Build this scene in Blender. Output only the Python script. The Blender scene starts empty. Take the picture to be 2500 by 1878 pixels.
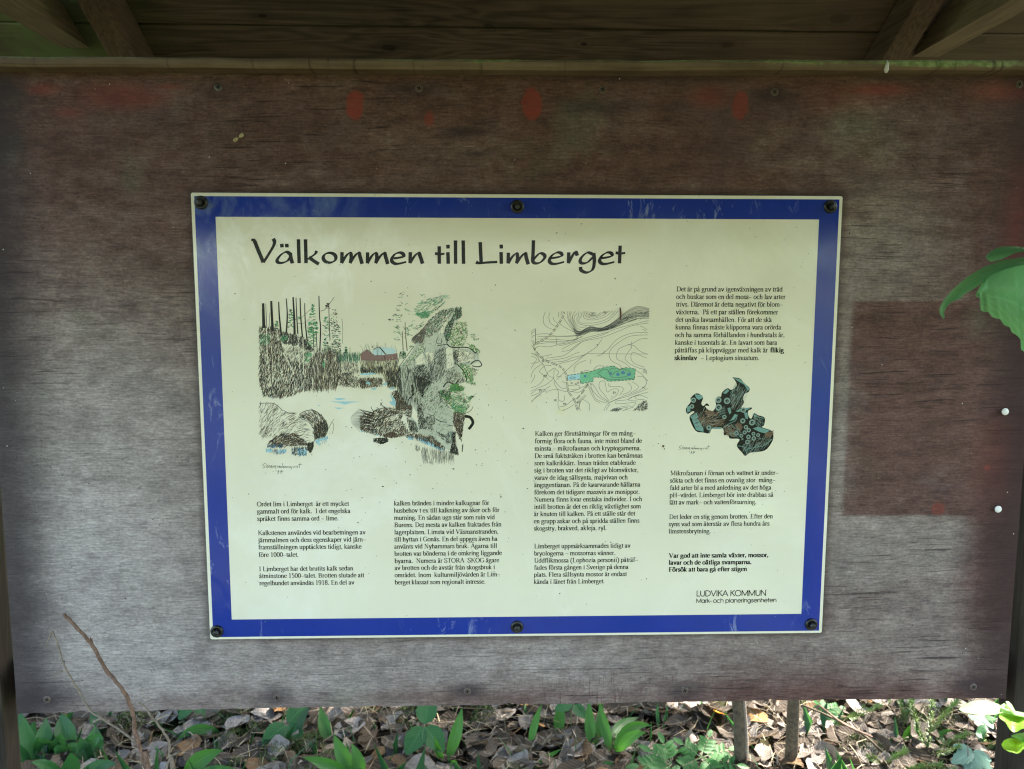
import bpy, bmesh, math, random
import numpy as np
from mathutils import Vector, Matrix, Euler
from mathutils.geometry import tessellate_polygon

random.seed(7)
rng = np.random.default_rng(11)
sc = bpy.context.scene
COL = sc.collection

# ------------------------------------------------------------------ camera
SZ = 0.92                                   # height of the sign's centre above the ground
FPX = 1880.0                                # focal length in photograph pixels (2500 wide)
cam_d = bpy.data.cameras.new('camera')
cam = bpy.data.objects.new('camera', cam_d)
COL.objects.link(cam)
CAMP = Vector((-0.03296, -0.84254, SZ + 0.13600))
cam.location = CAMP
cam.rotation_euler = (math.radians(83.6538), math.radians(0.0), math.radians(-1.6292))
cam_d.sensor_fit = 'HORIZONTAL'
cam_d.sensor_width = 36.0
cam_d.lens = 36.0 * FPX / 2500.0
cam_d.clip_start = 0.02
cam_d.clip_end = 500.0
cam_d.dof.use_dof = True
cam_d.dof.focus_distance = 0.88
cam_d.dof.aperture_fstop = 11.0
sc.camera = cam
CR = Euler(cam.rotation_euler).to_matrix() @ Matrix.Rotation(math.radians(0.0913), 3, 'Z')
cam.rotation_euler = CR.to_euler()

# ------------------------------------------------------------------ light
SUN_EL, SUN_AZ = math.radians(47), math.radians(52)      # azimuth from +y towards +x
SUNV = Vector((math.sin(SUN_AZ) * math.cos(SUN_EL), math.cos(SUN_AZ) * math.cos(SUN_EL), math.sin(SUN_EL)))
world = bpy.data.worlds.new('World')
sc.world = world
world.use_nodes = True
wn = world.node_tree.nodes
wl = world.node_tree.links
wn.clear()
w_out = wn.new('ShaderNodeOutputWorld')
w_bg = wn.new('ShaderNodeBackground')
w_sky = wn.new('ShaderNodeTexSky')
w_sky.sky_type = 'NISHITA'
w_sky.sun_disc = False
w_sky.sun_elevation = SUN_EL
w_sky.sun_rotation = SUN_AZ
w_sky.air_density = 1.0
w_sky.dust_density = 2.5
w_sky.ozone_density = 0.6
w_bg.inputs['Strength'].default_value = 0.14
wl.new(w_sky.outputs[0], w_bg.inputs[0])
wl.new(w_bg.outputs[0], w_out.inputs[0])
sun_d = bpy.data.lights.new('sun', 'SUN')
sun_d.energy = 5.0
sun_d.angle = math.radians(0.53)
sun_d.color = (1.0, 0.94, 0.84)
sun = bpy.data.objects.new('sun', sun_d)
COL.objects.link(sun)
sun.location = SUNV * 30
sun.rotation_euler = SUNV.to_track_quat('Z', 'Y').to_euler()
sc.cycles.use_denoising = True
sc.cycles.denoising_input_passes = 'RGB_ALBEDO_NORMAL'
sc.cycles.denoising_prefilter = 'NONE'
sc.cycles.filter_width = 1.2
sc.view_settings.view_transform = 'Standard'
sc.view_settings.look = 'None'
sc.view_settings.gamma = 1.0
sc.view_settings.use_curve_mapping = False
sc.view_settings.exposure = 3.15

# ------------------------------------------------------------------ photo geometry
def ray(px, py):
    return CR @ Vector(((px - 1250.0) / FPX, -(py - 939.0) / FPX, -1.0))

def P(px, py, y=0.0):
    """point on the vertical plane at depth y seen at that place of the photograph"""
    d = ray(px, py)
    t = (y - CAMP.y) / d.y
    return CAMP + d * t

def G(px, py, z=0.0):
    d = ray(px, py)
    t = (z - CAMP.z) / d.z
    return CAMP + d * t

def to_px(p):
    c = CR.transposed() @ (Vector(p) - CAMP)
    if c.z > -1e-3:
        return None
    return 1250 + FPX * c.x / -c.z, 939 - FPX * c.y / -c.z

YB = 0.005                          # front of the plywood; the sign's face is at y = 0

def sx(px, py):                     # photograph pixel to (x, z) on the sign's face
    p = P(px, py, 0.0)
    return p.x, p.z

def bx(px, py):                     # photograph pixel to (x, z) on the plywood
    p = P(px, py, YB)
    return p.x, p.z

# ------------------------------------------------------------------ object helpers
def link(o, parent=None):
    COL.objects.link(o)
    if parent is not None:
        o.parent = parent
    return o

def thing(name, loc, label, cat, group=None):
    o = bpy.data.objects.new(name, None)
    o.empty_display_size = 0.05
    o.location = loc
    o['label'] = label
    o['category'] = cat
    if group:
        o['group'] = group
    return link(o)

def origin_of(o):
    v = Vector((0, 0, 0))
    while o is not None:
        v += Vector(o.location)
        o = o.parent
    return v

def mesh_obj(name, verts, faces, mat, parent=None, smooth=False, uvs=None, base=None):
    """verts in world space; they are stored relative to the parent"""
    off = origin_of(parent) if parent is not None else Vector((0, 0, 0))
    if base is not None:
        off = off + Vector(base) - off
    me = bpy.data.meshes.new(name)
    if isinstance(verts, np.ndarray):
        vv = (verts - np.array(off)).tolist()
    else:
        vv = [(v[0] - off.x, v[1] - off.y, v[2] - off.z) for v in verts]
    me.from_pydata(vv, [], faces)
    if uvs is not None:
        ul = me.uv_layers.new(name='UVMap')
        idx = np.empty(len(me.loops), dtype=np.int32)
        me.loops.foreach_get('vertex_index', idx)
        ul.data.foreach_set('uv', np.asarray(uvs, dtype=np.float32)[idx].ravel())
    if smooth:
        me.polygons.foreach_set('use_smooth', [True] * len(me.polygons))
    me.update()
    if mat is not None:
        me.materials.append(mat)
    o = bpy.data.objects.new(name, me)
    if base is not None and parent is None:
        o.location = base
    elif base is not None:
        o.location = Vector(base) - origin_of(parent)
    return link(o, parent)

class MB:
    """collects shapes into one mesh"""
    def __init__(s):
        s.v, s.f, s.uv = [], [], []
    def add(s, verts, faces, uv=None):
        n = len(s.v)
        s.v += [tuple(v) for v in verts]
        s.f += [tuple(i + n for i in f) for f in faces]
        s.uv += list(uv) if uv is not None else [(0, 0)] * len(verts)
    def build(s, name, mat, parent=None, smooth=False, base=None):
        return mesh_obj(name, s.v, s.f, mat, parent, smooth, s.uv, base)

def box_geo(cx, cy, cz, dx, dy, dz, bev=0.0, rot=None):
    bm = bmesh.new()
    bmesh.ops.create_cube(bm, size=1.0)
    bmesh.ops.scale(bm, vec=(dx, dy, dz), verts=bm.verts)
    if bev > 0:
        bmesh.ops.bevel(bm, geom=list(bm.edges), offset=bev, segments=2, affect='EDGES', profile=0.6)
    if rot is not None:
        bmesh.ops.rotate(bm, cent=(0, 0, 0), matrix=rot, verts=bm.verts)
    bmesh.ops.translate(bm, vec=(cx, cy, cz), verts=bm.verts)
    bm.verts.index_update()
    v = [tuple(x.co) for x in bm.verts]
    f = [tuple(x.index for x in q.verts) for q in bm.faces]
    bm.free()
    return v, f

def beam_between(a, b, wx, wz, bev=0.003):
    """square timber from a to b (axis along the line), wx wide across, wz deep"""
    a, b = Vector(a), Vector(b)
    d = (b - a)
    L = d.length
    d.normalize()
    side = d.cross(Vector((0, 0, 1)))
    if side.length < 1e-4:
        side = Vector((1, 0, 0))
    side.normalize()
    up = side.cross(d)
    M = Matrix((side, d, up)).transposed()
    c = (a + b) / 2
    return box_geo(c.x, c.y, c.z, wx, L, wz, bev, M)

def tube_geo(pts, radii, n=8, jitter=0.0):
    pts = [Vector(p) for p in pts]
    v, f, uv = [], [], []
    prev = None
    for i, p in enumerate(pts):
        t = (pts[min(i + 1, len(pts) - 1)] - pts[max(i - 1, 0)]).normalized()
        ref = Vector((0, 1, 0)) if abs(t.y) < 0.9 else Vector((1, 0, 0))
        if prev is not None:
            ref = prev
        u = (ref - t * ref.dot(t)).normalized()
        prev = u
        w = t.cross(u)
        for k in range(n):
            a = 2 * math.pi * k / n
            r = radii[i] * (1 + jitter * random.uniform(-1, 1))
            v.append(p + (u * math.cos(a) + w * math.sin(a)) * r)
            uv.append((k / n, i / max(1, len(pts) - 1)))
    for i in range(len(pts) - 1):
        for k in range(n):
            a, b = i * n + k, i * n + (k + 1) % n
            f.append((a, b, b + n, a + n))
    f.append(tuple(range(n - 1, -1, -1)))
    e = (len(pts) - 1) * n
    f.append(tuple(range(e, e + n)))
    return v, f, uv

def spline(pts, k=6):
    """Catmull-Rom through the points"""
    pts = [tuple(p) for p in pts]
    if len(pts) < 3:
        return [tuple(a + (b - a) * t / k for a, b in zip(pts[0], pts[1])) for t in range(k + 1)]
    q = [pts[0]] + pts + [pts[-1]]
    out = []
    for i in range(1, len(q) - 2):
        p0, p1, p2, p3 = q[i - 1], q[i], q[i + 1], q[i + 2]
        for t in range(k):
            s = t / k
            out.append(tuple(0.5 * (2 * b + (c - a) * s + (2 * a - 5 * b + 4 * c - d) * s * s + (3 * b - a - 3 * c + d) * s ** 3)
                             for a, b, c, d in zip(p0, p1, p2, p3)))
    out.append(pts[-1])
    return out

# ------------------------------------------------------------------ materials
class NT:
    def __init__(s, name):
        s.m = bpy.data.materials.new(name)
        s.m.use_nodes = True
        s.t = s.m.node_tree
        s.t.nodes.clear()
        s.out = s.t.nodes.new('ShaderNodeOutputMaterial')
        s.geo = s.t.nodes.new('ShaderNodeNewGeometry')
        s._obj = None
    def n(s, kind, **kw):
        x = s.t.nodes.new(kind)
        for k, v in kw.items():
            setattr(x, k, v)
        return x
    def put(s, sock, v):
        if isinstance(v, bpy.types.NodeSocket):
            s.t.links.new(v, sock)
        elif v is not None:
            if sock.type == 'RGBA' and len(v) == 3:
                v = (*v, 1.0)
            sock.default_value = v
    @property
    def pos(s):
        return s.geo.outputs['Position']
    def obj(s, which):
        if s._obj is None:
            s._obj = s.n('ShaderNodeObjectInfo')
        return s._obj.outputs[which]
    def coord(s, which='Object'):
        return s.n('ShaderNodeTexCoord').outputs[which]
    def math(s, op, a, b=None, c=None, clamp=False):
        x = s.n('ShaderNodeMath', operation=op, use_clamp=clamp)
        s.put(x.inputs[0], a)
        if b is not None:
            s.put(x.inputs[1], b)
        if c is not None:
            s.put(x.inputs[2], c)
        return x.outputs[0]
    def add(s, a, b): return s.math('ADD', a, b)
    def sub(s, a, b): return s.math('SUBTRACT', a, b)
    def mul(s, a, b): return s.math('MULTIPLY', a, b)
    def mx(s, a, b): return s.math('MAXIMUM', a, b)
    def sep(s, v):
        x = s.n('ShaderNodeSeparateXYZ')
        s.put(x.inputs[0], v)
        return x.outputs
    def map(s, vec, scale=(1, 1, 1), loc=(0, 0, 0), rot=(0, 0, 0)):
        x = s.n('ShaderNodeMapping')
        s.put(x.inputs['Vector'], vec)
        x.inputs['Scale'].default_value = scale
        x.inputs['Location'].default_value = loc
        x.inputs['Rotation'].default_value = rot
        return x.outputs[0]
    def noise(s, vec, scale, detail=4, rough=0.55, dist=0.0, col=False):
        x = s.n('ShaderNodeTexNoise')
        s.put(x.inputs['Vector'], vec)
        x.inputs['Scale'].default_value = scale
        x.inputs['Detail'].default_value = detail
        x.inputs['Roughness'].default_value = rough
        x.inputs['Distortion'].default_value = dist
        return x.outputs['Color' if col else 'Fac']
    def voro(s, vec, scale, feature='F1', out='Distance', rnd=1.0):
        x = s.n('ShaderNodeTexVoronoi', feature=feature)
        s.put(x.inputs['Vector'], vec)
        x.inputs['Scale'].default_value = scale
        x.inputs['Randomness'].default_value = rnd
        return x.outputs[out]
    def smooth(s, v, a, b, lo=0.0, hi=1.0):
        x = s.n('ShaderNodeMapRange', interpolation_type='SMOOTHSTEP')
        s.put(x.inputs['Value'], v)
        for k, q in (('From Min', a), ('From Max', b), ('To Min', lo), ('To Max', hi)):
            s.put(x.inputs[k], q)
        return x.outputs[0]
    def lin(s, v, a, b, lo=0.0, hi=1.0):
        x = s.n('ShaderNodeMapRange')
        s.put(x.inputs['Value'], v)
        for k, q in (('From Min', a), ('From Max', b), ('To Min', lo), ('To Max', hi)):
            s.put(x.inputs[k], q)
        return x.outputs[0]
    def mix(s, fac, a, b, blend='MIX'):
        x = s.n('ShaderNodeMix', data_type='RGBA', blend_type=blend)
        s.put(x.inputs[0], fac)
        s.put(x.inputs[6], a)
        s.put(x.inputs[7], b)
        return x.outputs[2]
    def ramp(s, fac, stops):
        x = s.n('ShaderNodeValToRGB')
        s.put(x.inputs[0], fac)
        e = x.color_ramp.elements
        while len(e) < len(stops):
            e.new(0.5)
        for q, (p, c) in zip(e, stops):
            q.position = p
            q.color = (*c, 1.0) if len(c) == 3 else c
        return x.outputs[0]
    def ell(s, xx, zz, cx, cz, rx, rz, soft=1.0):
        """1 inside an ellipse in the board's plane, fading to 0 at its rim"""
        dx = s.math('DIVIDE', s.sub(xx, cx), rx)
        dz = s.math('DIVIDE', s.sub(zz, cz), rz)
        d = s.math('SQRT', s.add(s.mul(dx, dx), s.mul(dz, dz)))
        return s.smooth(d, 1.0, 1.0 - soft)
    def bump(s, h, strength=0.3, dist=0.002, nrm=None):
        x = s.n('ShaderNodeBump')
        x.inputs['Strength'].default_value = strength
        x.inputs['Distance'].default_value = dist
        s.put(x.inputs['Height'], h)
        if nrm is not None:
            s.put(x.inputs['Normal'], nrm)
        return x.outputs[0]
    def pbr(s, col, rough=0.6, nrm=None, spec=0.5, metal=0.0, **kw):
        b = s.n('ShaderNodeBsdfPrincipled')
        s.put(b.inputs['Base Color'], col)
        s.put(b.inputs['Roughness'], rough)
        s.put(b.inputs['Specular IOR Level'], spec)
        s.put(b.inputs['Metallic'], metal)
        for k, v in kw.items():
            s.put(b.inputs[k], v)
        if nrm is not None:
            s.put(b.inputs['Normal'], nrm)
        return b.outputs[0]
    def end(s, shader):
        s.t.links.new(shader, s.out.inputs['Surface'])
        return s.m
    def trans(s, shader, col, fac, nrm=None):
        t = s.n('ShaderNodeBsdfTranslucent')
        s.put(t.inputs['Color'], col)
        if nrm is not None:
            s.put(t.inputs['Normal'], nrm)
        x = s.n('ShaderNodeMixShader')
        s.put(x.inputs[0], fac)
        s.t.links.new(shader, x.inputs[1])
        s.t.links.new(t.outputs[0], x.inputs[2])
        return x.outputs[0]

def mat_plain(name, col, rough=0.6, metal=0.0, var=0.25, scale=60, spec=0.5, bump=0.1):
    n = NT(name)
    q = n.noise(n.pos, scale, 4, 0.6)
    c = n.mix(n.lin(q, 0.3, 0.7), tuple(x * (1 - var) for x in col), tuple(min(1, x * (1 + var)) for x in col))
    return n.end(n.pbr(c, n.lin(q, 0.3, 0.7, rough - 0.08, rough + 0.08), n.bump(q, bump, 0.0008), spec, metal))
# ------------------------------------------------------------------ plywood board
def mat_board():
    n = NT('weathered_plywood')
    pos = n.pos
    x, _, z = n.sep(pos)
    zt, zb = bx(1250, 180)[1], bx(1250, 1715)[1]
    grain_w = n.noise(n.map(pos, (2.2, 1, 9)), 1.0, 3, 0.5)
    wob = n.map(pos, (1, 1, 1))
    # wavy coordinate so that the veneer's figure is not ruler straight
    zz = n.add(z, n.mul(n.sub(grain_w, 0.5), 0.035))
    comb = n.n('ShaderNodeCombineXYZ')
    n.put(comb.inputs[0], x); n.put(comb.inputs[2], zz)
    gv = comb.outputs[0]
    g1 = n.noise(n.map(gv, (9, 1, 90)), 1.0, 6, 0.68)
    g2 = n.noise(n.map(gv, (60, 1, 460)), 1.0, 4, 0.6)
    g3 = n.noise(n.map(pos, (9, 1, 30)), 1.0, 6, 0.65)
    mott = n.noise(n.map(pos, (34, 1, 52)), 1.0, 7, 0.74)
    big = n.noise(n.map(pos, (2.6, 1, 3.6), (3.1, 0, 1.7)), 1.0, 4, 0.6)
    # weathering: 0 = the old red brown stain is left, 1 = bare grey wood
    hgt = n.lin(z, zt, zb, 0.0, 1.0)
    w = n.mul(n.smooth(hgt, 0.04, 0.74), n.lin(x, -.55, .55, 1.08, .78))
    w = n.add(w, n.mul(n.sub(big, 0.5), 1.0))
    w = n.add(w, n.mul(n.sub(g3, 0.5), 0.65))
    w = n.add(w, n.mul(n.sub(mott, 0.5), 0.65))
    xr0 = bx(2330, 700)[0]; xr1 = bx(2480, 700)[0]
    w = n.sub(w, n.mul(n.smooth(x, xr0, xr1), n.smooth(hgt, 0.98, 0.75, 0.35, 0.95)))
    # grey, rubbed zone at the upper right and left of the sign
    for (px, py, rx, rz, a) in ((2010, 330, .17, .07, .30), (1530, 300, .12, .05, .22), (2150, 600, .10, .11, .62), (2065, 950, .035, .24, .45), (2250, 1330, .11, .05, .30),
                                (2060, 1350, .10, .06, .25), (200, 1000, .16, .2, .45), (250, 1480, .2, .16, .35)):
        cx, cz = bx(px, py)
        w = n.add(w, n.mul(n.ell(x, z, cx, cz, rx, rz, 1.0), a))
    cx, cz = bx(2000, 1690)
    w = n.sub(w, n.mul(n.ell(x, z, cx, cz, 0.30, 0.07, 1.0), 0.6))
    cx, cz = bx(1150, 1700)
    w = n.sub(w, n.mul(n.ell(x, z, cx, cz, 0.22, 0.022, 1.0), 0.35))
    w = n.sub(w, n.mul(n.smooth(n.add(hgt, n.mul(n.sub(g3, .5), .06)), .945, 1.01), .42))
    # the paper that once hung here kept the stain
    x0, z1 = bx(2086, 736); x1, z0 = bx(2446, 1257)
    e = 0.0025
    rect = n.mul(n.mul(n.smooth(x, x0 - e - .004, x0 + e), n.smooth(x, x1 + e, x1 - e)),
                 n.mul(n.smooth(z, z0 - e, z0 + e), n.smooth(z, z1 + e, z1 - e)))
    w = n.sub(w, n.mul(rect, n.lin(g3, 0.3, 0.7, 0.86, 0.74)))
    w = n.math('MINIMUM', n.mx(w, 0.0), 1.0)
    stain = n.ramp(n.add(n.mul(g1, 0.4), n.mul(mott, 0.6)), [(0.30, (.058, .032, .026)), (0.5, (.122, .066, .056)), (0.72, (.188, .112, .096))])
    grey = n.ramp(n.add(n.mul(g1, 0.35), n.mul(mott, 0.65)), [(0.30, (.130, .106, .095)), (0.5, (.252, .206, .187)), (0.70, (.370, .318, .280))])
    silver_glow = 0.0  # paler weathered wood, raised further to paint in a glow at the lower left
    for (px, py, rx, rz, a) in ((230, 1330, .19, .27, .85), (330, 1580, .24, .11, .75), (700, 1640, .22, .05, .45), (1250, 1610, .30, .05, .40), (330, 1010, .16, .12, .45)):
        cx, cz = bx(px, py)
        silver_glow = n.mx(silver_glow, n.mul(n.ell(n.add(x, n.mul(n.sub(g3, .5), .09)), n.add(z, n.mul(n.sub(big, .5), .10)), cx, cz, rx, rz, 1.0), a))
    grey = n.mix(silver_glow, grey, n.ramp(n.add(n.mul(g1, 0.35), n.mul(mott, 0.65)), [(0.30, (.235, .205, .192)), (0.5, (.395, .350, .328)), (0.70, (.52, .470, .442))]))
    col = n.mix(w, stain, grey)
    # faint green and violet tints of algae and old dye
    col = n.mix(n.mul(n.smooth(n.noise(pos, 7, 4, .6), .56, .74), .30), col, (.16, .20, .135))
    col = n.mix(n.mul(n.smooth(n.noise(n.map(pos, (1, 1, 1), (5, 3, 1)), 6, 4, .6), .57, .74), .30), col, (.13, .095, .115))
    # fine fibres and open cracks along the grain
    col = n.mix(1.0, col, n.lin(g2, .30, .70, 1.18, .74), 'MULTIPLY')
    g4 = n.noise(n.map(gv, (85, 1, 640), (2.2, 0, 5.1)), 1.0, 3, .6)
    col = n.mix(1.0, col, n.lin(g4, .32, .68, 1.16, .78), 'MULTIPLY')
    g5 = n.noise(n.map(pos, (260, 1, 420), (1, 0, 8)), 1.0, 3, .65)
    col = n.mix(1.0, col, n.lin(g5, .30, .70, .74, 1.22), 'MULTIPLY')
    blot = n.noise(n.map(pos, (9, 1, 20), (2, 0, 6)), 1.0, 6, .7)
    col = n.mix(1.0, col, n.lin(blot, .32, .68, .82, 1.13), 'MULTIPLY')
    col = n.mix(n.mul(n.smooth(n.noise(n.map(pos, (6, 1, 9), (7, 0, 1)), 1.0, 5, .7), .52, .70), .40), col, (.085, .058, .066))
    ck = n.noise(n.map(gv, (3.2, 1, 210), (1.3, 0, .7)), 1.0, 2, .5)
    ck2 = n.noise(n.map(gv, (13, 1, 430), (4.3, 0, 2.7)), 1.0, 2, .5)
    patchy = n.smooth(n.noise(n.map(pos, (3, 1, 6), (9, 0, 4)), 1.0, 3, .5), .42, .62)
    crack = n.mx(n.mul(n.smooth(ck, .70, .74), .8), n.mul(n.smooth(ck2, .605, .665), n.lin(patchy, 0, 1, .12, 1.0)))
    col = n.mix(n.mul(crack, n.sub(.72, n.mul(silver_glow, .55))), col, (.016, .012, .012))
    # dark rim around the sign: grime, plus its contact shadow painted in
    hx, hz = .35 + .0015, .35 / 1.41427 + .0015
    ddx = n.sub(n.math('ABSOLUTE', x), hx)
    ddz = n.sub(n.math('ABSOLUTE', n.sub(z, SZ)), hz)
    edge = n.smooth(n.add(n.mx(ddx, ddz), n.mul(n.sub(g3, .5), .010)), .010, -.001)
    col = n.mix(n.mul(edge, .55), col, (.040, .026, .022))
    # stains and screw halos; dark strips under the rail
    dark = 0.0
    for (px, py, rx, ry, a) in ((1125, 322, 95, 20, .8), (533, 222, 75, 34, .55), (1010, 217, 110, 26, .65), (1440, 262, 130, 36, .55),
                                (1890, 232, 95, 30, .75), (2280, 185, 300, 24, .45), (1560, 190, 420, 22, .6), (12, 215, 70, 40, .7), (2490, 215, 60, 45, .7),
                                (110, 1700, 150, 60, .9), (676, 1700, 75, 44, .75), (1141, 1688, 75, 38, .7), (1672, 1688, 90, 44, .8),
                                (2378, 1675, 95, 44, .85), (2040, 585, 60, 10, .3), (1160, 375, 60, 10, .5), (20, 340, 70, 60, .4), (1180, 300, 60, 20, .35)):
        cx, cz = bx(px, py)
        k = 0.000455
        dark = n.mx(dark, n.mul(n.ell(x, z, cx, cz, rx * k, ry * k, 1.0), a))
    dark = n.mul(dark, n.lin(g3, .3, .65, .5, 1.15))
    col = n.mix(n.math('MINIMUM', dark, 1.0), col, (.030, .024, .030))
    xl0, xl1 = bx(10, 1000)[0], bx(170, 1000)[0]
    le = n.smooth(n.add(x, n.mul(n.sub(g3, .5), .035)), xl1, xl0)  # stained left edge, darkened further to paint in vignetting
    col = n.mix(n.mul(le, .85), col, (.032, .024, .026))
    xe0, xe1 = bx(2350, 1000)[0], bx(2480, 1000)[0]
    re = n.smooth(n.add(x, n.mul(n.sub(g3, .5), .03)), xe0, xe1)  # right edge likewise: stain plus painted vignetting
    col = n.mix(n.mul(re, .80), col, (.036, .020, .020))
    # rests of brighter red paint
    red = 0.0
    for (px, py, rx, ry, a, so) in ((868, 257, 24, 40, .95, .30), (1298, 254, 28, 42, .95, .25), (1807, 258, 24, 40, .8, .35), (1049, 290, 17, 24, .75, .6),
                                    (2291, 1243, 19, 21, .55, .4), (2410, 1142, 12, 10, .6, .5), (300, 235, 170, 46, .55, 1), (110, 218, 60, 22, .6, 1),
                                    (410, 212, 60, 12, .5, 1), (2135, 220, 150, 26, .62, 1), (1735, 238, 75, 40, .5, 1), (2440, 225, 130, 40, .45, 1),
                                    (2060, 240, 160, 60, .25, 1), (170, 275, 60, 20, .4, 1), (2480, 560, 60, 260, .3, 1), (2420, 1120, 90, 220, .18, 1)):
        cx, cz = bx(px, py)
        k = 0.000455
        wx = n.add(x, n.mul(n.sub(n.noise(pos, 70, 4, .7), .5), .013))
        red = n.mx(red, n.mul(n.ell(wx, z, cx, cz, rx * k, ry * k, so), a))
    red = n.mul(red, n.mul(n.lin(g1, .3, .65, .60, 1.1), n.lin(mott, .35, .6, .7, 1.05)))
    col = n.mix(n.math('MINIMUM', red, 1.0), col, (.25, .046, .032))
    # rootlets that once crept up from the lower edge
    rv = n.noise(n.map(pos, (420, 1, 38), (2, 0, 3)), 1.0, 3, .6, .6)
    cx, cz = bx(1440, 1700)
    rm = n.mul(n.smooth(rv, .57, .66), n.mx(n.ell(x, z, cx, cz, .14, .045, .7), n.ell(x, z, bx(1620, 1690)[0], bx(1620, 1690)[1], .06, .055, .8)))
    col = n.mix(n.mul(rm, .6), col, (.085, .035, .035))
    # tiny specks of lichen and dirt
    sp = n.voro(n.map(pos, (1, 1, 1)), 110)
    col = n.mix(n.mul(n.smooth(sp, .10, .05), n.smooth(n.noise(pos, 30, 2, .5), .5, .6)), col, (.02, .018, .016))
    sp2 = n.voro(n.map(pos, (1, 1, 1), (3, 2, 1)), 75)
    col = n.mix(n.mul(n.smooth(sp2, .07, .035), n.smooth(n.noise(pos, 22, 2, .5), .52, .62)), col, (.45, .44, .38))
    h = n.sub(n.add(n.mul(g1, .5), n.mul(g2, .6)), n.mul(crack, 1.2))
    return n.end(n.pbr(col, .82, n.bump(h, .45, .0008), .22))

def mat_timber(name, dark, mid, light, along='X', green=0.0, rough=.75, seedloc=(0, 0, 0)):
    """sawn boards: long fibres along one axis of the object, a few knots"""
    n = NT(name)
    oc = n.coord('Object')
    r = n.obj('Random')
    shift = n.n('ShaderNodeVectorMath', operation='ADD')
    cb = n.n('ShaderNodeCombineXYZ')
    for i in range(3):
        n.put(cb.inputs[i], n.mul(r, (7.0, 13.0, 5.0)[i]))
    n.put(shift.inputs[0], oc); n.put(shift.inputs[1], cb.outputs[0])
    v = shift.outputs[0]
    sc_a = {'X': (1.4, 16, 16), 'Y': (16, 1.4, 16), 'Z': (16, 16, 1.4)}[along]
    sc_b = {'X': (6, 230, 230), 'Y': (230, 6, 230), 'Z': (230, 230, 6)}[along]
    fig = n.noise(n.map(v, sc_a), 1.0, 3, .55, .9)
    rings = n.math('SINE', n.mul(fig, 70.0))
    fine = n.noise(n.map(v, sc_b), 1.0, 4, .6)
    big = n.noise(v, 5.0, 4, .6)
    f = n.add(n.add(n.mul(rings, .05 if along == 'Y' else .10), n.mul(fine, .55)), n.mul(big, .45))
    col = n.ramp(f, [(.30, dark), (.50, mid), (.72, light)])
    kn = n.voro(n.map(v, {'X': (2.2, 9, 9), 'Y': (9, 2.2, 9), 'Z': (9, 9, 2.2)}[along]), 1.0)
    knot = n.smooth(kn, .10, .05)
    col = n.mix(n.mul(knot, .7), col, tuple(c * .35 for c in dark))
    if name == 'roof_boards':
        for (kx, ky, kr) in ((950, 118, .011), (1775, 110, .011), (2050, 47, .016), (1425, 108, .006), (1192, 66, .009), (2385, 100, .015), (640, 40, .008)):
            d = ray(kx, ky)
            kp = CAMP + d * (1.2 / (d.z + math.tan(math.radians(29.4)) * d.y))
            dv = n.n('ShaderNodeVectorMath', operation='SUBTRACT')
            n.put(dv.inputs[0], n.pos); dv.inputs[1].default_value = tuple(kp)
            ln = n.n('ShaderNodeVectorMath', operation='LENGTH')
            n.put(ln.inputs[0], n.map(dv.outputs[0], (.55, 1, 1)))
            dd = n.add(ln.outputs['Value'], n.mul(n.sub(n.noise(n.pos, 90, 2, .5), .5), .006))
            rg = n.math('SINE', n.mul(dd, 900.0))
            col = n.mix(n.mul(n.smooth(dd, kr * 2.4, kr), n.lin(rg, -1, 1, .15, .45)), col, dark)
            col = n.mix(n.mul(n.smooth(dd, kr * .75, kr * .45), .85), col, tuple(c * .3 for c in dark))
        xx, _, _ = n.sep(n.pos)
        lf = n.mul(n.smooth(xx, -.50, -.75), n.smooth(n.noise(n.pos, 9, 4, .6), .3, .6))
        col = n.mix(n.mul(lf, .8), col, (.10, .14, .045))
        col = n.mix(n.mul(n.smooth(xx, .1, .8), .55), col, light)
    if green > 0:
        gm = n.smooth(n.noise(n.pos, 8, 5, .65), .50, .68)
        col = n.mix(n.mul(gm, green), col, (.095, .125, .045))
    return n.end(n.pbr(col, rough, n.bump(n.add(fine, n.mul(rings, .15)), .35, .0008), .25))

def mat_rail():
    n = NT('algae_covered_rail')
    pos = n.pos
    x, y, z = n.sep(pos)
    fine = n.noise(n.map(pos, (7, 160, 160)), 1.0, 4, .6)
    big = n.noise(pos, 14, 5, .65)
    col = n.ramp(n.add(n.mul(fine, .5), n.mul(big, .5)), [(.3, (.075, .050, .032)), (.5, (.16, .115, .075)), (.7, (.24, .18, .12))])
    ztop = sx(1250, 147)[1]
    band = n.add(n.sub(ztop, z), n.mul(n.sub(n.noise(n.map(pos, (26, 26, 40)), 1.0, 5, .7), .5), .014))
    thick = n.lin(n.noise(n.map(pos, (3, 3, 3)), 1.0, 2, .5), .35, .65, .0015, .0075)
    rsh = n.smooth(x, -.1, .45, .0, .0015)
    alg = n.smooth(n.sub(band, n.add(thick, rsh)), .0015, -.0015)
    ac = n.mix(n.smooth(n.noise(pos, 160, 3, .6), .35, .65), (.15, .20, .065), (.27, .33, .14))
    col = n.mix(n.mul(alg, n.lin(big, .38, .58, .10, .95)), col, ac)
    dk = n.noise(n.map(pos, (60, 1, 8)), 1.0, 3, .6)
    col = n.mix(n.mul(n.smooth(dk, .60, .70), .6), col, (.02, .014, .010))
    return n.end(n.pbr(col, .8, n.bump(n.add(fine, big), .4, .001), .2))

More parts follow.
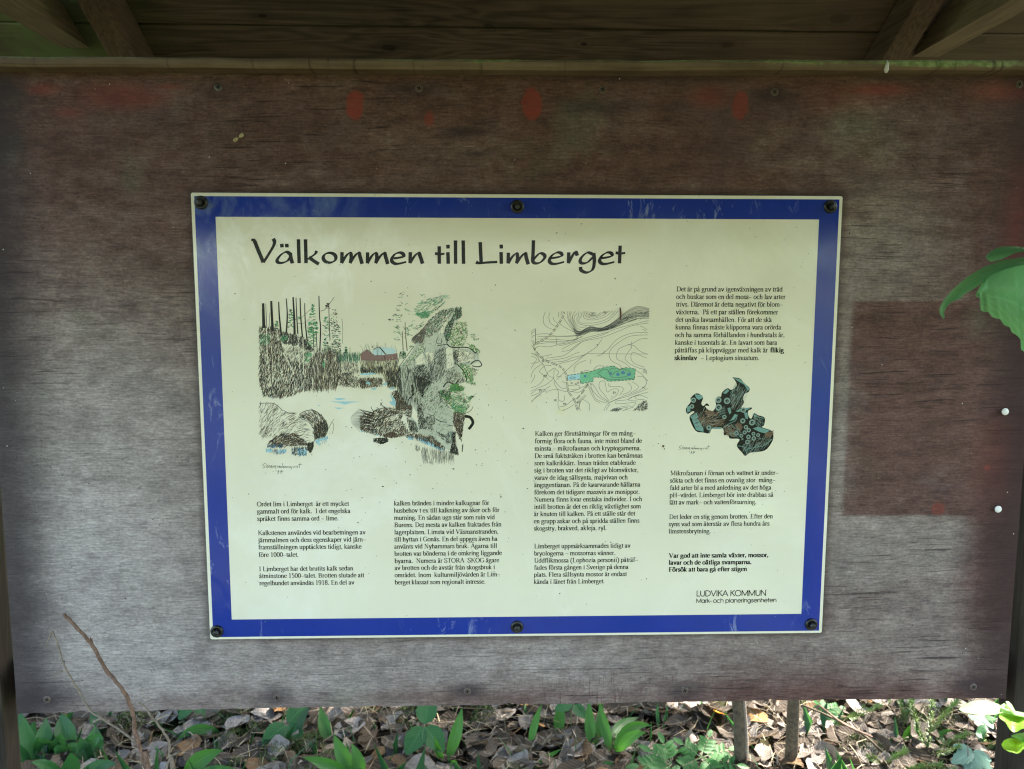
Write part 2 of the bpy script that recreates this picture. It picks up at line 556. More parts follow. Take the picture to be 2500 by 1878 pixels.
# ------------------------------------------------------------------ sign print
def print_mat(name, col, var=0.03, rough=.16, extra=None, spec=.5):
    n = NT(name)
    pos = n.pos
    q = n.noise(pos, 9, 4, .6)
    c = n.mix(n.lin(q, .3, .7), tuple(a * (1 - var) for a in col), tuple(min(1, a * (1 + var)) for a in col))
    # rain dust and snail trails dull the gloss in patches
    scuff = n.noise(n.map(pos, (1, 1, 1), (2, 1, 4)), 26, 6, .7, 1.2)
    r = n.lin(n.noise(pos, 13, 5, .6), .35, .65, rough, rough + .10)
    if extra:
        c = extra(n, c, pos)
    nr = n.bump(n.add(n.mul(n.noise(pos, 7, 2, .5), 1.0), n.mul(n.noise(pos, 420, 2, .5), .012)), .10, .004)
    return n.end(n.pbr(c, r, nr, spec))

def ex_sign(n, c, pos):
    # faint dust film; pale and dark patches paint in mottled reflections
    d = n.noise(n.map(pos, (4, 1, 2.2)), 1.0, 6, .7, 1.0)
    c = n.mix(n.mul(n.smooth(d, .48, .68), .55), c, (.86, .85, .76))
    d2 = n.noise(n.map(pos, (3, 1, 3), (7, 0, 2)), 1.0, 5, .65, .5)
    c = n.mix(n.mul(n.smooth(d2, .48, .70), .28), c, (.58, .60, .45))
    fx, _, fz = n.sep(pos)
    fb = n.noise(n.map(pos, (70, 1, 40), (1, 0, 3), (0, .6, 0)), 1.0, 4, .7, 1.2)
    tl_ = n.mul(n.ell(fx, fz, sx(680, 620)[0], sx(680, 620)[1], .26, .12, 1.0), n.smooth(n.noise(n.map(pos, (16, 1, 13), (3, 0, 1)), 1.0, 5, .65, .8), .46, .62))  # pale patch painted in for sky mirrored through foliage
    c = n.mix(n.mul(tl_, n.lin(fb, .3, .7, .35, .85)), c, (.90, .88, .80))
    sp = n.voro(pos, 95)
    return n.mix(n.mul(n.smooth(sp, .055, .03), n.smooth(n.noise(pos, 17, 2, .5), .48, .58)), c, (.16, .15, .11))

def ex_blue(n, c, pos):
    streak = n.noise(n.map(pos, (60, 1, 22), (1, 0, 3), (0, .5, 0)), 1.0, 4, .7, 1.5)  # scuff streaks, strengthened to imitate mirrored branches
    m = n.mul(n.smooth(streak, .55, .70), n.smooth(n.noise(pos, 11, 3, .6), .46, .62))
    c = n.mix(n.mul(m, .55), c, (.30, .36, .52))
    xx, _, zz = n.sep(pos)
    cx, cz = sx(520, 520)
    sky_refl = n.mul(n.ell(xx, zz, cx, cz, .22, .14, 1.0), n.smooth(n.noise(n.map(pos, (16, 1, 12)), 1.0, 5, .65, .8), .40, .66))  # pale haze painted in for the sky mirrored at the upper left
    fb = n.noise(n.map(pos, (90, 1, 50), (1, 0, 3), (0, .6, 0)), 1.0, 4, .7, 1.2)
    return n.mix(n.mul(sky_refl, n.lin(fb, .3, .7, .4, 1.0)), c, (.22, .30, .42))

M = {}
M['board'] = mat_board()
M['edge'] = mat_timber('ply_edge', (.09, .05, .03), (.20, .125, .08), (.30, .20, .13), 'X')
M['plank'] = mat_timber('roof_boards', (.034, .025, .015), (.074, .056, .035), (.120, .094, .060), 'X', .10)
M['rafter'] = mat_timber('rafters', (.044, .030, .019), (.094, .067, .043), (.145, .106, .07), 'Y', .10)
M['beam'] = mat_timber('tie_beams', (.11, .095, .055), (.20, .17, .105), (.28, .245, .155), 'Y', .15)
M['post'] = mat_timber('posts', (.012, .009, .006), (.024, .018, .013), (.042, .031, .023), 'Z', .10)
M['rail'] = mat_rail()
M['sun_block'] = mat_plain('sun_block_sheet', (.035, .040, .030), .95, 0, .4, 30, .05)
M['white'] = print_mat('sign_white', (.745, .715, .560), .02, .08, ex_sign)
M['rim'] = print_mat('sign_rim', (.72, .74, .60), .03, .2)
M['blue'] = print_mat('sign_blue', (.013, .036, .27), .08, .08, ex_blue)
M['ink'] = print_mat('ink_black', (.008, .010, .010), .1, .2, None, .25)
M['ink_soft'] = print_mat('ink_grey', (.055, .065, .062), .1, .2)
M['ink_pale'] = print_mat('ink_pale_grey', (.26, .29, .25), .1, .2)
M['ink_green'] = print_mat('ink_green', (.05, .26, .10), .25, .2)
M['ink_leaf'] = print_mat('ink_leaf_green', (.085, .30, .050), .25, .2)
M['ink_mint'] = print_mat('ink_mint', (.16, .46, .27), .15, .2)
M['ink_teal'] = print_mat('ink_teal', (.13, .28, .255), .25, .2)
M['ink_wash'] = print_mat('ink_wash', (.50, .53, .42), .12, .2)
M['ink_sky'] = print_mat('ink_sky', (.47, .62, .62), .1, .2)
M['ink_blue'] = print_mat('ink_blue', (.33, .57, .64), .15, .2)
M['ink_deep'] = print_mat('ink_deep_blue', (.06, .20, .36), .15, .2)
M['ink_brown'] = print_mat('ink_brown', (.14, .085, .055), .2, .2)
M['ink_red'] = print_mat('ink_red_brown', (.20, .105, .10), .2, .2)
M['ink_yellow'] = print_mat('ink_yellow', (.75, .72, .42), .05, .2)
M['bolt'] = mat_plain('black_plastic', (.012, .013, .012), .38, 0, .3, 200, .5)
M['screw'] = mat_plain('dull_steel', (.13, .125, .115), .45, .7, .35, 300)
M['screw_rust'] = mat_plain('rusty_steel', (.105, .075, .062), .7, .1, .4, 300)
M['screw_hole'] = mat_plain('screw_slot', (.010, .009, .008), .9, 0, .2, 300)
M['pin'] = mat_plain('white_plastic', (.78, .77, .74), .35, 0, .03, 200)
M['pin_steel'] = mat_plain('pin_steel', (.5, .5, .5), .3, .9, .1, 200)
M['moth'] = mat_plain('moth_wings', (.42, .36, .19), .8, 0, .35, 500)
M['moth_body'] = mat_plain('moth_body', (.10, .07, .035), .8, 0, .3, 500)
M['dropping'] = mat_plain('bird_dropping', (.62, .60, .55), .8, 0, .15, 300)
M['rustbit'] = mat_plain('bark_shred', (.11, .035, .02), .8, 0, .4, 600)

# ------------------------------------------------------------------ plants and ground
def mat_leaf(name, lo, hi, tr=.35, rough=.42, veins='pinnate', trc=None, vst=1.0):
    n = NT(name)
    uv = n.coord('UV')
    u, v, _ = n.sep(uv)
    r = n.math('FRACT', n.add(n.obj('Random'), n.geo.outputs['Random Per Island']))
    q = n.noise(n.pos, 60, 4, .6)
    c = n.mix(n.math('FRACT', n.mul(r, 3.7)), lo, hi)
    c = n.mix(n.lin(q, .3, .7, 0, .35), c, tuple(x * .55 for x in lo))
    a = n.math('ABSOLUTE', n.sub(u, .5))
    if veins == 'parallel':
        vn = n.math('SINE', n.mul(u, 75.0))
    else:
        vn = n.math('SINE', n.mul(n.sub(v, n.mul(a, .75)), 50.0))
    mid = n.smooth(a, .035, .008)
    vm = n.mul(n.mx(n.mul(n.smooth(vn, .80, .98), .22), n.mul(mid, .5)), vst)
    c = n.mix(vm, c, tuple(min(1, x * 1.7 + .02) for x in hi))
    nr = n.bump(n.add(n.mul(n.sub(n.mul(vn, .5), mid), vst), n.mul(q, .8)), .30, .0012)
    s = n.pbr(c, rough, nr, .28)
    tc = trc or tuple(min(1, x * 2.4) for x in hi)
    return n.end(n.trans(s, tc, tr))

def mat_dead():
    n = NT('dead_leaves')
    uv = n.coord('UV')
    u, v, _ = n.sep(uv)
    r = n.math('FRACT', n.add(n.mul(n.obj('Random'), 5.3), n.mul(n.geo.outputs['Random Per Island'], 3.1)))
    c = n.ramp(r, [(0, (.016, .012, .009)), (.24, (.034, .026, .020)), (.46, (.075, .060, .050)), (.62, (.14, .120, .107)),
                   (.80, (.24, .215, .200)), (.90, (.12, .105, .095)), (.96, (.10, .066, .042)), (1, (.22, .11, .04))])
    q = n.noise(n.pos, 55, 5, .65)
    c = n.mix(n.lin(q, .35, .72, 0, .62), c, (.060, .045, .034))
    c = n.mix(n.mul(n.smooth(n.noise(n.pos, 210, 3, .6), .58, .70), .5), c, (.035, .028, .022))
    a = n.math('ABSOLUTE', n.sub(u, .5))
    vn = n.math('SINE', n.mul(n.sub(v, n.mul(a, .8)), 44.0))
    mid = n.smooth(a, .04, .012)
    c = n.mix(n.mx(n.mul(mid, .35), n.mul(n.smooth(vn, .86, .99), .13)), c, (.42, .36, .29))
    nr = n.bump(n.add(n.mul(vn, .15), n.mul(q, 1.5)), .6, .004)
    return n.end(n.trans(n.pbr(c, .85, nr, .08), (.35, .25, .15), .10))

def mat_ground():
    n = NT('forest_soil')
    p = n.pos
    a = n.noise(p, 11, 6, .7)
    b = n.noise(p, 90, 5, .7)
    c = n.ramp(n.add(n.mul(a, .5), n.mul(b, .5)), [(.3, (.010, .008, .006)), (.5, (.024, .018, .013)), (.7, (.055, .042, .031))])
    m = n.smooth(n.noise(n.map(p, (1, 1, 1), (3, 1, 0)), 3.2, 4, .6), .52, .62)
    c = n.mix(n.mul(m, .7), c, (.030, .042, .011))
    _, yy, _ = n.sep(p)
    gr = n.mix(n.smooth(a, .35, .62), (.055, .075, .022), (.10, .095, .05))
    c = n.mix(n.smooth(n.add(yy, n.mul(n.sub(a, .5), .8)), -1.1, -1.7), c, gr)  # unseen ground in front, made green so its bounce tints the board
    return n.end(n.pbr(c, .95, n.bump(n.add(a, b), .8, .012), .02))

M['lily'] = mat_leaf('lily_leaves', (.016, .065, .012), (.032, .102, .021), .34, .36, 'parallel', (.11, .34, .035))
M['lilydark'] = mat_leaf('lily_leaves_dark', (.010, .045, .014), (.020, .072, .024), .20, .34, 'parallel', (.10, .32, .06))
M['bramble'] = mat_leaf('bramble_leaves', (.014, .062, .018), (.026, .090, .028), .28, .48)
M['seedling'] = mat_leaf('seedling_leaves', (.028, .100, .024), (.048, .140, .036), .35, .5)
M['maple'] = mat_leaf('grey_green_leaves', (.085, .165, .125), (.12, .20, .155), .22, .5)
M['fresh'] = mat_leaf('fresh_backlit_leaves', (.10, .25, .020), (.16, .32, .035), .55, .42, 'pinnate', (.50, .85, .05))
M['pale'] = mat_leaf('pale_leaves', (.25, .38, .20), (.34, .46, .28), .40, .30, 'pinnate', (.55, .80, .35))
M['near'] = mat_leaf('hanging_leaves', (.058, .150, .072), (.095, .205, .122), .28, .30, 'pinnate', (.22, .62, .18), .55)
M['tree'] = mat_leaf('tree_foliage', (.030, .085, .016), (.070, .150, .030), .40, .5, 'pinnate', (.20, .42, .06))
M['needle'] = mat_plain('spruce_needles', (.115, .185, .040), .55, 0, .5, 300)
M['needle_new'] = mat_plain('new_spruce_needles', (.19, .33, .05), .55, 0, .3, 300)
M['stemgreen'] = mat_plain('green_stems', (.085, .13, .045), .6, 0, .3, 120)
M['twig'] = mat_plain('bare_twig_bark', (.17, .105, .075), .85, 0, .45, 260, .2, .6)
M['twigpale'] = mat_plain('pale_twig_bark', (.21, .17, .13), .85, 0, .3, 260, .2, .5)
M['stick'] = mat_plain('dry_stick_bark', (.085, .066, .042), .9, 0, .5, 120, .2, .7)
M['straw'] = mat_plain('dry_straw', (.26, .21, .13), .85, 0, .35, 150)
M['moss'] = mat_plain('moss_fronds', (.055, .070, .016), .9, 0, .5, 90)
M['dead'] = mat_dead()
M['soil'] = mat_ground()

def mat_bark():
    n = NT('tree_bark')
    f = n.noise(n.map(n.pos, (14, 14, 3)), 1.0, 6, .7)
    c = n.ramp(f, [(.3, (.03, .024, .018)), (.5, (.10, .085, .068)), (.7, (.20, .18, .15))])
    return n.end(n.pbr(c, .9, n.bump(f, .8, .03), .2))
M['bark'] = mat_bark()
# ------------------------------------------------------------------ ground and sky
def gh(x, y):
    return (0.012 * math.sin(x * 5.1 + 1.3) * math.sin(y * 4.3 + .4) + 0.008 * math.sin(x * 11.7 + y * 7.9) + 0.006 * math.sin(y * 17.3 - x * 9.1 + 2))

gx = np.concatenate([np.array([-90, -50, -25, -12, -7, -4.5]), np.arange(-3, 3.01, .06), np.array([4.5, 7, 12, 25, 50, 90])])
gy = np.concatenate([np.array([-90, -50, -25, -12, -7, -4, -2]), np.arange(-1.2, 3.01, .06), np.array([4.5, 7, 12, 25, 50, 90])])
vv = [(x, y, gh(x, y)) for y in gy for x in gx]
nx_ = len(gx)
ff = [(j * nx_ + i, j * nx_ + i + 1, (j + 1) * nx_ + i + 1, (j + 1) * nx_ + i) for j in range(len(gy) - 1) for i in range(nx_ - 1)]
ground = mesh_obj('ground', vv, ff, M['soil'], None, True)
ground['kind'] = 'structure'

# ------------------------------------------------------------------ shelter
TZ = CAMP.z
TAN = math.tan(math.radians(29.4))
def roof_z(y, drop=0.0):                    # underside of the rear slope
    return TZ + 1.2 - drop - TAN * (y - CAMP.y)
RIDGE = roof_z(0.0)
def hit_slope(px, py, drop):
    d = ray(px, py)
    t = (1.2 - drop) / (d.z + TAN * d.y)
    return CAMP + d * t

shelter = thing('notice_shelter', (0, 0.06, 0), 'small open shelter of brown timber with a board roof over the plywood board', 'shelter')
cosr = math.cos(math.radians(29.4)); sinr = math.sin(math.radians(29.4))
PW, PT = 0.120, 0.021
# rear slope planks: seams where the photograph shows them; each plank a little uneven
seam0 = (hit_slope(1250, 71, 0.0)).y
def plank(y0, y1, side, i):
    """one roof board from y0 to y1 (y measured on the underside), side +1 rear, -1 front"""
    gap = 0.0012
    ya, yb = y0 + gap, y1 - gap
    ym = (ya + yb) / 2
    L = (yb - ya) / cosr
    z = RIDGE - TAN * ym
    lift = random.uniform(0, .0025)
    rot = Matrix.Rotation(-side * math.radians(29.4) + random.uniform(-.006, .006), 3, 'X')
    cen = Vector((random.uniform(-.01, .01), side * ym, z)) + Vector((0, side * sinr, cosr)) * (PT / 2 + lift)
    v, f = box_geo(cen.x, cen.y, cen.z, 1.96, L, PT, .0022, rot)
    return mesh_obj('roof_plank', v, f, M['plank'], shelter, base=tuple(cen))
dy = PW * cosr
edges = [seam0 + k * dy for k in range(-6, 7)]
edges = [0.0] + [e for e in edges if .04 < e < .72]
for i in range(len(edges) - 1):
    plank(edges[i], edges[i + 1], 1, i)
for i in range(10):  # unseen front slope, lengthened to shade the top of the board
    plank(i * dy, (i + 1) * dy, -1, i)
for side, ln in ((1, edges[-1]), (-1, 10 * dy)):
    m = MB()
    ym = ln / 2
    rot = Matrix.Rotation(-side * math.radians(29.4), 3, 'X')
    cen = Vector((0, side * ym, RIDGE - TAN * ym)) + Vector((0, side * sinr, cosr)) * (PT + .0075)
    m.add(*box_geo(cen.x, cen.y, cen.z, 2.00, ln / cosr + .03, .005, 0, rot))
    m.build('roof_sun_block', M['sun_block'], shelter)  # unseen sheet, added to stop sun leaking through the plank gaps
# rafters
RD = 0.060
for (pa, pb) in ((186, 262), (2240, 2306)):
    a, b = hit_slope(pa, 0, RD), hit_slope(pb, 0, RD)
    xm, wd = (a.x + b.x) / 2, abs(b.x - a.x)
    for side in (1, -1):
        y0, y1 = .015, (.62 if side > 0 else .98)
        n_ = Vector((0, side * sinr, cosr))
        s0 = Vector((xm, side * y0, RIDGE - TAN * y0)) - n_ * (RD / 2 * cosr + .0015)
        s1 = Vector((xm, side * y1, RIDGE - TAN * y1)) - n_ * (RD / 2 * cosr + .0015)
        v, f = beam_between(s0, s1, wd, RD * cosr, .003)
        mesh_obj('rafter', v, f, M['rafter'], shelter, base=tuple((s0 + s1) / 2))
# tie beams from front to rear on the posts
BZ = TZ + 0.420
for (pa, pb) in ((193, 258), (2222, 2287)):
    a, b = G(pa, 142, BZ), G(pb, 142, BZ)
    xm, wd = (a.x + b.x) / 2, abs(b.x - a.x)
    x0, x1 = xm - wd / 2, xm + wd / 2
    yb, yt = .532, .443                          # the rear end is cut to the slope of the roof
    v = [(x0, -.55, BZ), (x1, -.55, BZ), (x1, yb, BZ), (x0, yb, BZ), (x0, -.55, BZ + .05), (x1, -.55, BZ + .05), (x1, yt, BZ + .05), (x0, yt, BZ + .05)]
    f = [(3, 2, 1, 0), (4, 5, 6, 7), (0, 1, 5, 4), (1, 2, 6, 5), (2, 3, 7, 6), (3, 0, 4, 7)]
    mesh_obj('tie_beam', v, f, M['beam'], shelter, base=(xm, -.04, BZ + .025))
# posts behind the board's ends
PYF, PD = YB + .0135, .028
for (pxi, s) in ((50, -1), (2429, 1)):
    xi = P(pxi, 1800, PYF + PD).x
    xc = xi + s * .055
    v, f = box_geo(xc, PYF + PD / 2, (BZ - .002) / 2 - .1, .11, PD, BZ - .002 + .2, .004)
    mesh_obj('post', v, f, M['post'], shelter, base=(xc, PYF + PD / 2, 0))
# rails behind the board that the screws go into
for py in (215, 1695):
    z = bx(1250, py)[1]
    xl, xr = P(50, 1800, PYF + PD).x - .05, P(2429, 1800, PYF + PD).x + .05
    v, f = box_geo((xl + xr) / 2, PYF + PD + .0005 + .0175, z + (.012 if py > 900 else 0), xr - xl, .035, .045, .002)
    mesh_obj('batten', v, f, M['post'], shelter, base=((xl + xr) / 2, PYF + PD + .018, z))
# capping rail over the board's upper edge, slightly bowed
YR0, YR1 = YB - .022, YB + .045
prof = [(-250, 132), (0, 135), (420, 139), (840, 142), (1250, 145), (1670, 145.5), (2080, 145), (2500, 144), (2750, 143)]
m = MB()
rows = []
for q in spline(prof, 4):
    top = P(q[0], q[1], YR0)
    zb = P(q[0], q[1] + 25, YR0).z
    j = random.uniform(-.0006, .0006)
    rows.append([(top.x, YR1, top.z + .001), (top.x, YR0 + .003, top.z + j), (top.x, YR0, top.z - .003 + j), (top.x, YR0, zb + .0025 + j), (top.x, YR0 + .0025, zb + j), (top.x, YR1, zb)])
n_ = 6
vv = [p for r in rows for p in r]
ff = [(i * n_ + k, i * n_ + (k + 1) % n_, (i + 1) * n_ + (k + 1) % n_, (i + 1) * n_ + k) for i in range(len(rows) - 1) for k in range(n_)]
ff += [tuple(range(n_ - 1, -1, -1)), tuple(range((len(rows) - 1) * n_, len(rows) * n_))]
rail = mesh_obj('capping_rail', vv, ff, M['rail'], shelter)

# ------------------------------------------------------------------ plywood board
board = thing('plywood_board', (0, YB + .006, bx(1250, 950)[1]), 'large weathered plywood sheet, brown stain worn to grey, carrying the blue framed sign', 'plywood board')
topl = [(-60, 158), (400, 166), (840, 172), (1250, 174), (1670, 175), (2080, 172), (2560, 168)]
botl = [(30, 1743), (320, 1736), (600, 1730), (830, 1726.5), (1250, 1720), (1670, 1713.5), (2080, 1708), (2456, 1705)]
def board_x(f, py):                              # left and right edge lean of the photograph
    l = bx(42, 1740)[0]; r = bx(2455, 1708)[0]
    return l + (r - l) * f
NXB = 160
def lineat(L, x):
    pts = [bx(*q) for q in L]
    return float(np.interp(x, [p[0] for p in pts], [p[1] for p in pts]))
v, f = [], []
for i in range(NXB + 1):
    fr = i / NXB
    x = board_x(fr, 0)
    zt = lineat(topl, x)
    zb = lineat(botl, x) + random.uniform(-.0006, .0006) + (random.random() < .06) * random.uniform(.0005, .002)
    for y in (YB, YB + .012):
        v.append((x, y, zt)); v.append((x, y, zb))
for i in range(NXB):
    a, b = 4 * i, 4 * (i + 1)
    f += [(a, a + 1, b + 1, b), (a + 3, a + 2, b + 2, b + 3), (a + 1, a + 3, b + 3, b + 1), (a + 2, a, b, b + 2)]
f += [(0, 2, 3, 1), (4 * NXB + 1, 4 * NXB + 3, 4 * NXB + 2, 4 * NXB)]
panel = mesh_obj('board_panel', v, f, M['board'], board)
panel.data.materials.append(M['edge'])
for p in panel.data.polygons:
    if abs(p.normal.y) < .5:
        p.material_index = 1

def lathe(m, cx, y0, cz, prof, n=20, sign=-1):
    """profile of (radius, height) standing out towards -y from y0"""
    b = len(m.v)
    vv, ff = [], []
    for (r, h) in prof:
        for k in range(n):
            a = 2 * math.pi * k / n
            vv.append((cx + r * math.cos(a), y0 + sign * h, cz + r * math.sin(a)))
    for i in range(len(prof) - 1):
        for k in range(n):
            ff.append((i * n + k, i * n + (k + 1) % n, (i + 1) * n + (k + 1) % n, (i + 1) * n + k))
    ff.append(tuple((len(prof) - 1) * n + k for k in range(n)))
    m.add(vv, ff)

screw_px = [(533, 213, 1), (1023, 216, 0), (1471, 219, 0), (1891, 225, 0), (2488, 206, 0), (115, 1708, 0), (676, 1703, 0), (1141, 1688, 0), (1672, 1686, 0), (2376, 1677, 0)]
for (px, py, shiny) in screw_px:
    cx, cz = bx(px, py)
    m = MB()
    r = .0040
    lathe(m, cx, YB - .0001, cz, [(r + .0006, -.0004), (r, .0006), (r * .72, .0009), (r * .2, .0007)], 18)
    s = m.build('screw', M['screw'] if shiny else M['screw_rust'], board, True)
    a0 = random.uniform(0, 1.5)
    mm = MB()
    for a in (a0, a0 + math.pi / 2):
        v_, f_ = box_geo(cx, YB - .0009, cz, .0046, .0008, .0011, 0, Matrix.Rotation(a, 3, 'Y'))
        mm.add([(p[0], p[1] - (.00005 if a > a0 else 0), p[2]) for p in v_], f_)
    mm.build('screw_slot', M['screw_hole'], s)

# white pins left from a notice
for (px, py, lab) in ((2448, 1004, 'white round push pin higher up beside the dark reddish rectangle on the plywood'),
                      (2431, 1241, 'white round push pin at the lower corner of the dark reddish rectangle on the plywood')):
    cx, cz = bx(px, py)
    t = thing('push_pin', (cx, YB, cz), lab, 'push pin', 'white push pins in the plywood')
    m = MB()
    lathe(m, cx, YB, cz, [(.0012, .0), (.0012, .003), (.0036, .0035), (.0041, .0043), (.0036, .0052), (.0018, .0058)], 20)
    m.build('pin_head', M['pin'], t, True)
# pale moth
c = P(583, 337, YB - .001)
moth = thing('moth', tuple(c), 'tiny pale yellow moth resting on the reddish brown upper plywood above the sign', 'moth')
dirv = Vector((.82, 0, .57)); nrm = Vector((-.57, 0, .82))
for s in (-1, 1):
    m = MB()
    L = .0066
    pts = [(.0004, .0), (.0022, .0019), (.0052, .0021), (L, .0008), (.0060, -.0012), (.0030, -.0017)]
    top = [c + dirv * (s * a) + nrm * b + Vector((0, -.0006 - a * .06, 0)) for a, b in pts]
    bot = [p + Vector((0, .0003, 0)) for p in top]
    k = len(pts)
    m.add(top + bot, [tuple(range(k)), tuple(range(2 * k - 1, k - 1, -1))] + [(i, (i + 1) % k, k + (i + 1) % k, k + i) for i in range(k)])
    m.build('wing', M['moth'], moth)
m = MB()
m.add(*tube_geo([c - nrm * .0024 + Vector((0, -.0008, 0)), c + Vector((0, -.0012, 0)), c + nrm * .0020 + Vector((0, -.0008, 0))], [.0003, .0006, .0003], 6))
m.build('body', M['moth_body'], moth, True)
# bird dropping running down the rail
m = MB()
dp = [(2166, 147), (2166.5, 153), (2165.5, 161), (2164, 170), (2163, 178)]
lw = [.0003, .0010, .0019, .0026, .0012]
pts = [P(a, b, YR0 - .0006) for a, b in dp]
m.add(*tube_geo(pts, lw, 8))
d = m.build('bird_dropping', M['dropping'], None, True, base=tuple(pts[2]))
d['label'] = 'white bird dropping streaked down the mossy rail above the board'
d['category'] = 'bird dropping'
# ------------------------------------------------------------------ flat print on the sign
class Ink:
    """flat printed shapes on the sign's face, all in one mesh; each shape a hair in front of the last"""
    def __init__(s, layer=1):
        s.v, s.f, s.mi, s.mats = [], [], [], []
        s.y0 = -0.00006 * layer
        s.k = 0
    def mat(s, name):
        if name not in s.mats:
            s.mats.append(name)
        return s.mats.index(name)
    def dy(s):
        s.k += 1
        return s.y0 - (s.k % 24) * 2e-6
    def ribbon(s, pts, wl, mat):
        """pts (x, z); wl the full width at every point"""
        n = len(pts)
        if n < 2:
            return
        y = s.dy()
        b = len(s.v)
        for i in range(n):
            a, c = pts[max(0, i - 1)], pts[min(n - 1, i + 1)]
            dx, dz = c[0] - a[0], c[1] - a[1]
            L = math.hypot(dx, dz) or 1e-9
            w = wl[i] / 2
            ox, oz = -dz / L * w, dx / L * w
            s.v.append((pts[i][0] + ox, y, pts[i][1] + oz))
            s.v.append((pts[i][0] - ox, y, pts[i][1] - oz))
        mi = s.mat(mat)
        for i in range(n - 1):
            s.f.append((b + 2 * i, b + 2 * i + 1, b + 2 * i + 3, b + 2 * i + 2))
            s.mi.append(mi)
    def nib(s, pts, thick, thin, mat, ang=0.0):
        """broad pen: thick where the stroke runs across the nib"""
        n = len(pts)
        w = []
        nx, nz = math.cos(ang), math.sin(ang)
        for i in range(n):
            a, c = pts[max(0, i - 1)], pts[min(n - 1, i + 1)]
            dx, dz = c[0] - a[0], c[1] - a[1]
            L = math.hypot(dx, dz) or 1e-9
            w.append(thin + (thick - thin) * abs(dx * nz - dz * nx) / L)
        s.ribbon(pts, w, mat)
    def poly(s, pts, mat, front=0):
        y = s.dy() + front
        b = len(s.v)
        s.v += [(p[0], y, p[1]) for p in pts]
        mi = s.mat(mat)
        for t in tessellate_polygon([[Vector((p[0], p[1], 0)) for p in pts]]):
            s.f.append(tuple(b + i for i in t))
            s.mi.append(mi)
    def disc(s, cx, cz, r, mat, n=14, front=0):
        s.poly([(cx + r * math.cos(2 * math.pi * k / n), cz + r * math.sin(2 * math.pi * k / n)) for k in range(n)], mat, front)
    def ring(s, cx, cz, r, w, mat, n=16):
        pts = [(cx + r * math.cos(2 * math.pi * k / n), cz + r * math.sin(2 * math.pi * k / n)) for k in range(n + 1)]
        s.ribbon(pts, [w] * (n + 1), mat)
    def build(s, name, parent):
        me = bpy.data.meshes.new(name)
        off = origin_of(parent)
        me.from_pydata([(v[0] - off.x, v[1] - off.y, v[2] - off.z) for v in s.v], [], s.f)
        for k in s.mats:
            me.materials.append(M[k])
        me.polygons.foreach_set('material_index', s.mi)
        # every face looks out of the sign
        flip = [p.index for p in me.polygons if p.normal.y > 0]
        if flip:
            bm = bmesh.new(); bm.from_mesh(me); bm.faces.ensure_lookup_table()
            bmesh.ops.reverse_faces(bm, faces=[bm.faces[i] for i in flip])
            bm.to_mesh(me); bm.free()
        me.update()
        return link(bpy.data.objects.new(name, me), parent)

def E(cx, cy, rx, ry, a0, a1, n=12):
    return [(cx + rx * math.cos(math.radians(a0 + (a1 - a0) * i / n)), cy + ry * math.sin(math.radians(a0 + (a1 - a0) * i / n))) for i in range(n + 1)]

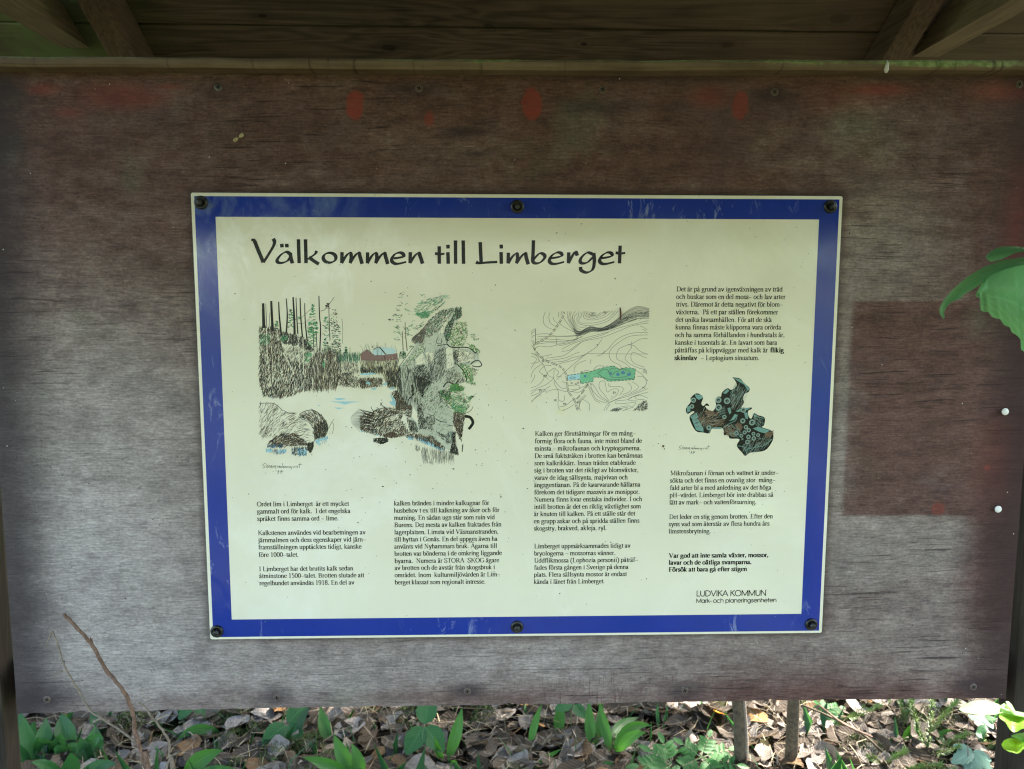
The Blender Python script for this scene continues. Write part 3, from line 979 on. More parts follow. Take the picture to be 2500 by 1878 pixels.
X, A, CH, D = .45, .675, .655, -.205
def sb(x, w=.085): return ('s', [(x - w, .010), (x + w, .010)])
def st(x, y, w=.085): return ('s', [(x - w, y - .030), (x, y - .004)])
def tt(x, w=.09, y=CH): return ('s', [(x - w, y - .010), (x + w, y - .010)])
def L(*p): return ('n', list(p))
def C(*p): return ('n', spline(p, 5))
def arch(x0, x1): return C((x0, .30), (x0 + .09, .405), (x0 + (x1 - x0) * .68, .435), (x1 - .02, .38), (x1, .28), (x1, 0))
GL = {
 'a': (.444, [C((.07, .33), (.11, .42), (.20, .44), (.28, .40), (.30, .31), (.30, .10), (.34, .02), (.42, .05)), C((.30, .27), (.14, .20), (.07, .12), (.09, .02), (.18, .012), (.30, .09))]),
 'b': (.5, [L((.11, A), (.11, .03)), ('n', E(.275, .225, .165, .215, 150, -150, 16)), st(.11, A)]),
 'c': (.444, [('n', E(.24, .225, .175, .215, 40, 320, 14))]),
 'd': (.5, [('n', E(.225, .225, .165, .215, 30, 330, 16)), L((.38, A), (.38, .02)), st(.38, A), ('s', [(.38, .012), (.47, .02)])]),
 'e': (.444, [('n', E(.235, .225, .180, .215, 10, 325, 14)), ('s', [(.06, .26), (.41, .26)])]),
 'f': (.333, [C((.36, .60), (.31, .655), (.23, .655), (.165, .57), (.16, .44), (.16, 0)), ('s', [(.03, .435), (.30, .435)]), sb(.16)]),
 'g': (.5, [('n', E(.215, .295, .135, .14, 0, 360, 16)), C((.13, .17), (.09, .10), (.17, .055), (.36, .045), (.44, -.04), (.38, -.155), (.22, -.195), (.08, -.155), (.07, -.07), (.16, .0)), ('s', [(.33, .40), (.47, .415)])]),
 'h': (.5, [L((.11, A), (.11, 0)), arch(.11, .385), st(.11, A), sb(.11), sb(.385)]),
 'i': (.278, [L((.145, X), (.145, 0)), ('d', .145, .60), st(.145, X), sb(.145)]),
 'j': (.278, [C((.15, X), (.15, -.05), (.12, -.18), (-.02, -.19)), ('d', .15, .60), st(.15, X)]),
 'k': (.5, [L((.11, A), (.11, 0)), ('s', [(.12, .22), (.37, .43)]), L((.20, .28), (.40, .01)), st(.11, A), sb(.11), sb(.41, .075), ('s', [(.27, .44), (.45, .44)])]),
 'l': (.278, [L((.14, A), (.14, 0)), st(.14, A), sb(.14)]),
 'm': (.778, [L((.11, X), (.11, 0)), arch(.11, .385), arch(.385, .66), st(.11, X), sb(.11), sb(.385), sb(.66)]),
 'n': (.5, [L((.11, X), (.11, 0)), arch(.11, .385), st(.11, X), sb(.11), sb(.385)]),
 'o': (.5, [('n', E(.25, .225, .185, .215, 0, 360, 18))]),
 'p': (.5, [L((.11, X), (.11, D)), ('n', E(.275, .225, .165, .215, 150, -150, 16)), st(.11, X), ('s', [(.02, D + .01), (.21, D + .01)])]),
 'q': (.5, [('n', E(.225, .225, .165, .215, 30, 330, 16)), L((.38, X), (.38, D)), ('s', [(.30, D + .01), (.47, D + .01)])]),
 'r': (.333, [L((.11, X), (.11, 0)), C((.11, .29), (.18, .40), (.24, .435), (.30, .405)), st(.11, X), sb(.11)]),
 's': (.389, [C((.31, .33), (.27, .42), (.18, .44), (.09, .39), (.09, .31), (.20, .23), (.31, .15), (.31, .06), (.21, .01), (.11, .03), (.06, .13))]),
 't': (.278, [C((.14, .56), (.14, .10), (.17, .02), (.27, .03)), ('s', [(.03, .435), (.27, .435)])]),
 'u': (.5, [C((.11, X), (.11, .12), (.14, .03), (.21, .012), (.30, .05), (.385, .13)), L((.385, X), (.385, .02)), st(.11, X), st(.385, X), ('s', [(.385, .012), (.47, .02)])]),
 'v': (.5, [L((.07, .44), (.25, .01)), L((.25, .01), (.42, .44)), ('s', [(.01, .44), (.19, .44)]), ('s', [(.34, .44), (.48, .44)])]),
 'w': (.722, [L((.06, .44), (.22, .01)), L((.22, .01), (.36, .44)), L((.36, .44), (.50, .01)), L((.50, .01), (.65, .44)), ('s', [(.0, .44), (.16, .44)]), ('s', [(.58, .44), (.72, .44)])]),
 'x': (.5, [L((.08, .44), (.40, .01)), ('s', [(.40, .44), (.08, .01)]), ('s', [(.01, .44), (.18, .44)]), ('s', [(.32, .44), (.48, .44)]), ('s', [(.01, .01), (.17, .01)]), ('s', [(.31, .01), (.49, .01)])]),
 'y': (.5, [L((.07, .44), (.26, .01)), C((.42, .44), (.26, .01), (.18, -.17), (.05, -.18)), ('s', [(.01, .44), (.19, .44)]), ('s', [(.34, .44), (.48, .44)])]),
 'z': (.444, [('s', [(.05, .43), (.38, .43)]), L((.38, .43), (.06, .015)), ('s', [(.06, .015), (.40, .015)])]),
 'A': (.722, [L((.36, CH), (.63, 0)), ('s', [(.35, CH), (.09, 0)]), ('s', [(.18, .22), (.53, .22)]), sb(.09, .075), sb(.63)]),
 'B': (.667, [L((.16, CH), (.16, 0)), C((.16, .645), (.40, .635), (.49, .54), (.43, .40), (.20, .345)), C((.20, .345), (.50, .31), (.57, .17), (.48, .04), (.16, .012)), ('s', [(.05, .645), (.16, .645)]), ('s', [(.05, .01), (.16, .01)])]),
 'D': (.722, [L((.16, CH), (.16, 0)), C((.16, .645), (.45, .62), (.62, .48), (.63, .28), (.52, .08), (.16, .012)), ('s', [(.05, .645), (.16, .645)]), ('s', [(.05, .01), (.16, .01)])]),
 'E': (.611, [L((.16, CH), (.16, 0)), ('s', [(.05, .645), (.53, .645), (.54, .52)]), ('s', [(.16, .34), (.44, .34)]), ('s', [(.05, .012), (.55, .012), (.58, .15)])]),
 'F': (.556, [L((.16, CH), (.16, 0)), ('s', [(.05, .645), (.50, .645), (.51, .52)]), ('s', [(.16, .33), (.42, .33)]), sb(.16, .1)]),
 'G': (.722, [('n', E(.37, .33, .31, .32, 40, 325, 18)), L((.63, .28), (.63, .05)), ('s', [(.50, .28), (.70, .28)])]),
 'H': (.722, [L((.16, CH), (.16, 0)), L((.56, CH), (.56, 0)), ('s', [(.16, .34), (.56, .34)]), tt(.16), tt(.56), sb(.16), sb(.56)]),
 'I': (.333, [L((.165, CH), (.165, 0)), tt(.165, .12), sb(.165, .12)]),
 'K': (.722, [L((.16, CH), (.16, 0)), ('s', [(.17, .30), (.58, .64)]), L((.28, .38), (.62, .01)), tt(.16), sb(.16), tt(.58, .08), sb(.63, .08)]),
 'L': (.611, [L((.16, CH), (.16, 0)), tt(.16, .11), ('s', [(.05, .012), (.54, .012), (.58, .17)])]),
 'M': (.889, [('s', [(.15, CH), (.15, 0)]), L((.15, CH), (.43, .06)), ('s', [(.43, .06), (.72, CH)]), L((.73, CH), (.73, 0)), sb(.15, .1), sb(.73), tt(.12, .08), tt(.76, .08)]),
 'N': (.722, [('s', [(.14, CH), (.14, 0)]), L((.14, CH), (.59, .02)), ('s', [(.59, .0), (.59, CH)]), sb(.14, .1), tt(.59, .1), tt(.09, .07)]),
 'O': (.722, [('n', E(.36, .325, .31, .32, 0, 360, 22))]),
 'P': (.556, [L((.16, CH), (.16, 0)), C((.16, .645), (.40, .635), (.50, .50), (.42, .345), (.18, .305)), ('s', [(.04, .645), (.16, .645)]), sb(.16, .11)]),
 'R': (.667, [L((.16, CH), (.16, 0)), C((.16, .645), (.42, .635), (.51, .50), (.42, .35), (.18, .325)), L((.33, .33), (.60, .02)), ('s', [(.04, .645), (.16, .645)]), sb(.16, .1), sb(.61, .06)]),
 'S': (.556, [C((.47, .50), (.42, .63), (.26, .66), (.11, .59), (.11, .46), (.27, .35), (.46, .22), (.45, .07), (.28, -.005), (.11, .04), (.05, .19))]),
 'T': (.611, [L((.305, CH), (.305, 0)), ('s', [(.04, .50), (.06, .645), (.55, .645), (.57, .50)]), sb(.305, .11)]),
 'U': (.722, [C((.17, CH), (.17, .22), (.22, .05), (.37, .0), (.53, .06), (.57, .22)), ('s', [(.57, .22), (.57, CH)]), tt(.17, .11), tt(.57, .1)]),
 'V': (.722, [L((.11, CH), (.37, .01)), ('s', [(.37, .01), (.62, CH)]), tt(.11, .1), tt(.62, .08)]),
 '0': (.5, [('n', E(.25, .325, .185, .32, 0, 360, 18))]),
 '1': (.5, [L((.26, .66), (.26, 0)), ('s', [(.12, .57), (.26, .655)]), sb(.26, .12)]),
 '5': (.5, [('s', [(.40, .655), (.16, .655)]), L((.16, .655), (.12, .40)), C((.12, .40), (.28, .40), (.40, .28), (.36, .08), (.20, -.005), (.06, .05))]),
 '8': (.5, [('n', E(.25, .50, .145, .155, 0, 360, 16)), ('n', E(.25, .17, .18, .175, 0, 360, 16))]),
 '9': (.5, [('n', E(.24, .44, .175, .21, 0, 360, 18)), C((.41, .43), (.40, .22), (.28, .05), (.08, -.01))]),
 '.': (.25, [('d', .11, .05)]), ',': (.25, [('d', .11, .05), ('s', [(.14, .04), (.08, -.12)])]),
 '-': (.333, [('n2', [(.04, .21), (.28, .21)])]), '–': (.5, [('n2', [(.02, .225), (.46, .225)])]),
 '(': (.333, [C((.29, .67), (.12, .48), (.06, .23), (.12, -.02), (.29, -.2))]), ')': (.333, [C((.04, .67), (.21, .48), (.27, .23), (.21, -.02), (.04, -.2))]),
 ' ': (.25, []),
}
def acc(ch, base, dx, kind, dyy=0):
    w, s = GL[base]
    e = [('d', dx - .095, .585 + dyy), ('d', dx + .095, .585 + dyy)] if kind == 'u' else [('s', E(dx, .60 + dyy, .075, .08, 0, 360, 10))]
    GL[ch] = (w, s + e)
acc('ä', 'a', .21, 'u'); acc('å', 'a', .21, 'r'); acc('ö', 'o', .25, 'u'); acc('Ä', 'A', .36, 'u', .19)

def wid(t): return sum(GL[c][0] for c in t)
def set_line(ink, text, x0, x1, zb, em, thick, thin, mat):
    """one printed line from x0 to x1 on the baseline zb"""
    k = (x1 - x0) / (wid(text) * em)
    x = x0
    for c in text:
        w, st_ = GL[c]
        for q in st_:
            if q[0] == 'd':
                ink.disc(x + q[1] * em * k, zb + q[2] * em, .062 * em * (thick / .105), mat, 8)
                continue
            pts = [(x + a * em * k, zb + b * em) for a, b in q[1]]
            if q[0] == 'n':
                ink.nib(pts, thick * em, thin * em, mat)
            elif q[0] == 'n2':
                ink.ribbon(pts, [.05 * em] * len(pts), mat)
            else:
                ink.ribbon(pts, [thin * 1.1 * em] * len(pts), mat)
        x += w * em * k

SANS = {
 'L': (.46, [[(.07, .74), (.07, .0), (.42, .0)]]), 'U': (.68, [spline([(.08, .74), (.08, .26), (.16, .06), (.34, -.01), (.52, .06), (.60, .26), (.60, .74)], 5)]),
 'D': (.74, [[(.08, .74), (.08, 0)], spline([(.08, .74), (.36, .73), (.62, .58), (.68, .37), (.62, .16), (.36, .01), (.08, 0)], 5)]),
 'V': (.70, [[(.03, .74), (.35, 0), (.67, .74)]]), 'I': (.23, [[(.11, .74), (.11, 0)]]),
 'K': (.60, [[(.08, .74), (.08, 0)], [(.52, .74), (.09, .34)], [(.20, .45), (.57, 0)]]), 'A': (.74, [[(.03, 0), (.37, .74), (.71, 0)], [(.14, .24), (.60, .24)]]),
 'O': (.87, [E(.435, .37, .38, .39, 0, 360, 26)]), 'M': (.92, [[(.08, 0), (.08, .74), (.46, .05), (.84, .74), (.84, 0)]]), 'N': (.74, [[(.08, 0), (.08, .74), (.66, 0), (.66, .74)]]),
 'a': (.68, [E(.31, .27, .25, .28, 0, 360, 20), [(.58, .54), (.58, 0)]]), 'r': (.30, [[(.08, .54), (.08, 0)], spline([(.08, .36), (.13, .50), (.27, .54)], 4)]),
 'k': (.50, [[(.08, .74), (.08, 0)], [(.42, .54), (.09, .24)], [(.20, .34), (.46, 0)]]), '-': (.33, [[(.04, .26), (.27, .26)]]), 'o': (.65, [E(.325, .27, .27, .28, 0, 360, 20)]),
 'c': (.63, [E(.32, .27, .27, .28, 40, 320, 16)]), 'h': (.61, [[(.08, .74), (.08, 0)], spline([(.08, .30), (.14, .48), (.31, .55), (.46, .48), (.52, .30), (.52, 0)], 4)]),
 'p': (.68, [E(.36, .27, .25, .28, 0, 360, 20), [(.09, .54), (.09, -.2)]]), 'l': (.20, [[(.10, .74), (.10, 0)]]), 'n': (.61, [[(.08, .54), (.08, 0)], spline([(.08, .30), (.14, .48), (.31, .55), (.46, .48), (.52, .30), (.52, 0)], 4)]),
 'e': (.65, [E(.325, .27, .27, .28, 0, 325, 18), [(.06, .27), (.60, .27)]]), 'i': (.20, [[(.10, .54), (.10, 0)], [(.10, .74), (.10, .68)]]),
 'g': (.68, [E(.31, .27, .25, .28, 0, 360, 20), spline([(.58, .54), (.58, -.04), (.48, -.19), (.30, -.21), (.10, -.14)], 4)]), 's': (.44, [spline([(.37, .42), (.30, .53), (.17, .54), (.08, .44), (.13, .32), (.30, .24), (.38, .12), (.27, .0), (.12, .0), (.05, .12)], 4)]),
 't': (.34, [[(.16, .74), (.16, 0)], [(.02, .54), (.31, .54)]]), ' ': (.28, []),
}
def set_sans(ink, text, x0, x1, zb, cap, w, mat):
    em = cap / .74
    k = (x1 - x0) / (sum(SANS[c][0] for c in text) * em)
    x = x0
    for c in text:
        for q in SANS[c][1]:
            pts = [(x + a * em * k, zb + b * em) for a, b in q]
            if len(pts) <= 5:                      # straight strokes: one bar per stroke, so that corners stay full
                for p0, p1 in zip(pts, pts[1:]):
                    d = math.hypot(p1[0] - p0[0], p1[1] - p0[1]) or 1e-9
                    ex, ez = (p1[0] - p0[0]) / d * w * em * .35, (p1[1] - p0[1]) / d * w * em * .35
                    ink.ribbon([(p0[0] - ex, p0[1] - ez), (p1[0] + ex, p1[1] + ez)], [w * em] * 2, mat)
            else:
                ink.ribbon(pts, [w * em] * len(pts), mat)
        x += SANS[c][0] * em * k
# ------------------------------------------------------------------ the sign
SW, SH = 0.70, 0.70 / 1.41427
sign = thing('information_sign', (0, 0, SZ), 'large cream information sign in a blue frame, with drawings and Swedish text', 'information sign')
def rounded(x0, z0, x1, z1, r, n=4):
    o = []
    for cx, cz, a in ((x1 - r, z1 - r, 0), (x0 + r, z1 - r, 90), (x0 + r, z0 + r, 180), (x1 - r, z0 + r, 270)):
        o += [(cx + r * math.cos(math.radians(a + 90 * k / n)), cz + r * math.sin(math.radians(a + 90 * k / n))) for k in range(n + 1)]
    return o
hw, hh = SW / 2, SH / 2
o0 = rounded(-hw, SZ - hh, hw, SZ + hh, .0022)
k = len(o0)
ins = rounded(-hw + .0005, SZ - hh + .0005, hw - .0005, SZ + hh - .0005, .0020)
v = [(a, YB - .0006, b) for a, b in o0] + [(a, .0006, b) for a, b in o0] + [(a, 0, b) for a, b in ins]
f = [tuple(range(k - 1, -1, -1)), tuple(range(2 * k, 3 * k))]
for r in (0, 1):
    f += [(r * k + i, r * k + (i + 1) % k, (r + 1) * k + (i + 1) % k, (r + 1) * k + i) for i in range(k)]
pl = mesh_obj('sign_panel', v, f, M['white'], sign)
bm = bmesh.new(); bm.from_mesh(pl.data); bmesh.ops.recalc_face_normals(bm, faces=bm.faces); bm.to_mesh(pl.data); bm.free()
ink = Ink(1)
tb, tl = .0205, .0215
rim, rimb = .0037, .0030
xo0, xo1, zo0, zo1 = -hw + rim, hw - rim, SZ - hh + rimb, SZ + hh - rim
xi0, xi1, zi0, zi1 = xo0 + tl, xo1 - tl, zo0 + tb, zo1 - tl
for q in ([(xo0, zo1), (xi0, zi1), (xi1, zi1), (xo1, zo1)], [(xo0, zo0), (xo1, zo0), (xi1, zi0), (xi0, zi0)],
          [(xo0, zo0), (xi0, zi0), (xi0, zi1), (xo0, zo1)], [(xo1, zo0), (xo1, zo1), (xi1, zi1), (xi1, zi0)]):
    b = len(ink.v)
    ink.v += [(p[0], ink.y0, p[1]) for p in q]
    ink.f.append((b, b + 1, b + 2, b + 3)); ink.mi.append(ink.mat('blue'))
ink.build('blue_border', sign)

for (px, py, nx2, nz2) in ((491, 495, -.0008, .0006), (1263, 505, 0, .0004), (2027, 505, .0012, .0006), (530, 1541, -.0008, -.0002), (1262, 1530, 0, 0), (1980, 1524, .0008, -.0006)):
    cx, cz = sx(px, py)
    m = MB()
    lathe(m, cx, -.0001, cz, [(.0072, -.0003), (.0072, .0012), (.0062, .0022), (.0046, .0026), (.0042, .0018)], 24)
    bolt = m.build('bolt', M['bolt'], sign, True)
    m = MB()
    lathe(m, cx, -.0012, cz, [(.0036, 0), (.0036, .0046), (.0028, .0058), (.0012, .0062)], 6)
    m.build('bolt_head', M['bolt'], bolt)

# title, a broad pen running hand
ink = Ink(2)
def T1(x, y): return sx(590 + x * .22152, 560 + y * .22152)
def T2(x, y): return sx(1040 + x * .23056, 560 + y * .23056)
S_ = {}
t1 = [[(105, 118), (140, 128), (178, 220), (240, 366)], [(240, 366), (298, 275), (350, 185), (362, 135), (346, 104)],
      [(441, 160), (446, 200)], [(496, 160), (500, 200)],
      [(545, 282), (495, 250), (435, 280), (393, 335), (402, 365), (450, 370), (508, 345), (545, 290)], [(536, 260), (544, 320), (560, 376)],
      [(626, 110), (628, 200), (634, 374)], [(704, 110), (706, 220), (710, 374)], [(826, 238), (806, 275), (728, 330)], [(742, 308), (800, 352), (852, 384)],
      E(969, 314, 70, 54, 60, 420, 22)]
t1 = [[(a, b) for a, b in s] for s in t1]
mm_ = [[(1106, 252), (1104, 374)], [(1104, 374), (1150, 296), (1192, 262), (1208, 296), (1196, 374)], [(1196, 374), (1245, 296), (1290, 260), (1306, 306), (1328, 382)]]
t1 += mm_ + [[(a + 282, b + 2) for a, b in s] for s in mm_]
t1 += [[(1672, 322), (1740, 312), (1786, 300), (1776, 270), (1740, 257), (1690, 275), (1654, 325), (1664, 363), (1715, 381), (1815, 360)],
       [(1859, 252), (1856, 374)], [(1856, 374), (1905, 296), (1950, 262), (1968, 300), (1995, 380)]]
t2 = [[(140, 180), (141, 366)], [(95, 256), (150, 264), (196, 258)], [(231, 164), (235, 204)], [(232, 242), (236, 366)],
      [(312, 118), (314, 366)], [(394, 118), (398, 366)], [(574, 136), (584, 348)], [(530, 346), (562, 358), (650, 352), (755, 346)],
      [(796, 162), (798, 204)], [(795, 242), (798, 366)],
      [(873, 248), (870, 362)], [(870, 362), (915, 290), (958, 257), (970, 296), (958, 362)], [(958, 362), (1008, 290), (1050, 254), (1062, 300), (1082, 372)],
      [(1138, 116), (1134, 250), (1131, 335), (1160, 360), (1212, 350), (1257, 300), (1245, 265), (1200, 258), (1140, 318)],
      [(1318, 308), (1395, 296), (1437, 280), (1427, 252), (1385, 247), (1332, 280), (1306, 330), (1328, 362), (1380, 366), (1462, 346)],
      [(1512, 244), (1508, 360)], [(1508, 360), (1550, 282), (1584, 240), (1602, 280)],
      [(1772, 268), (1712, 247), (1655, 288), (1632, 335), (1655, 360), (1710, 350), (1772, 290)], [(1777, 250), (1782, 350), (1762, 428), (1702, 458), (1645, 436), (1636, 398)],
      [(1850, 308), (1927, 296), (1969, 280), (1959, 252), (1917, 247), (1864, 280), (1838, 330), (1860, 362), (1912, 366), (1994, 346)],
      [(2056, 173), (2049, 362)], [(2008, 248), (2060, 256), (2110, 250)]]
for T, src in ((T1, t1), (T2, t2)):
    for s in src:
        pts = spline(s, 7) if len(s) > 2 and len(s) < 20 else (s if len(s) >= 20 else spline(s, 4))
        ink.nib([T(a, b) for a, b in pts], .0041, .0014, 'ink', math.radians(28))
ink.build('title_lettering', sign)

# body text: crop origin, crop scale, lines (text, x0, x1, baseline)
EM = .00795
blocks = [
 ((600, 1200), .29837, [
  ('Ordet lim i Limberget  är ett mycket', 92, 845, 122), ('gammalt ord för kalk.  I det engelska', 93, 857, 181), ('språket finns samma ord – lime.', 94, 762, 241),
  ('Kalkstenen användes vid bearbetningen av', 100, 982, 357), ('järnmalmen och dess egenskaper vid järn–', 102, 984, 416), ('framställningen upptäcktes tidigt, kanske', 103, 948, 474), ('före 1000–talet.', 105, 434, 536),
  ('I Limberget har det brutits kalk sedan', 109, 880, 652), ('åtminstone 1500–talet. Brotten slutade att', 110, 970, 709), ('regelbundet användas 1918. En del av', 112, 890, 768),
  ('kalken brändes i mindre kalkugnar för', 1212, 1992, 115), ('husbehov t ex till kalkning av åker och för', 1212, 2076, 174), ('murning. En sådan ugn står som ruin vid', 1213, 2038, 233), ('Burens. Det mesta av kalken fraktades från', 1215, 2092, 292),
  ('lagerplatsen, Limsta vid Väsmanstranden,', 1215, 2068, 351), ('till hyttan i Gonäs. En del uppges även ha', 1215, 2060, 410), ('använts vid Nyhammars bruk. Ägarna till', 1215, 2057, 468), ('brotten var bönderna i de omkring liggande', 1216, 2096, 527),
  ('byarna.  Numera är STORA  SKOG ägare', 1218, 2074, 586), ('av brotten och de avstår från skogsbruk i', 1218, 2040, 643), ('området. Inom  kulturmiljövården är Lim–', 1218, 2083, 702), ('berget klassat som regionalt intresse.', 1219, 1964, 761)]),
 ((1280, 1040), .24673, [
  ('Kalken ger förutsättningar för en mång–', 105, 1104, 98), ('formig flora och fauna, inte minst bland de', 103, 1164, 172), ('minsta – mikrofaunan och kryptogamerna.', 101, 1156, 245), ('De små fuktstråken i brotten kan benämnas', 101, 1171, 318),
  ('som kalkrikkärr. Innan träden etablerade', 99, 1102, 390), ('sig i brotten var det rikligt av blomväxter,', 98, 1131, 461), ('varav de idag sällsynta, majvivan och', 98, 1023, 534), ('ängsgentianan. På de kvarvarande hällarna', 97, 1149, 606),
  ('förekom det tidigare massvis av mosippor.', 97, 1144, 678), ('Numera finns kvar enstaka individer. I och', 97, 1166, 750), ('intill brotten är det en riklig växtlighet som', 96, 1154, 822), ('är knuten till kalken. På ett ställe står det', 95, 1096, 893),
  ('en grupp askar och på spridda ställen finns', 94, 1140, 964), ('skogstry, brakved, akleja, ryl.', 93, 816, 1035),
  ('Limberget uppmärksammades tidigt av', 97, 1051, 1212), ('bryologerna – mossornas vänner.', 96, 904, 1283), ('Uddflikmossa (Lophozia personii) påträf–', 97, 1126, 1353), ('fades första gången i Sverige på denna', 96, 1031, 1423), ('plats. Flera sällsynta mossor är endast', 95, 1014, 1493), ('kända i länet från Limberget.', 95, 796, 1563)]),
 ((1600, 680), .16275, [
  ('Det är på grund av igenväxningen av träd', 315, 1908, 195), ('och buskar som en del moss– och lav arter', 310, 1951, 308), ('trivs. Däremot är detta negativt för blom–', 308, 1913, 422), ('växterna.  På ett par ställen förekommer', 305, 1841, 538),
  ('det unika lavsamhällen. För att de ska', 302, 1746, 653), ('kunna finnas måste klipporna vara orörda', 299, 1886, 765), ('och ha samma förhållanden i hundratals år,', 294, 1942, 880), ('kanske i tusentals år. En lavart som bara', 292, 1826, 995),
  ('påträffas på klippväggar med kalk är', 288, 1686, 1110), ('– Leptogium sinuatum.', 683, 1560, 1225)]),
 ((1600, 1130), .22263, [
  ('Mikrofaunan i förnan och vattnet är under–', 163, 1350, 138), ('sökta och det finns en ovanlig stor  mång–', 158, 1317, 218), ('fald arter bl a med anledning av det höga', 158, 1272, 299), ('pH–värdet. Limberget bör inte drabbas så', 155, 1293, 379), ('lätt av mark– och vattenförsurning.', 152, 1110, 458),
  ('Det leder en stig genom brotten. Efter den', 150, 1288, 617), ('syns vad som återstår av flera hundra års', 145, 1251, 696), ('limstensbrytning.', 145, 609, 775)]),
]
def run(ink, origin, s, text, x0, x1, y, thick, thin, mat):
    a, zb = sx(origin[0] + x0 * s, origin[1] + y * s)
    b, _ = sx(origin[0] + x1 * s, origin[1] + y * s)
    set_line(ink, text, a, b, zb, EM, thick, thin, mat)
for origin, s, lines in blocks:
    last = None
    ink = None
    for (t, x0, x1, y) in lines:
        yy = origin[1] + y * s
        if last is None or yy - last > 22 or yy < last:      # a new paragraph is a part of its own
            if ink:
                ink.build('text_paragraph', sign)
            ink = Ink(2)
        last = yy
        run(ink, origin, s, t, x0, x1, y, .112, .044, 'ink')
    ink.build('text_paragraph', sign)
for (t, x0, x1, y) in (('flikig', 1720, 1926, 1110), ('skinnlav', 285, 626, 1225)):
    ink = Ink(2)
    run(ink, (1600, 680), .16275, t, x0, x1, y, .165, .06, 'ink')
    ink.build('bold_word', sign)
ink = Ink(2)
for (t, x0, x1, y) in (('Var god att inte samla växter, mossor,', 147, 1241, 1042), ('lavar och de oätliga svamparna.', 145, 1056, 1118), ('Försök att bara gå efter stigen', 145, 1004, 1194)):
    run(ink, (1600, 1130), .22263, t, x0, x1, y, .165, .06, 'ink')
ink.build('bold_notice', sign)
ink = Ink(2)
for (t, x0, x1, y, cap, w) in (('LUDVIKA KOMMUN', 450, 1214, 1463, .0064, .105), ('Mark- och planeringsenheten', 447, 1328, 1535, .0047, .115)):
    a, zb = sx(1600 + x0 * .22263, 1130 + y * .22263)
    b, _ = sx(1600 + x1 * .22263, 1130 + y * .22263)
    set_sans(ink, t, a, b, zb, cap, w, 'ink')
ink.build('owner_lettering', sign)

# ------------------------------------------------------------------ drawings
def crop(x0, y0, s):
    return lambda x, y: sx(x0 + x * s, y0 + y * s)
c3, c4 = crop(600, 700, .18049), crop(880, 700, .18049)
c5, c6 = crop(600, 920, .15045), crop(880, 920, .15045)
c7, c8 = crop(1270, 740, .16848), crop(1600, 900, .16275)
PXM = .00047                                     # metres per photograph pixel on the sign

def inside(poly, x, y):
    c = False
    j = len(poly) - 1
    for i in range(len(poly)):
        (xi, yi), (xj, yj) = poly[i], poly[j]
        if (yi > y) != (yj > y) and x < (xj - xi) * (y - yi) / (yj - yi) + xi:
            c = not c
        j = i
    return c

def hatch(ink, conv, poly, n, ang, length, width, mats, spread=14, bend=.2):
    """pen strokes scattered inside a polygon; angle in degrees, 90 = upright; lengths and widths in crop pixels"""
    xs = [p[0] for p in poly]; ys = [p[1] for p in poly]
    s = .18 if conv in (c3, c4) else .16
    k = 0
    tries = 0
    n = int(n * (1.15 if ('ink_leaf' in mats or 'ink_green' in mats) and conv is not c3 else 1.8))
    width *= .66
    length *= .86
    while k < n and tries < n * 12:
        tries += 1
        x, y = random.uniform(min(xs), max(xs)), random.uniform(min(ys), max(ys))
        if not inside(poly, x, y):
            continue
        a = math.radians((ang(x, y) if callable(ang) else ang) + random.gauss(0, spread))
        l = length * random.uniform(.5, 1.3) / 2
        dx, dy = math.cos(a) * l, -math.sin(a) * l
        b = random.uniform(-bend, bend)
        pts = [(x - dx, y - dy), (x - dy * b, y + dx * b), (x + dx, y + dy)]
        if not (inside(poly, *pts[0]) or inside(poly, *pts[2])):
            continue
        m = mats if isinstance(mats, str) else random.choice(mats)
        if m == 'ink' and random.random() < .38:
            m = 'ink_soft'
        w = width * random.uniform(.6, 1.3) * s * PXM
        ink.ribbon([conv(*p) for p in pts], [w * .6, w, w * .4], m)
        k += 1

def line(ink, conv, pts, width, mat, taper=1.0, k=5):
    q = spline(pts, k)
    s = .18 if conv in (c3, c4) else .16
    n = len(q)
    w0 = width * s * PXM
    ink.ribbon([conv(*p) for p in q], [w0 * (1 + (taper - 1) * i / (n - 1)) for i in range(n)], mat)

ink = Ink(2)
cl = [(175, 545), (330, 540), (480, 600), (700, 660), (790, 690), (920, 860), (930, 960), (840, 1060), (840, 1150), (960, 1130), (1280, 1180), (1600, 1280), (1640, 1340), (1380, 1360), (1230, 1340), (1220, 1385), (800, 1400), (740, 1440), (600, 1480), (470, 1510), (380, 1490), (240, 1480), (190, 1330), (170, 1090), (190, 900), (180, 700)]
rock = [(500, 830), (700, 800), (900, 880), (820, 1010), (640, 1010), (520, 900)]
def notrock(p): return p
hatch(ink, c3, [(175, 545), (330, 540), (480, 600), (500, 820), (520, 900), (640, 1010), (820, 1020), (840, 1150), (820, 1400), (600, 1480), (470, 1510), (240, 1480), (190, 1330), (170, 1090), (190, 900)], 1250, 78, 60, 9, ['ink', 'ink', 'ink_brown', 'ink'])
hatch(ink, c3, [(480, 610), (700, 660), (790, 690), (920, 860), (880, 880), (700, 800), (500, 760)], 300, 70, 44, 10, 'ink')
hatch(ink, c3, rock, 75, 50, 70, 6, ['ink_brown', 'ink', 'ink_soft'])
hatch(ink, c3, [(840, 1030), (960, 880), (1100, 830), (1280, 880), (1290, 1180), (1220, 1385), (800, 1400)], 520, lambda x, y: 90 + (x - 1020) * -.06, 110, 7, ['ink', 'ink', 'ink_brown'], 9)
hatch(ink, c3, [(1230, 1190), (1380, 1160), (1600, 1280), (1640, 1340), (1560, 1370), (1380, 1355), (1220, 1330)], 240, 100, 44, 8, ['ink', 'ink_brown', 'ink'], 28)
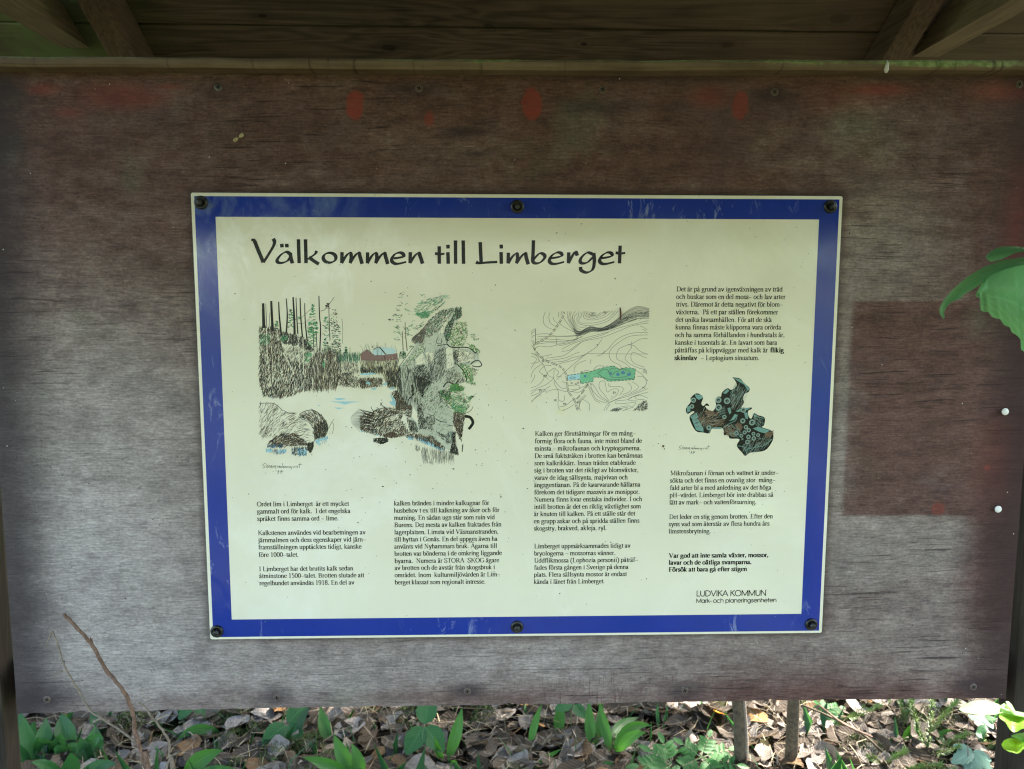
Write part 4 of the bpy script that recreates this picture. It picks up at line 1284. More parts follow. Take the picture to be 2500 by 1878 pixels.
hatch(ink, c3, [(1290, 1030), (1500, 1030), (1540, 1160), (1400, 1200), (1300, 1180)], 110, 85, 44, 6, ['ink', 'ink_soft', 'ink_brown'], 18)
for poly, n in (([(190, 640), (330, 640), (330, 780), (190, 780)], 70), ([(480, 660), (570, 670), (560, 740), (480, 730)], 50), ([(790, 890), (900, 900), (860, 1020), (790, 1010)], 50), ([(1030, 1010), (1070, 1010), (1070, 1090), (1035, 1090)], 25)):
    hatch(ink, c3, poly, n, 70, 34, 9, ['ink_green', 'ink_green', 'ink_mint'])
for (pts, w, tp) in (([(235, 225), (240, 400), (246, 560)], 30, 1.4), ([(345, 195), (355, 420), (366, 600)], 27, 1.3), ([(445, 205), (455, 400), (478, 630)], 12, 2.0), ([(548, 160), (562, 390), (548, 630)], 12, 1.8),
                     ([(640, 140), (655, 400), (662, 650)], 18, 1.7), ([(680, 150), (690, 400), (705, 640)], 9, 1.8), ([(735, 155), (745, 420), (768, 690)], 14, 1.3), ([(797, 222), (805, 480), (832, 740)], 9, 2.0),
                     ([(990, 125), (998, 400), (1012, 560), (1002, 870)], 13, 1.3), ([(1122, 240), (1130, 480), (1140, 720)], 8, 1.3), ([(1300, 430), (1312, 560), (1308, 770)], 4, 1), ([(270, 230), (278, 400), (285, 530)], 5, 1.5),
                     ([(328, 350), (322, 450), (330, 560)], 5, 1), ([(920, 560), (915, 720), (925, 880)], 7, 1.5), ([(955, 620), (960, 760), (968, 880)], 7, 1.5), ([(1280, 830), (1282, 1000), (1276, 1160)], 6, 1.4),
                     ([(840, 770), (930, 870)], 5, 1), ([(1195, 145), (1160, 195), (1120, 240)], 6, 1), ([(1010, 330), (1070, 310), (1120, 225)], 6, 1), ([(870, 310), (800, 380), (755, 420)], 5, .5), ([(690, 500), (800, 490), (870, 430)], 5, .5),
                     ([(590, 330), (640, 390), (680, 450)], 5, 1), ([(640, 760), (655, 900), (700, 1030)], 6, 1), ([(500, 890), (495, 1000), (480, 1110)], 5, 1)):
    line(ink, c3, pts, w, 'ink', tp)
for (pts, w) in (([(278, 560), (292, 900), (310, 1120), (345, 1350)], 13), ([(340, 760), (362, 1000), (372, 1290)], 9), ([(505, 895), (560, 990), (650, 1170)], 14), ([(708, 660), (718, 900), (735, 1160)], 9), ([(772, 690), (780, 900), (782, 1190)], 10),
                 ([(650, 1170), (690, 1270), (705, 1400)], 10), ([(650, 1210), (560, 1260), (470, 1330)], 9), ([(560, 1130), (590, 1230), (600, 1330)], 9), ([(690, 1190), (760, 1240), (830, 1310)], 10), ([(480, 1100), (430, 1170), (405, 1330)], 9),
                 ([(270, 1180), (275, 1300), (300, 1400)], 6), ([(670, 1240), (660, 1330), (640, 1420)], 7), ([(230, 1100), (235, 1250), (228, 1400)], 6), ([(930, 1000), (880, 1150), (850, 1330)], 6), ([(1060, 980), (1050, 1180), (1060, 1370)], 5), ([(960, 1000), (980, 1200), (990, 1370)], 5),
                 ([(1100, 1000), (1110, 1200), (1100, 1370)], 5), ([(1200, 960), (1170, 1150), (1140, 1360)], 5), ([(490, 760), (560, 800), (680, 770)], 12)):
    line(ink, c3, pts, w, 'white')
def fir(cx, y0, y1, hw0, hw1, n, mats, wd=9):
    for i in range(n):
        t = random.random()
        y = y0 + (y1 - y0) * t
        h = hw0 + (hw1 - hw0) * t
        x = cx + random.uniform(-h, h)
        l = random.uniform(14, 36)
        sl = random.uniform(-4, 12) * (1 if x > cx else -1)
        w = wd * random.uniform(.6, 1.3) * .18 * PXM
        ink.ribbon([c3(x - l / 2, y - sl / 2), c3(x, y + 2), c3(x + l / 2, y + sl / 2)], [w * .5, w, w * .5], random.choice(mats))
g1 = ['ink_green', 'ink_green', 'ink_green', 'ink']
fir(905, 240, 480, 14, 50, 60, g1); fir(905, 480, 640, 60, 65, 110, g1, 11); fir(895, 640, 810, 55, 60, 70, g1)
fir(1085, 400, 900, 34, 55, 90, g1, 10); fir(1195, 310, 560, 25, 60, 50, ['ink', 'ink_brown', 'ink_green']); fir(1225, 520, 900, 55, 65, 110, ['ink_green', 'ink', 'ink_soft'])
fir(612, 300, 570, 18, 44, 55, ['ink_green', 'ink_green', 'ink']); fir(418, 455, 570, 6, 32, 34, ['ink_green', 'ink']); fir(722, 405, 440, 14, 14, 9, g1); fir(1108, 215, 300, 22, 30, 22, ['ink', 'ink_brown'])
hatch(ink, c3, [(1232, 912), (1550, 908), (1550, 1010), (1240, 1020)], 150, 90, 70, 8, ['ink_green', 'ink_teal', 'ink_soft'], 5)
fir(1355, 815, 910, 3, 26, 34, ['ink_green', 'ink'])
for (pts, w) in (([(1410, 820), (1412, 930)], 5),):
    line(ink, c3, pts, w, 'ink_soft')
# cottage
ink.poly([c4(*p) for p in ((0, 918), (90, 855), (150, 905), (335, 925), (345, 918), (500, 900), (505, 985), (340, 1005), (10, 1000))], 'ink_red')
ink.poly([c4(*p) for p in ((150, 880), (200, 838), (250, 815), (335, 925), (190, 928))], 'ink_sky')
ink.poly([c4(*p) for p in ((262, 820), (440, 825), (492, 880), (440, 912), (348, 915))], 'ink_sky')
for pts in ([(0, 918), (90, 852), (155, 908)], [(180, 855), (250, 818), (340, 925)], [(262, 820), (350, 915)], [(330, 930), (332, 1005)]):
    line(ink, c4, pts, 7, 'ink', 1, 2)
for x in (88, 104, 120, 136):
    line(ink, c4, [(x, 945), (x, 980)], 6, 'white', 1, 1)
hatch(ink, c4, [(0, 1000), (520, 985), (505, 1150), (490, 1350), (370, 1345), (300, 1170), (0, 1165)], 420, 88, 80, 6, ['ink', 'ink', 'ink_yellow', 'ink_brown'], 10)
hatch(ink, c4, [(0, 1090), (300, 1090), (320, 1160), (0, 1165)], 170, 88, 50, 8, 'ink', 10)
hatch(ink, c4, [(360, 1150), (500, 1130), (490, 1355), (370, 1345)], 190, 84, 70, 8, 'ink', 12)
hatch(ink, c4, [(0, 1240), (130, 1230), (300, 1240), (290, 1345), (150, 1360), (0, 1375)], 190, 100, 46, 8, ['ink', 'ink', 'ink_brown'], 35)
for _ in range(22):
    x = random.uniform(0, 520); y = 900 - random.uniform(0, 60)
    line(ink, c4, [(x, y + 90), (x + random.uniform(-14, 14), y), (x + random.uniform(-30, 30), y - random.uniform(40, 110))], 4, 'ink_soft', .5, 3)
for poly in (((0, 1172), (100, 1170), (180, 1160), (210, 1180), (100, 1196), (0, 1196)), ((395, 1455), (440, 1500), (480, 1560), (470, 1615), (420, 1600), (390, 1560), (440, 1550)), ((80, 1290), (130, 1290), (130, 1330), (70, 1310)),
             ((300, 1310), (370, 1300), (350, 1335), (310, 1335)), ((390, 1365), (470, 1368), (450, 1392), (395, 1390)), ((145, 1372), (225, 1370), (200, 1398), (150, 1395))):
    ink.poly([c4(*p) for p in poly], 'ink_blue')
# the cliff
ink.poly([c4(*p) for p in ((525, 1095), (640, 960), (740, 810), (740, 700), (860, 560), (930, 460), (1080, 325), (1260, 285), (1365, 290), (1330, 440), (1230, 560), (1200, 720), (1260, 820), (1480, 850), (1600, 900), (1610, 1010), (1500, 1060), (1330, 1050), (1430, 1290), (1300, 1330), (1150, 1380), (1100, 1662), (700, 1662), (560, 1500), (505, 1360))], 'ink_wash')
ink.poly([c6(*p) for p in ((830, 330), (1280, 330), (1440, 480), (1520, 600), (1500, 900), (1480, 1200), (1400, 1180), (1180, 980), (900, 900), (830, 700), (720, 560))], 'ink_wash')
for pl_ in ([(880, 880), (1000, 900), (980, 1000), (900, 1050)], [(1150, 810), (1240, 830), (1260, 1080), (1170, 1110)], [(1280, 840), (1540, 910), (1530, 1000), (1330, 1040)], [(1120, 420), (1200, 380), (1160, 520), (1120, 620), (1060, 640)], [(745, 990), (840, 900), (880, 1040), (760, 1060)]):
    ink.poly([c4(*p) for p in pl_], 'white')
hatch(ink, c4, [(560, 1090), (740, 820), (900, 480), (1250, 300), (1200, 720), (1480, 850), (1500, 1060), (1330, 1050), (1300, 1330), (1100, 1640), (700, 1640), (520, 1360)], 430, 62, 44, 5, ['ink_soft', 'ink_soft', 'ink'], 18)
hatch(ink, c4, [(740, 290), (820, 190), (1160, 110), (1200, 150), (1100, 260), (900, 420), (760, 380)], 170, lambda x, y: 18 + (x - 740) * .05, 62, 9, ['ink_green', 'ink_green', 'ink_teal', 'ink_mint', 'ink'], 14)
hatch(ink, c4, [(740, 380), (880, 330), (930, 400), (860, 440)], 70, 12, 60, 11, ['ink_green'], 12)
hatch(ink, c4, [(720, 560), (860, 470), (860, 520), (760, 590)], 30, 30, 44, 7, ['ink_green', 'ink_soft'])
for (cx, cy, k) in ((545, 100, 5), (540, 160, 2), (530, 265, 5), (500, 305, 4), (570, 225, 2), (630, 250, 2), (610, 315, 3), (650, 335, 4), (465, 395, 7), (545, 400, 6), (410, 450, 7), (470, 455, 3), (520, 465, 3), (490, 555, 8), (520, 530, 3), (620, 560, 7), (685, 520, 5), (455, 620, 5),
                    (540, 620, 4), (665, 645, 7), (500, 705, 7), (570, 690, 2), (690, 810, 9), (850, 120, 5), (590, 60, 1), (720, 460, 2), (680, 380, 2), (710, 540, 3), (640, 590, 4), (580, 650, 3)):
    hatch(ink, c4, [(cx - 32, cy - 22), (cx + 32, cy - 22), (cx + 32, cy + 22), (cx - 32, cy + 22)], k, random.choice((-25, -20, 25, -30)), 38, 10, ['ink_green', 'ink', 'ink_green'], 12)
for pts in ([(605, 480), (610, 640), (632, 870)], [(568, 600), (572, 740), (578, 860)]):
    line(ink, c4, pts, 7, 'ink_brown', 1.8)
hatch(ink, c4, [(525, 875), (590, 870), (630, 890), (600, 960), (530, 975)], 60, 80, 36, 9, ['ink_green', 'ink'])
hatch(ink, c4, [(900, 480), (1080, 320), (1250, 290), (1260, 330), (1110, 540), (930, 690), (890, 650)], 420, 58, 40, 9, ['ink', 'ink', 'ink_brown', 'ink_green'], 35)
hatch(ink, c4, [(1280, 290), (1370, 280), (1370, 410), (1265, 460), (1205, 700), (1172, 770), (1130, 640), (1160, 520), (1240, 430)], 430, 66, 44, 10, ['ink', 'ink', 'ink', 'ink_green'], 25)
hatch(ink, c4, [(1290, 480), (1430, 480), (1455, 660), (1400, 800), (1250, 812), (1200, 720), (1220, 600)], 330, 60, 34, 9, ['ink_leaf', 'ink_leaf', 'ink_green', 'ink_brown', 'ink'], 50)
hatch(ink, c4, [(1470, 640), (1560, 640), (1610, 720), (1530, 730)], 26, 30, 30, 9, ['ink_leaf', 'ink_green', 'ink'])
hatch(ink, c4, [(1440, 770), (1540, 790), (1615, 870), (1600, 930), (1500, 870)], 60, -40, 36, 10, ['ink_leaf', 'ink_leaf', 'ink'])
hatch(ink, c4, [(1330, 1040), (1480, 1060), (1560, 1340), (1430, 1300)], 230, 60, 32, 10, ['ink_leaf', 'ink_leaf', 'ink_green', 'ink'], 40)
hatch(ink, c4, [(1470, 1080), (1600, 1120), (1560, 1200), (1480, 1180)], 40, 40, 32, 8, ['ink_brown', 'ink_leaf', 'ink'], 50)
hatch(ink, c4, [(700, 700), (780, 630), (870, 560), (885, 640), (835, 760), (740, 765)], 170, 55, 54, 8, ['ink', 'ink_brown', 'ink_soft'], 16)
hatch(ink, c4, [(780, 640), (930, 460), (960, 480), (870, 640)], 60, 60, 54, 7, ['ink_brown', 'ink_soft'], 10)
hatch(ink, c4, [(560, 1070), (680, 930), (840, 760), (875, 860), (700, 1000), (650, 1085)], 130, 60, 30, 8, ['ink_leaf', 'ink_brown', 'ink_yellow', 'ink_green'], 45)
hatch(ink, c4, [(740, 1060), (850, 1050), (905, 1100), (955, 1265), (870, 1252), (760, 1190)], 190, 50, 50, 7, ['ink', 'ink', 'ink_soft'], 10)
hatch(ink, c4, [(1010, 860), (1155, 800), (1160, 1100), (1090, 1295), (960, 1300), (940, 1100)], 250, 62, 60, 6, ['ink', 'ink_soft', 'ink'], 10)
hatch(ink, c4, [(880, 900), (940, 940), (1000, 1290), (900, 1240), (930, 1100)], 90, 70, 50, 6, ['ink', 'ink_soft'], 10)
hatch(ink, c4, [(1250, 830), (1560, 900), (1540, 1010), (1290, 1090)], 90, 45, 50, 6, ['ink', 'ink_soft'], 10)
hatch(ink, c4, [(1250, 860), (1330, 850), (1330, 1010), (1280, 1060)], 80, 60, 40, 7, ['ink'], 20)
hatch(ink, c4, [(1150, 1140), (1260, 1090), (1400, 1230), (1420, 1300), (1300, 1310), (1160, 1270)], 130, 55, 40, 7, ['ink', 'ink_soft', 'ink_brown'], 25)
hatch(ink, c4, [(730, 1185), (960, 1292), (870, 1360), (840, 1510), (795, 1400)], 230, 60, 54, 10, 'ink', 22)
hatch(ink, c4, [(515, 1100), (630, 1090), (720, 1100), (810, 1340), (830, 1600), (700, 1640), (560, 1500), (500, 1360)], 190, 88, 90, 6, ['ink', 'ink_soft'], 5)
hatch(ink, c4, [(500, 1110), (545, 1100), (560, 1480), (500, 1370)], 70, 88, 90, 7, ['ink'], 5)
hatch(ink, c4, [(410, 1430), (500, 1400), (560, 1500), (710, 1640), (690, 1662), (480, 1662), (480, 1530)], 260, 70, 46, 9, ['ink', 'ink', 'ink_brown'], 25)
hatch(ink, c4, [(840, 1490), (900, 1340), (1040, 1350), (1150, 1662), (840, 1662)], 120, 60, 36, 8, ['ink', 'ink_soft', 'ink_brown', 'ink_green'], 40)
hatch(ink, c4, [(1040, 1400), (1200, 1400), (1290, 1300), (1400, 1360), (1380, 1420), (1220, 1440), (1200, 1560), (1140, 1530)], 250, 60, 34, 10, ['ink', 'ink_green', 'ink_leaf', 'ink'], 45)
hatch(ink, c4, [(1210, 1340), (1290, 1310), (1420, 1370), (1390, 1410), (1230, 1410)], 130, 40, 30, 11, ['ink_leaf', 'ink_leaf', 'ink_green'], 50)
hatch(ink, c4, [(1200, 1440), (1380, 1420), (1500, 1520), (1460, 1660), (1250, 1662), (1180, 1560)], 200, 45, 34, 9, ['ink_brown', 'ink_leaf', 'ink_mint', 'ink_soft', 'ink_leaf'], 40)
hatch(ink, c4, [(1450, 1500), (1560, 1440), (1550, 1480), (1480, 1530)], 26, 35, 44, 9, ['ink_green', 'ink'])
for pts, w in (([(520, 1090), (590, 990), (730, 800)], 7), ([(700, 760), (700, 700), (770, 640)], 6), ([(720, 1110), (760, 1180), (870, 1250), (1000, 1310)], 8), ([(735, 980), (725, 1050), (740, 1110)], 6), ([(740, 960), (800, 910), (840, 880), (890, 960)], 6),
               ([(1165, 770), (1230, 820), (1360, 820), (1470, 830), (1560, 900)], 14), ([(1040, 800), (1100, 790), (1165, 780)], 10), ([(1120, 1360), (1180, 1290), (1270, 1320), (1320, 1270)], 16), ([(630, 1080), (650, 1160), (635, 1260)], 10), ([(700, 1330), (715, 1400), (700, 1480)], 18), ([(720, 1160), (735, 1260), (760, 1390)], 12),
               ([(645, 1560), (660, 1510), (690, 1490)], 10), ([(1490, 1050), (1540, 1010), (1600, 1000), (1640, 1060), (1590, 1085), (1510, 1070)], 13), ([(1310, 1050), (1400, 1150), (1440, 1280)], 10), ([(860, 640), (840, 760), (870, 880)], 5), ([(1040, 700), (1030, 760), (1090, 770), (1100, 700)], 8)):
    line(ink, c4, pts, w, 'ink')
# lower part of the cliff, the root mass and the water
hatch(ink, c6, [(0, 640), (150, 580), (330, 510), (600, 500), (650, 370), (830, 500), (820, 680), (690, 590), (660, 700), (800, 910), (680, 960), (370, 960), (100, 900), (0, 850)], 900, lambda x, y: 35 + (y - 600) * .06, 60, 10, ['ink', 'ink', 'ink_brown'], 22)
hatch(ink, c6, [(480, 640), (610, 620), (590, 690), (500, 720)], 40, 30, 60, 16, 'white')
hatch(ink, c6, [(440, 770), (640, 760), (620, 840), (450, 850)], 40, 10, 70, 10, ['white', 'ink'])
for i in range(20):
    t = i / 19
    y = 560 + t * 320
    x0 = 130 + 40 * math.sin(i * 2.1)
    line(ink, c6, [(x0 + 60, y + 20 - 30 * t), (x0 - 60, y - 8 - 12 * t), (-40 - 120 * math.sin(t * 3.1), y - 40 + 25 * t)], 10, 'ink', .35, 4)
for (x, y, ex, ey) in ((90, 590, 10, 540), (220, 570, 170, 480), (310, 530, 265, 490), (400, 510, 320, 420), (330, 470, 355, 415), (440, 530, 390, 480), (480, 520, 470, 490)):
    line(ink, c6, [(x, y), ((x + ex) / 2 - 8, (y + ey) / 2), (ex, ey)], 12, 'ink', .5, 3)
hatch(ink, c6, [(210, 1000), (430, 985), (455, 1050), (345, 1095), (220, 1052)], 170, 20, 40, 11, 'ink', 30)
hatch(ink, c6, [(370, 965), (520, 885), (650, 970), (500, 990)], 160, 20, 44, 11, ['ink', 'ink_brown'], 30)
ink.poly([c6(*p) for p in ((695, 585), (790, 770), (800, 895), (660, 765))], 'white'); ink.poly([c6(*p) for p in ((850, 485), (960, 650), (930, 760), (830, 650))], 'white'); ink.poly([c6(*p) for p in ((520, 885), (620, 905), (680, 945), (640, 960))], 'white')
hatch(ink, c6, [(740, 650), (900, 750), (950, 890), (810, 900)], 150, 75, 50, 8, ['ink', 'ink_soft'], 10)
hatch(ink, c6, [(920, 500), (1000, 420), (1010, 600), (1090, 840), (960, 850), (940, 760)], 220, 60, 46, 9, ['ink', 'ink', 'ink_soft'], 22)
hatch(ink, c6, [(980, 0), (1100, 50), (1160, 110), (1000, 340), (970, 200)], 130, 65, 50, 9, 'ink', 15)
hatch(ink, c6, [(1510, 570), (1700, 590), (1670, 800), (1640, 1000), (1660, 1100), (1580, 930), (1510, 760)], 330, 60, 50, 10, ['ink', 'ink', 'ink_brown'], 20)
line(ink, c6, [(1690, 640), (1780, 660), (1825, 740), (1790, 810), (1755, 850)], 44, 'ink', .9)
line(ink, c6, [(1660, 1100), (1655, 1160), (1650, 1220)], 18, 'ink_soft', .8); line(ink, c6, [(1720, 590), (1790, 550), (1830, 480)], 9, 'ink', .6)
hatch(ink, c6, [(1480, 1080), (1500, 900), (1540, 900), (1550, 1100), (1600, 1262), (1450, 1232)], 210, 80, 50, 9, 'ink', 14)
hatch(ink, c6, [(680, 970), (860, 905), (1000, 940), (1180, 975), (1400, 1180), (1300, 1170), (1100, 1060), (900, 985)], 260, 78, 50, 9, ['ink', 'ink', 'ink_brown'], 14)
for poly in (((740, 975), (860, 950), (850, 1030), (780, 1020)), ((940, 1000), (1060, 1000), (1240, 1120), (1390, 1200), (1290, 1190), (1100, 1110), (960, 1045)), ((0, 870), (70, 890), (20, 905)), ((170, 880), (240, 860), (230, 910), (180, 905)), ((240, 930), (320, 930), (270, 960)), ((480, 290), (540, 340), (580, 440), (560, 480), (490, 420), (520, 380))):
    ink.poly([c6(*p) for p in poly], 'ink_blue')
hatch(ink, c6, [(740, 975), (860, 950), (1060, 1000), (1390, 1200), (1290, 1190), (960, 1045)], 70, 85, 60, 6, ['ink', 'ink_soft', 'ink_deep'], 6)
hatch(ink, c6, [(760, 1040), (980, 1150), (1400, 1200), (1520, 1270), (1520, 1380), (1000, 1380), (980, 1180)], 120, 88, 100, 5, ['ink', 'ink_soft'], 3, .03)
hatch(ink, c6, [(850, 1090), (960, 1120), (960, 1220), (920, 1220)], 14, 80, 60, 5, 'ink_soft', 6)
hatch(ink, c6, [(1010, 1360), (1180, 1370), (1160, 1440), (1030, 1420)], 12, 80, 34, 6, 'ink', 10)
hatch(ink, c6, [(1010, 360), (1250, 240), (1400, 480), (1520, 600), (1500, 800), (1420, 1000), (1180, 980), (1030, 640)], 230, 62, 44, 6, ['ink', 'ink_soft', 'ink_soft', 'ink_green'], 45)
hatch(ink, c6, [(1060, 630), (1190, 640), (1190, 860), (1090, 860), (1040, 700)], 80, 85, 70, 6, ['ink_soft', 'ink'], 6)
hatch(ink, c6, [(1400, 900), (1500, 900), (1470, 1080), (1390, 1070)], 60, 70, 70, 7, ['ink_soft', 'ink', 'ink_teal'], 10)
hatch(ink, c6, [(1230, 880), (1400, 960), (1460, 1080), (1330, 1040)], 40, -45, 54, 9, ['ink_soft', 'ink'], 14)
hatch(ink, c6, [(1270, 240), (1460, 180), (1430, 480), (1520, 560), (1420, 500), (1290, 380)], 190, 60, 38, 10, ['ink', 'ink', 'ink_leaf'], 40)
hatch(ink, c6, [(1450, 170), (1560, 130), (1610, 220), (1460, 240)], 110, 40, 34, 12, ['ink_leaf', 'ink_leaf', 'ink_green'], 50)
hatch(ink, c6, [(1440, 300), (1640, 300), (1780, 430), (1700, 600), (1540, 570), (1440, 460)], 230, 40, 44, 9, ['ink_leaf', 'ink_mint', 'ink_brown', 'ink_soft', 'ink_green'], 35)
hatch(ink, c6, [(1460, 440), (1680, 480), (1690, 600), (1520, 580)], 130, 45, 60, 9, ['ink_leaf', 'ink_green', 'ink_mint'], 8)
for pts, w in (([(1030, 640), (1010, 560), (1060, 500)], 8), ([(1090, 600), (1180, 630), (1220, 560)], 8), ([(1220, 680), (1290, 720), (1390, 740)], 12), ([(1100, 780), (1210, 765)], 9), ([(1200, 640), (1205, 760)], 7), ([(1410, 780), (1500, 800)], 9), ([(830, 130), (860, 300)], 22), ([(870, 0), (910, 200)], 14), ([(780, 370), (830, 320)], 12)):
    line(ink, c6, pts, w, 'ink')
# boulder in the water
def bang(x, y): return 48 - (x - 500) * .085 if x < 1080 else -55
hatch(ink, c5, [(220, 440), (450, 430), (600, 560), (800, 590), (920, 640), (1000, 800), (1060, 1000), (1000, 1100), (840, 1000), (560, 960), (350, 1000), (280, 980), (220, 900)], 230, bang, 90, 7, ['ink', 'ink_soft', 'ink_brown', 'ink'], 12)
hatch(ink, c5, [(860, 660), (930, 590), (1080, 540), (1250, 640), (1325, 800), (1290, 960), (1110, 1020), (1080, 820), (1000, 720)], 220, lambda x, y: -30 - (x - 900) * .12, 80, 8, ['ink', 'ink', 'ink_brown'], 10)
hatch(ink, c5, [(350, 1080), (440, 1000), (600, 900), (850, 930), (1000, 1080), (1080, 1200), (1030, 1215), (980, 1110), (600, 1140)], 330, lambda x, y: 50 - (x - 400) * .12, 70, 10, ['ink', 'ink', 'ink_brown'], 12)
hatch(ink, c5, [(1110, 780), (1300, 700), (1325, 860), (1280, 960), (1110, 1025)], 200, 80, 60, 9, 'ink', 14)
hatch(ink, c5, [(1000, 1090), (1100, 1060), (1090, 1200), (1040, 1220), (1010, 1180)], 90, 80, 60, 11, 'ink', 10)
for pts, w in (([(220, 430), (330, 428), (450, 435), (540, 490), (600, 560)], 8), ([(610, 545), (700, 590), (800, 595)], 7), ([(870, 610), (960, 560), (1080, 540), (1180, 590), (1270, 680), (1330, 800), (1320, 900), (1280, 970)], 9), ([(1340, 850), (1390, 750), (1430, 690)], 5), ([(1400, 930), (1430, 820), (1410, 740)], 5)):
    line(ink, c5, pts, w, 'ink')
for poly, m in ((((320, 1175), (430, 1175), (420, 1225), (330, 1222)), 'ink_blue'), (((520, 1190), (660, 1180), (660, 1225), (530, 1240)), 'ink_blue'), (((840, 1190), (990, 1180), (985, 1270), (860, 1280)), 'ink_blue'), (((1115, 1045), (1220, 1000), (1330, 965), (1335, 1010), (1200, 1040), (1190, 1110)), 'ink_blue'),
                (((1360, 402), (1600, 400), (1860, 405), (1700, 425), (1600, 452), (1540, 430)), 'ink_blue'), (((1430, 350), (1560, 345), (1640, 360), (1500, 382)), 'ink_blue'), (((1430, 500), (1600, 505), (1500, 525)), 'ink_blue'), (((1160, 455), (1210, 460), (1190, 478)), 'ink_blue'), (((395, 320), (440, 325), (430, 360)), 'ink_blue')):
    ink.poly([c5(*p) for p in poly], m)
hatch(ink, c5, [(350, 1100), (600, 1100), (600, 1150), (360, 1150)], 90, 85, 40, 8, ['ink', 'ink_deep'], 8)
hatch(ink, c5, [(740, 1140), (1000, 1140), (990, 1270), (850, 1290), (740, 1250)], 110, 85, 44, 10, ['ink', 'ink_deep', 'ink'], 10)
hatch(ink, c5, [(320, 1170), (660, 1180), (640, 1250), (450, 1260), (330, 1220)], 60, 85, 40, 6, ['ink_deep', 'ink_soft'], 6)
hatch(ink, c5, [(1120, 1030), (1330, 960), (1340, 1060), (1190, 1110)], 26, 85, 44, 8, ['ink_deep', 'ink_blue'], 6)
ink.build('landscape_drawing', sign)

# pen signatures
ink = Ink(2)
sg = [[(327, 1400), (290, 1418), (277, 1440), (310, 1455), (300, 1475), (265, 1480)], [(350, 1437), (330, 1460), (350, 1479), (366, 1457), (350, 1437)], [(338, 1420), (345, 1424)], [(358, 1417), (365, 1420)],
      [(378, 1440), (380, 1478)], [(380, 1452), (400, 1438)], [(405, 1462), (427, 1453), (418, 1440), (403, 1460), (412, 1478), (432, 1468)], [(440, 1445), (441, 1478)], [(441, 1458), (464, 1444), (468, 1470), (490, 1440), (486, 1492)],
      [(520, 1440), (522, 1482)], [(521, 1462), (548, 1452)], [(550, 1440), (546, 1482)], [(568, 1448), (556, 1466), (570, 1480), (582, 1462), (568, 1448)], [(600, 1400), (594, 1478)], [(610, 1452), (612, 1478), (622, 1452), (634, 1478), (646, 1450), (656, 1478)],
      [(664, 1452), (668, 1478), (686, 1452), (694, 1478)], [(738, 1450), (712, 1462), (720, 1480), (740, 1464), (744, 1504)], [(764, 1450), (776, 1478), (796, 1446)], [(815, 1450), (814, 1478)], [(846, 1444), (830, 1454), (848, 1468), (830, 1480)],
      [(882, 1390), (870, 1480)], [(852, 1430), (915, 1420)], [(496, 1514), (488, 1536)], [(540, 1520), (520, 1530), (526, 1546), (542, 1530), (534, 1552), (508, 1578)], [(585, 1520), (565, 1530), (571, 1546), (587, 1530), (579, 1552), (553, 1578)], [(604, 1518), (598, 1550)]]
for s in sg:
    line(ink, c5, s, 6, 'ink_soft', .9, 4)
ink.build('pen_signature', sign)
ink = Ink(2)
def c5b(x, y):
    return sx(1657 + (x - 265) * .15045 * .78, 1087 + (y - 1395) * .15045 * .80)
for s in sg:
    q = spline(s, 4)
    ink.ribbon([c5b(*p) for p in q], [.0004] * len(q), 'ink_soft')
ink.build('pen_signature', sign)

# ------------------------------------------------------------------ the map
ink = Ink(2)
gr = [(680, 1050), (870, 1022), (1000, 1000), (1120, 960), (1240, 930), (1350, 910), (1440, 960), (1520, 935), (1670, 955), (1655, 1110), (1450, 1125), (1280, 1135), (1190, 1080), (1055, 1072), (1060, 1135), (880, 1170), (865, 1105), (690, 1120)]
ink.poly([c7(*p) for p in gr], 'ink_mint')
ink.poly([c7(*p) for p in ((682, 1052), (868, 1024), (866, 1104), (690, 1118))], 'ink_blue')
for (x, y, rx, ry) in ((1310, 1020, 20, 24), (1415, 1035, 27, 24), (1490, 1010, 30, 24), (1575, 1035, 32, 22), (940, 1060, 20, 18)):
    ink.poly([c7(*p) for p in E(x, y, rx, ry, 0, 345, 12)], 'ink_deep')
pairs = list(zip(gr, gr[1:] + gr[:1]))
for (a, b) in pairs:
    d = math.hypot(b[0] - a[0], b[1] - a[1]); n = max(1, int(d / 44))
    for i in range(n):
        t0, t1_ = i / n, (i + .68) / n
        line(ink, c7, [(a[0] + (b[0] - a[0]) * t0, a[1] + (b[1] - a[1]) * t0), (a[0] + (b[0] - a[0]) * t1_, a[1] + (b[1] - a[1]) * t1_)], 8, 'ink', 1, 1)
for pts in ([(1120, 1020), (1180, 975), (1260, 965), (1290, 1020), (1330, 1075), (1430, 1080), (1560, 1055), (1600, 1010), (1520, 960), (1420, 965)], [(1120, 1020), (1160, 1050), (1240, 1090), (1360, 1110), (1640, 1090)], [(1330, 1050), (1380, 1000), (1450, 985)], [(1275, 1000), (1320, 950), (1390, 945)], [(715, 1080), (760, 1070), (800, 1085), (720, 1095)]):
    line(ink, c7, pts, 6, 'ink_soft')
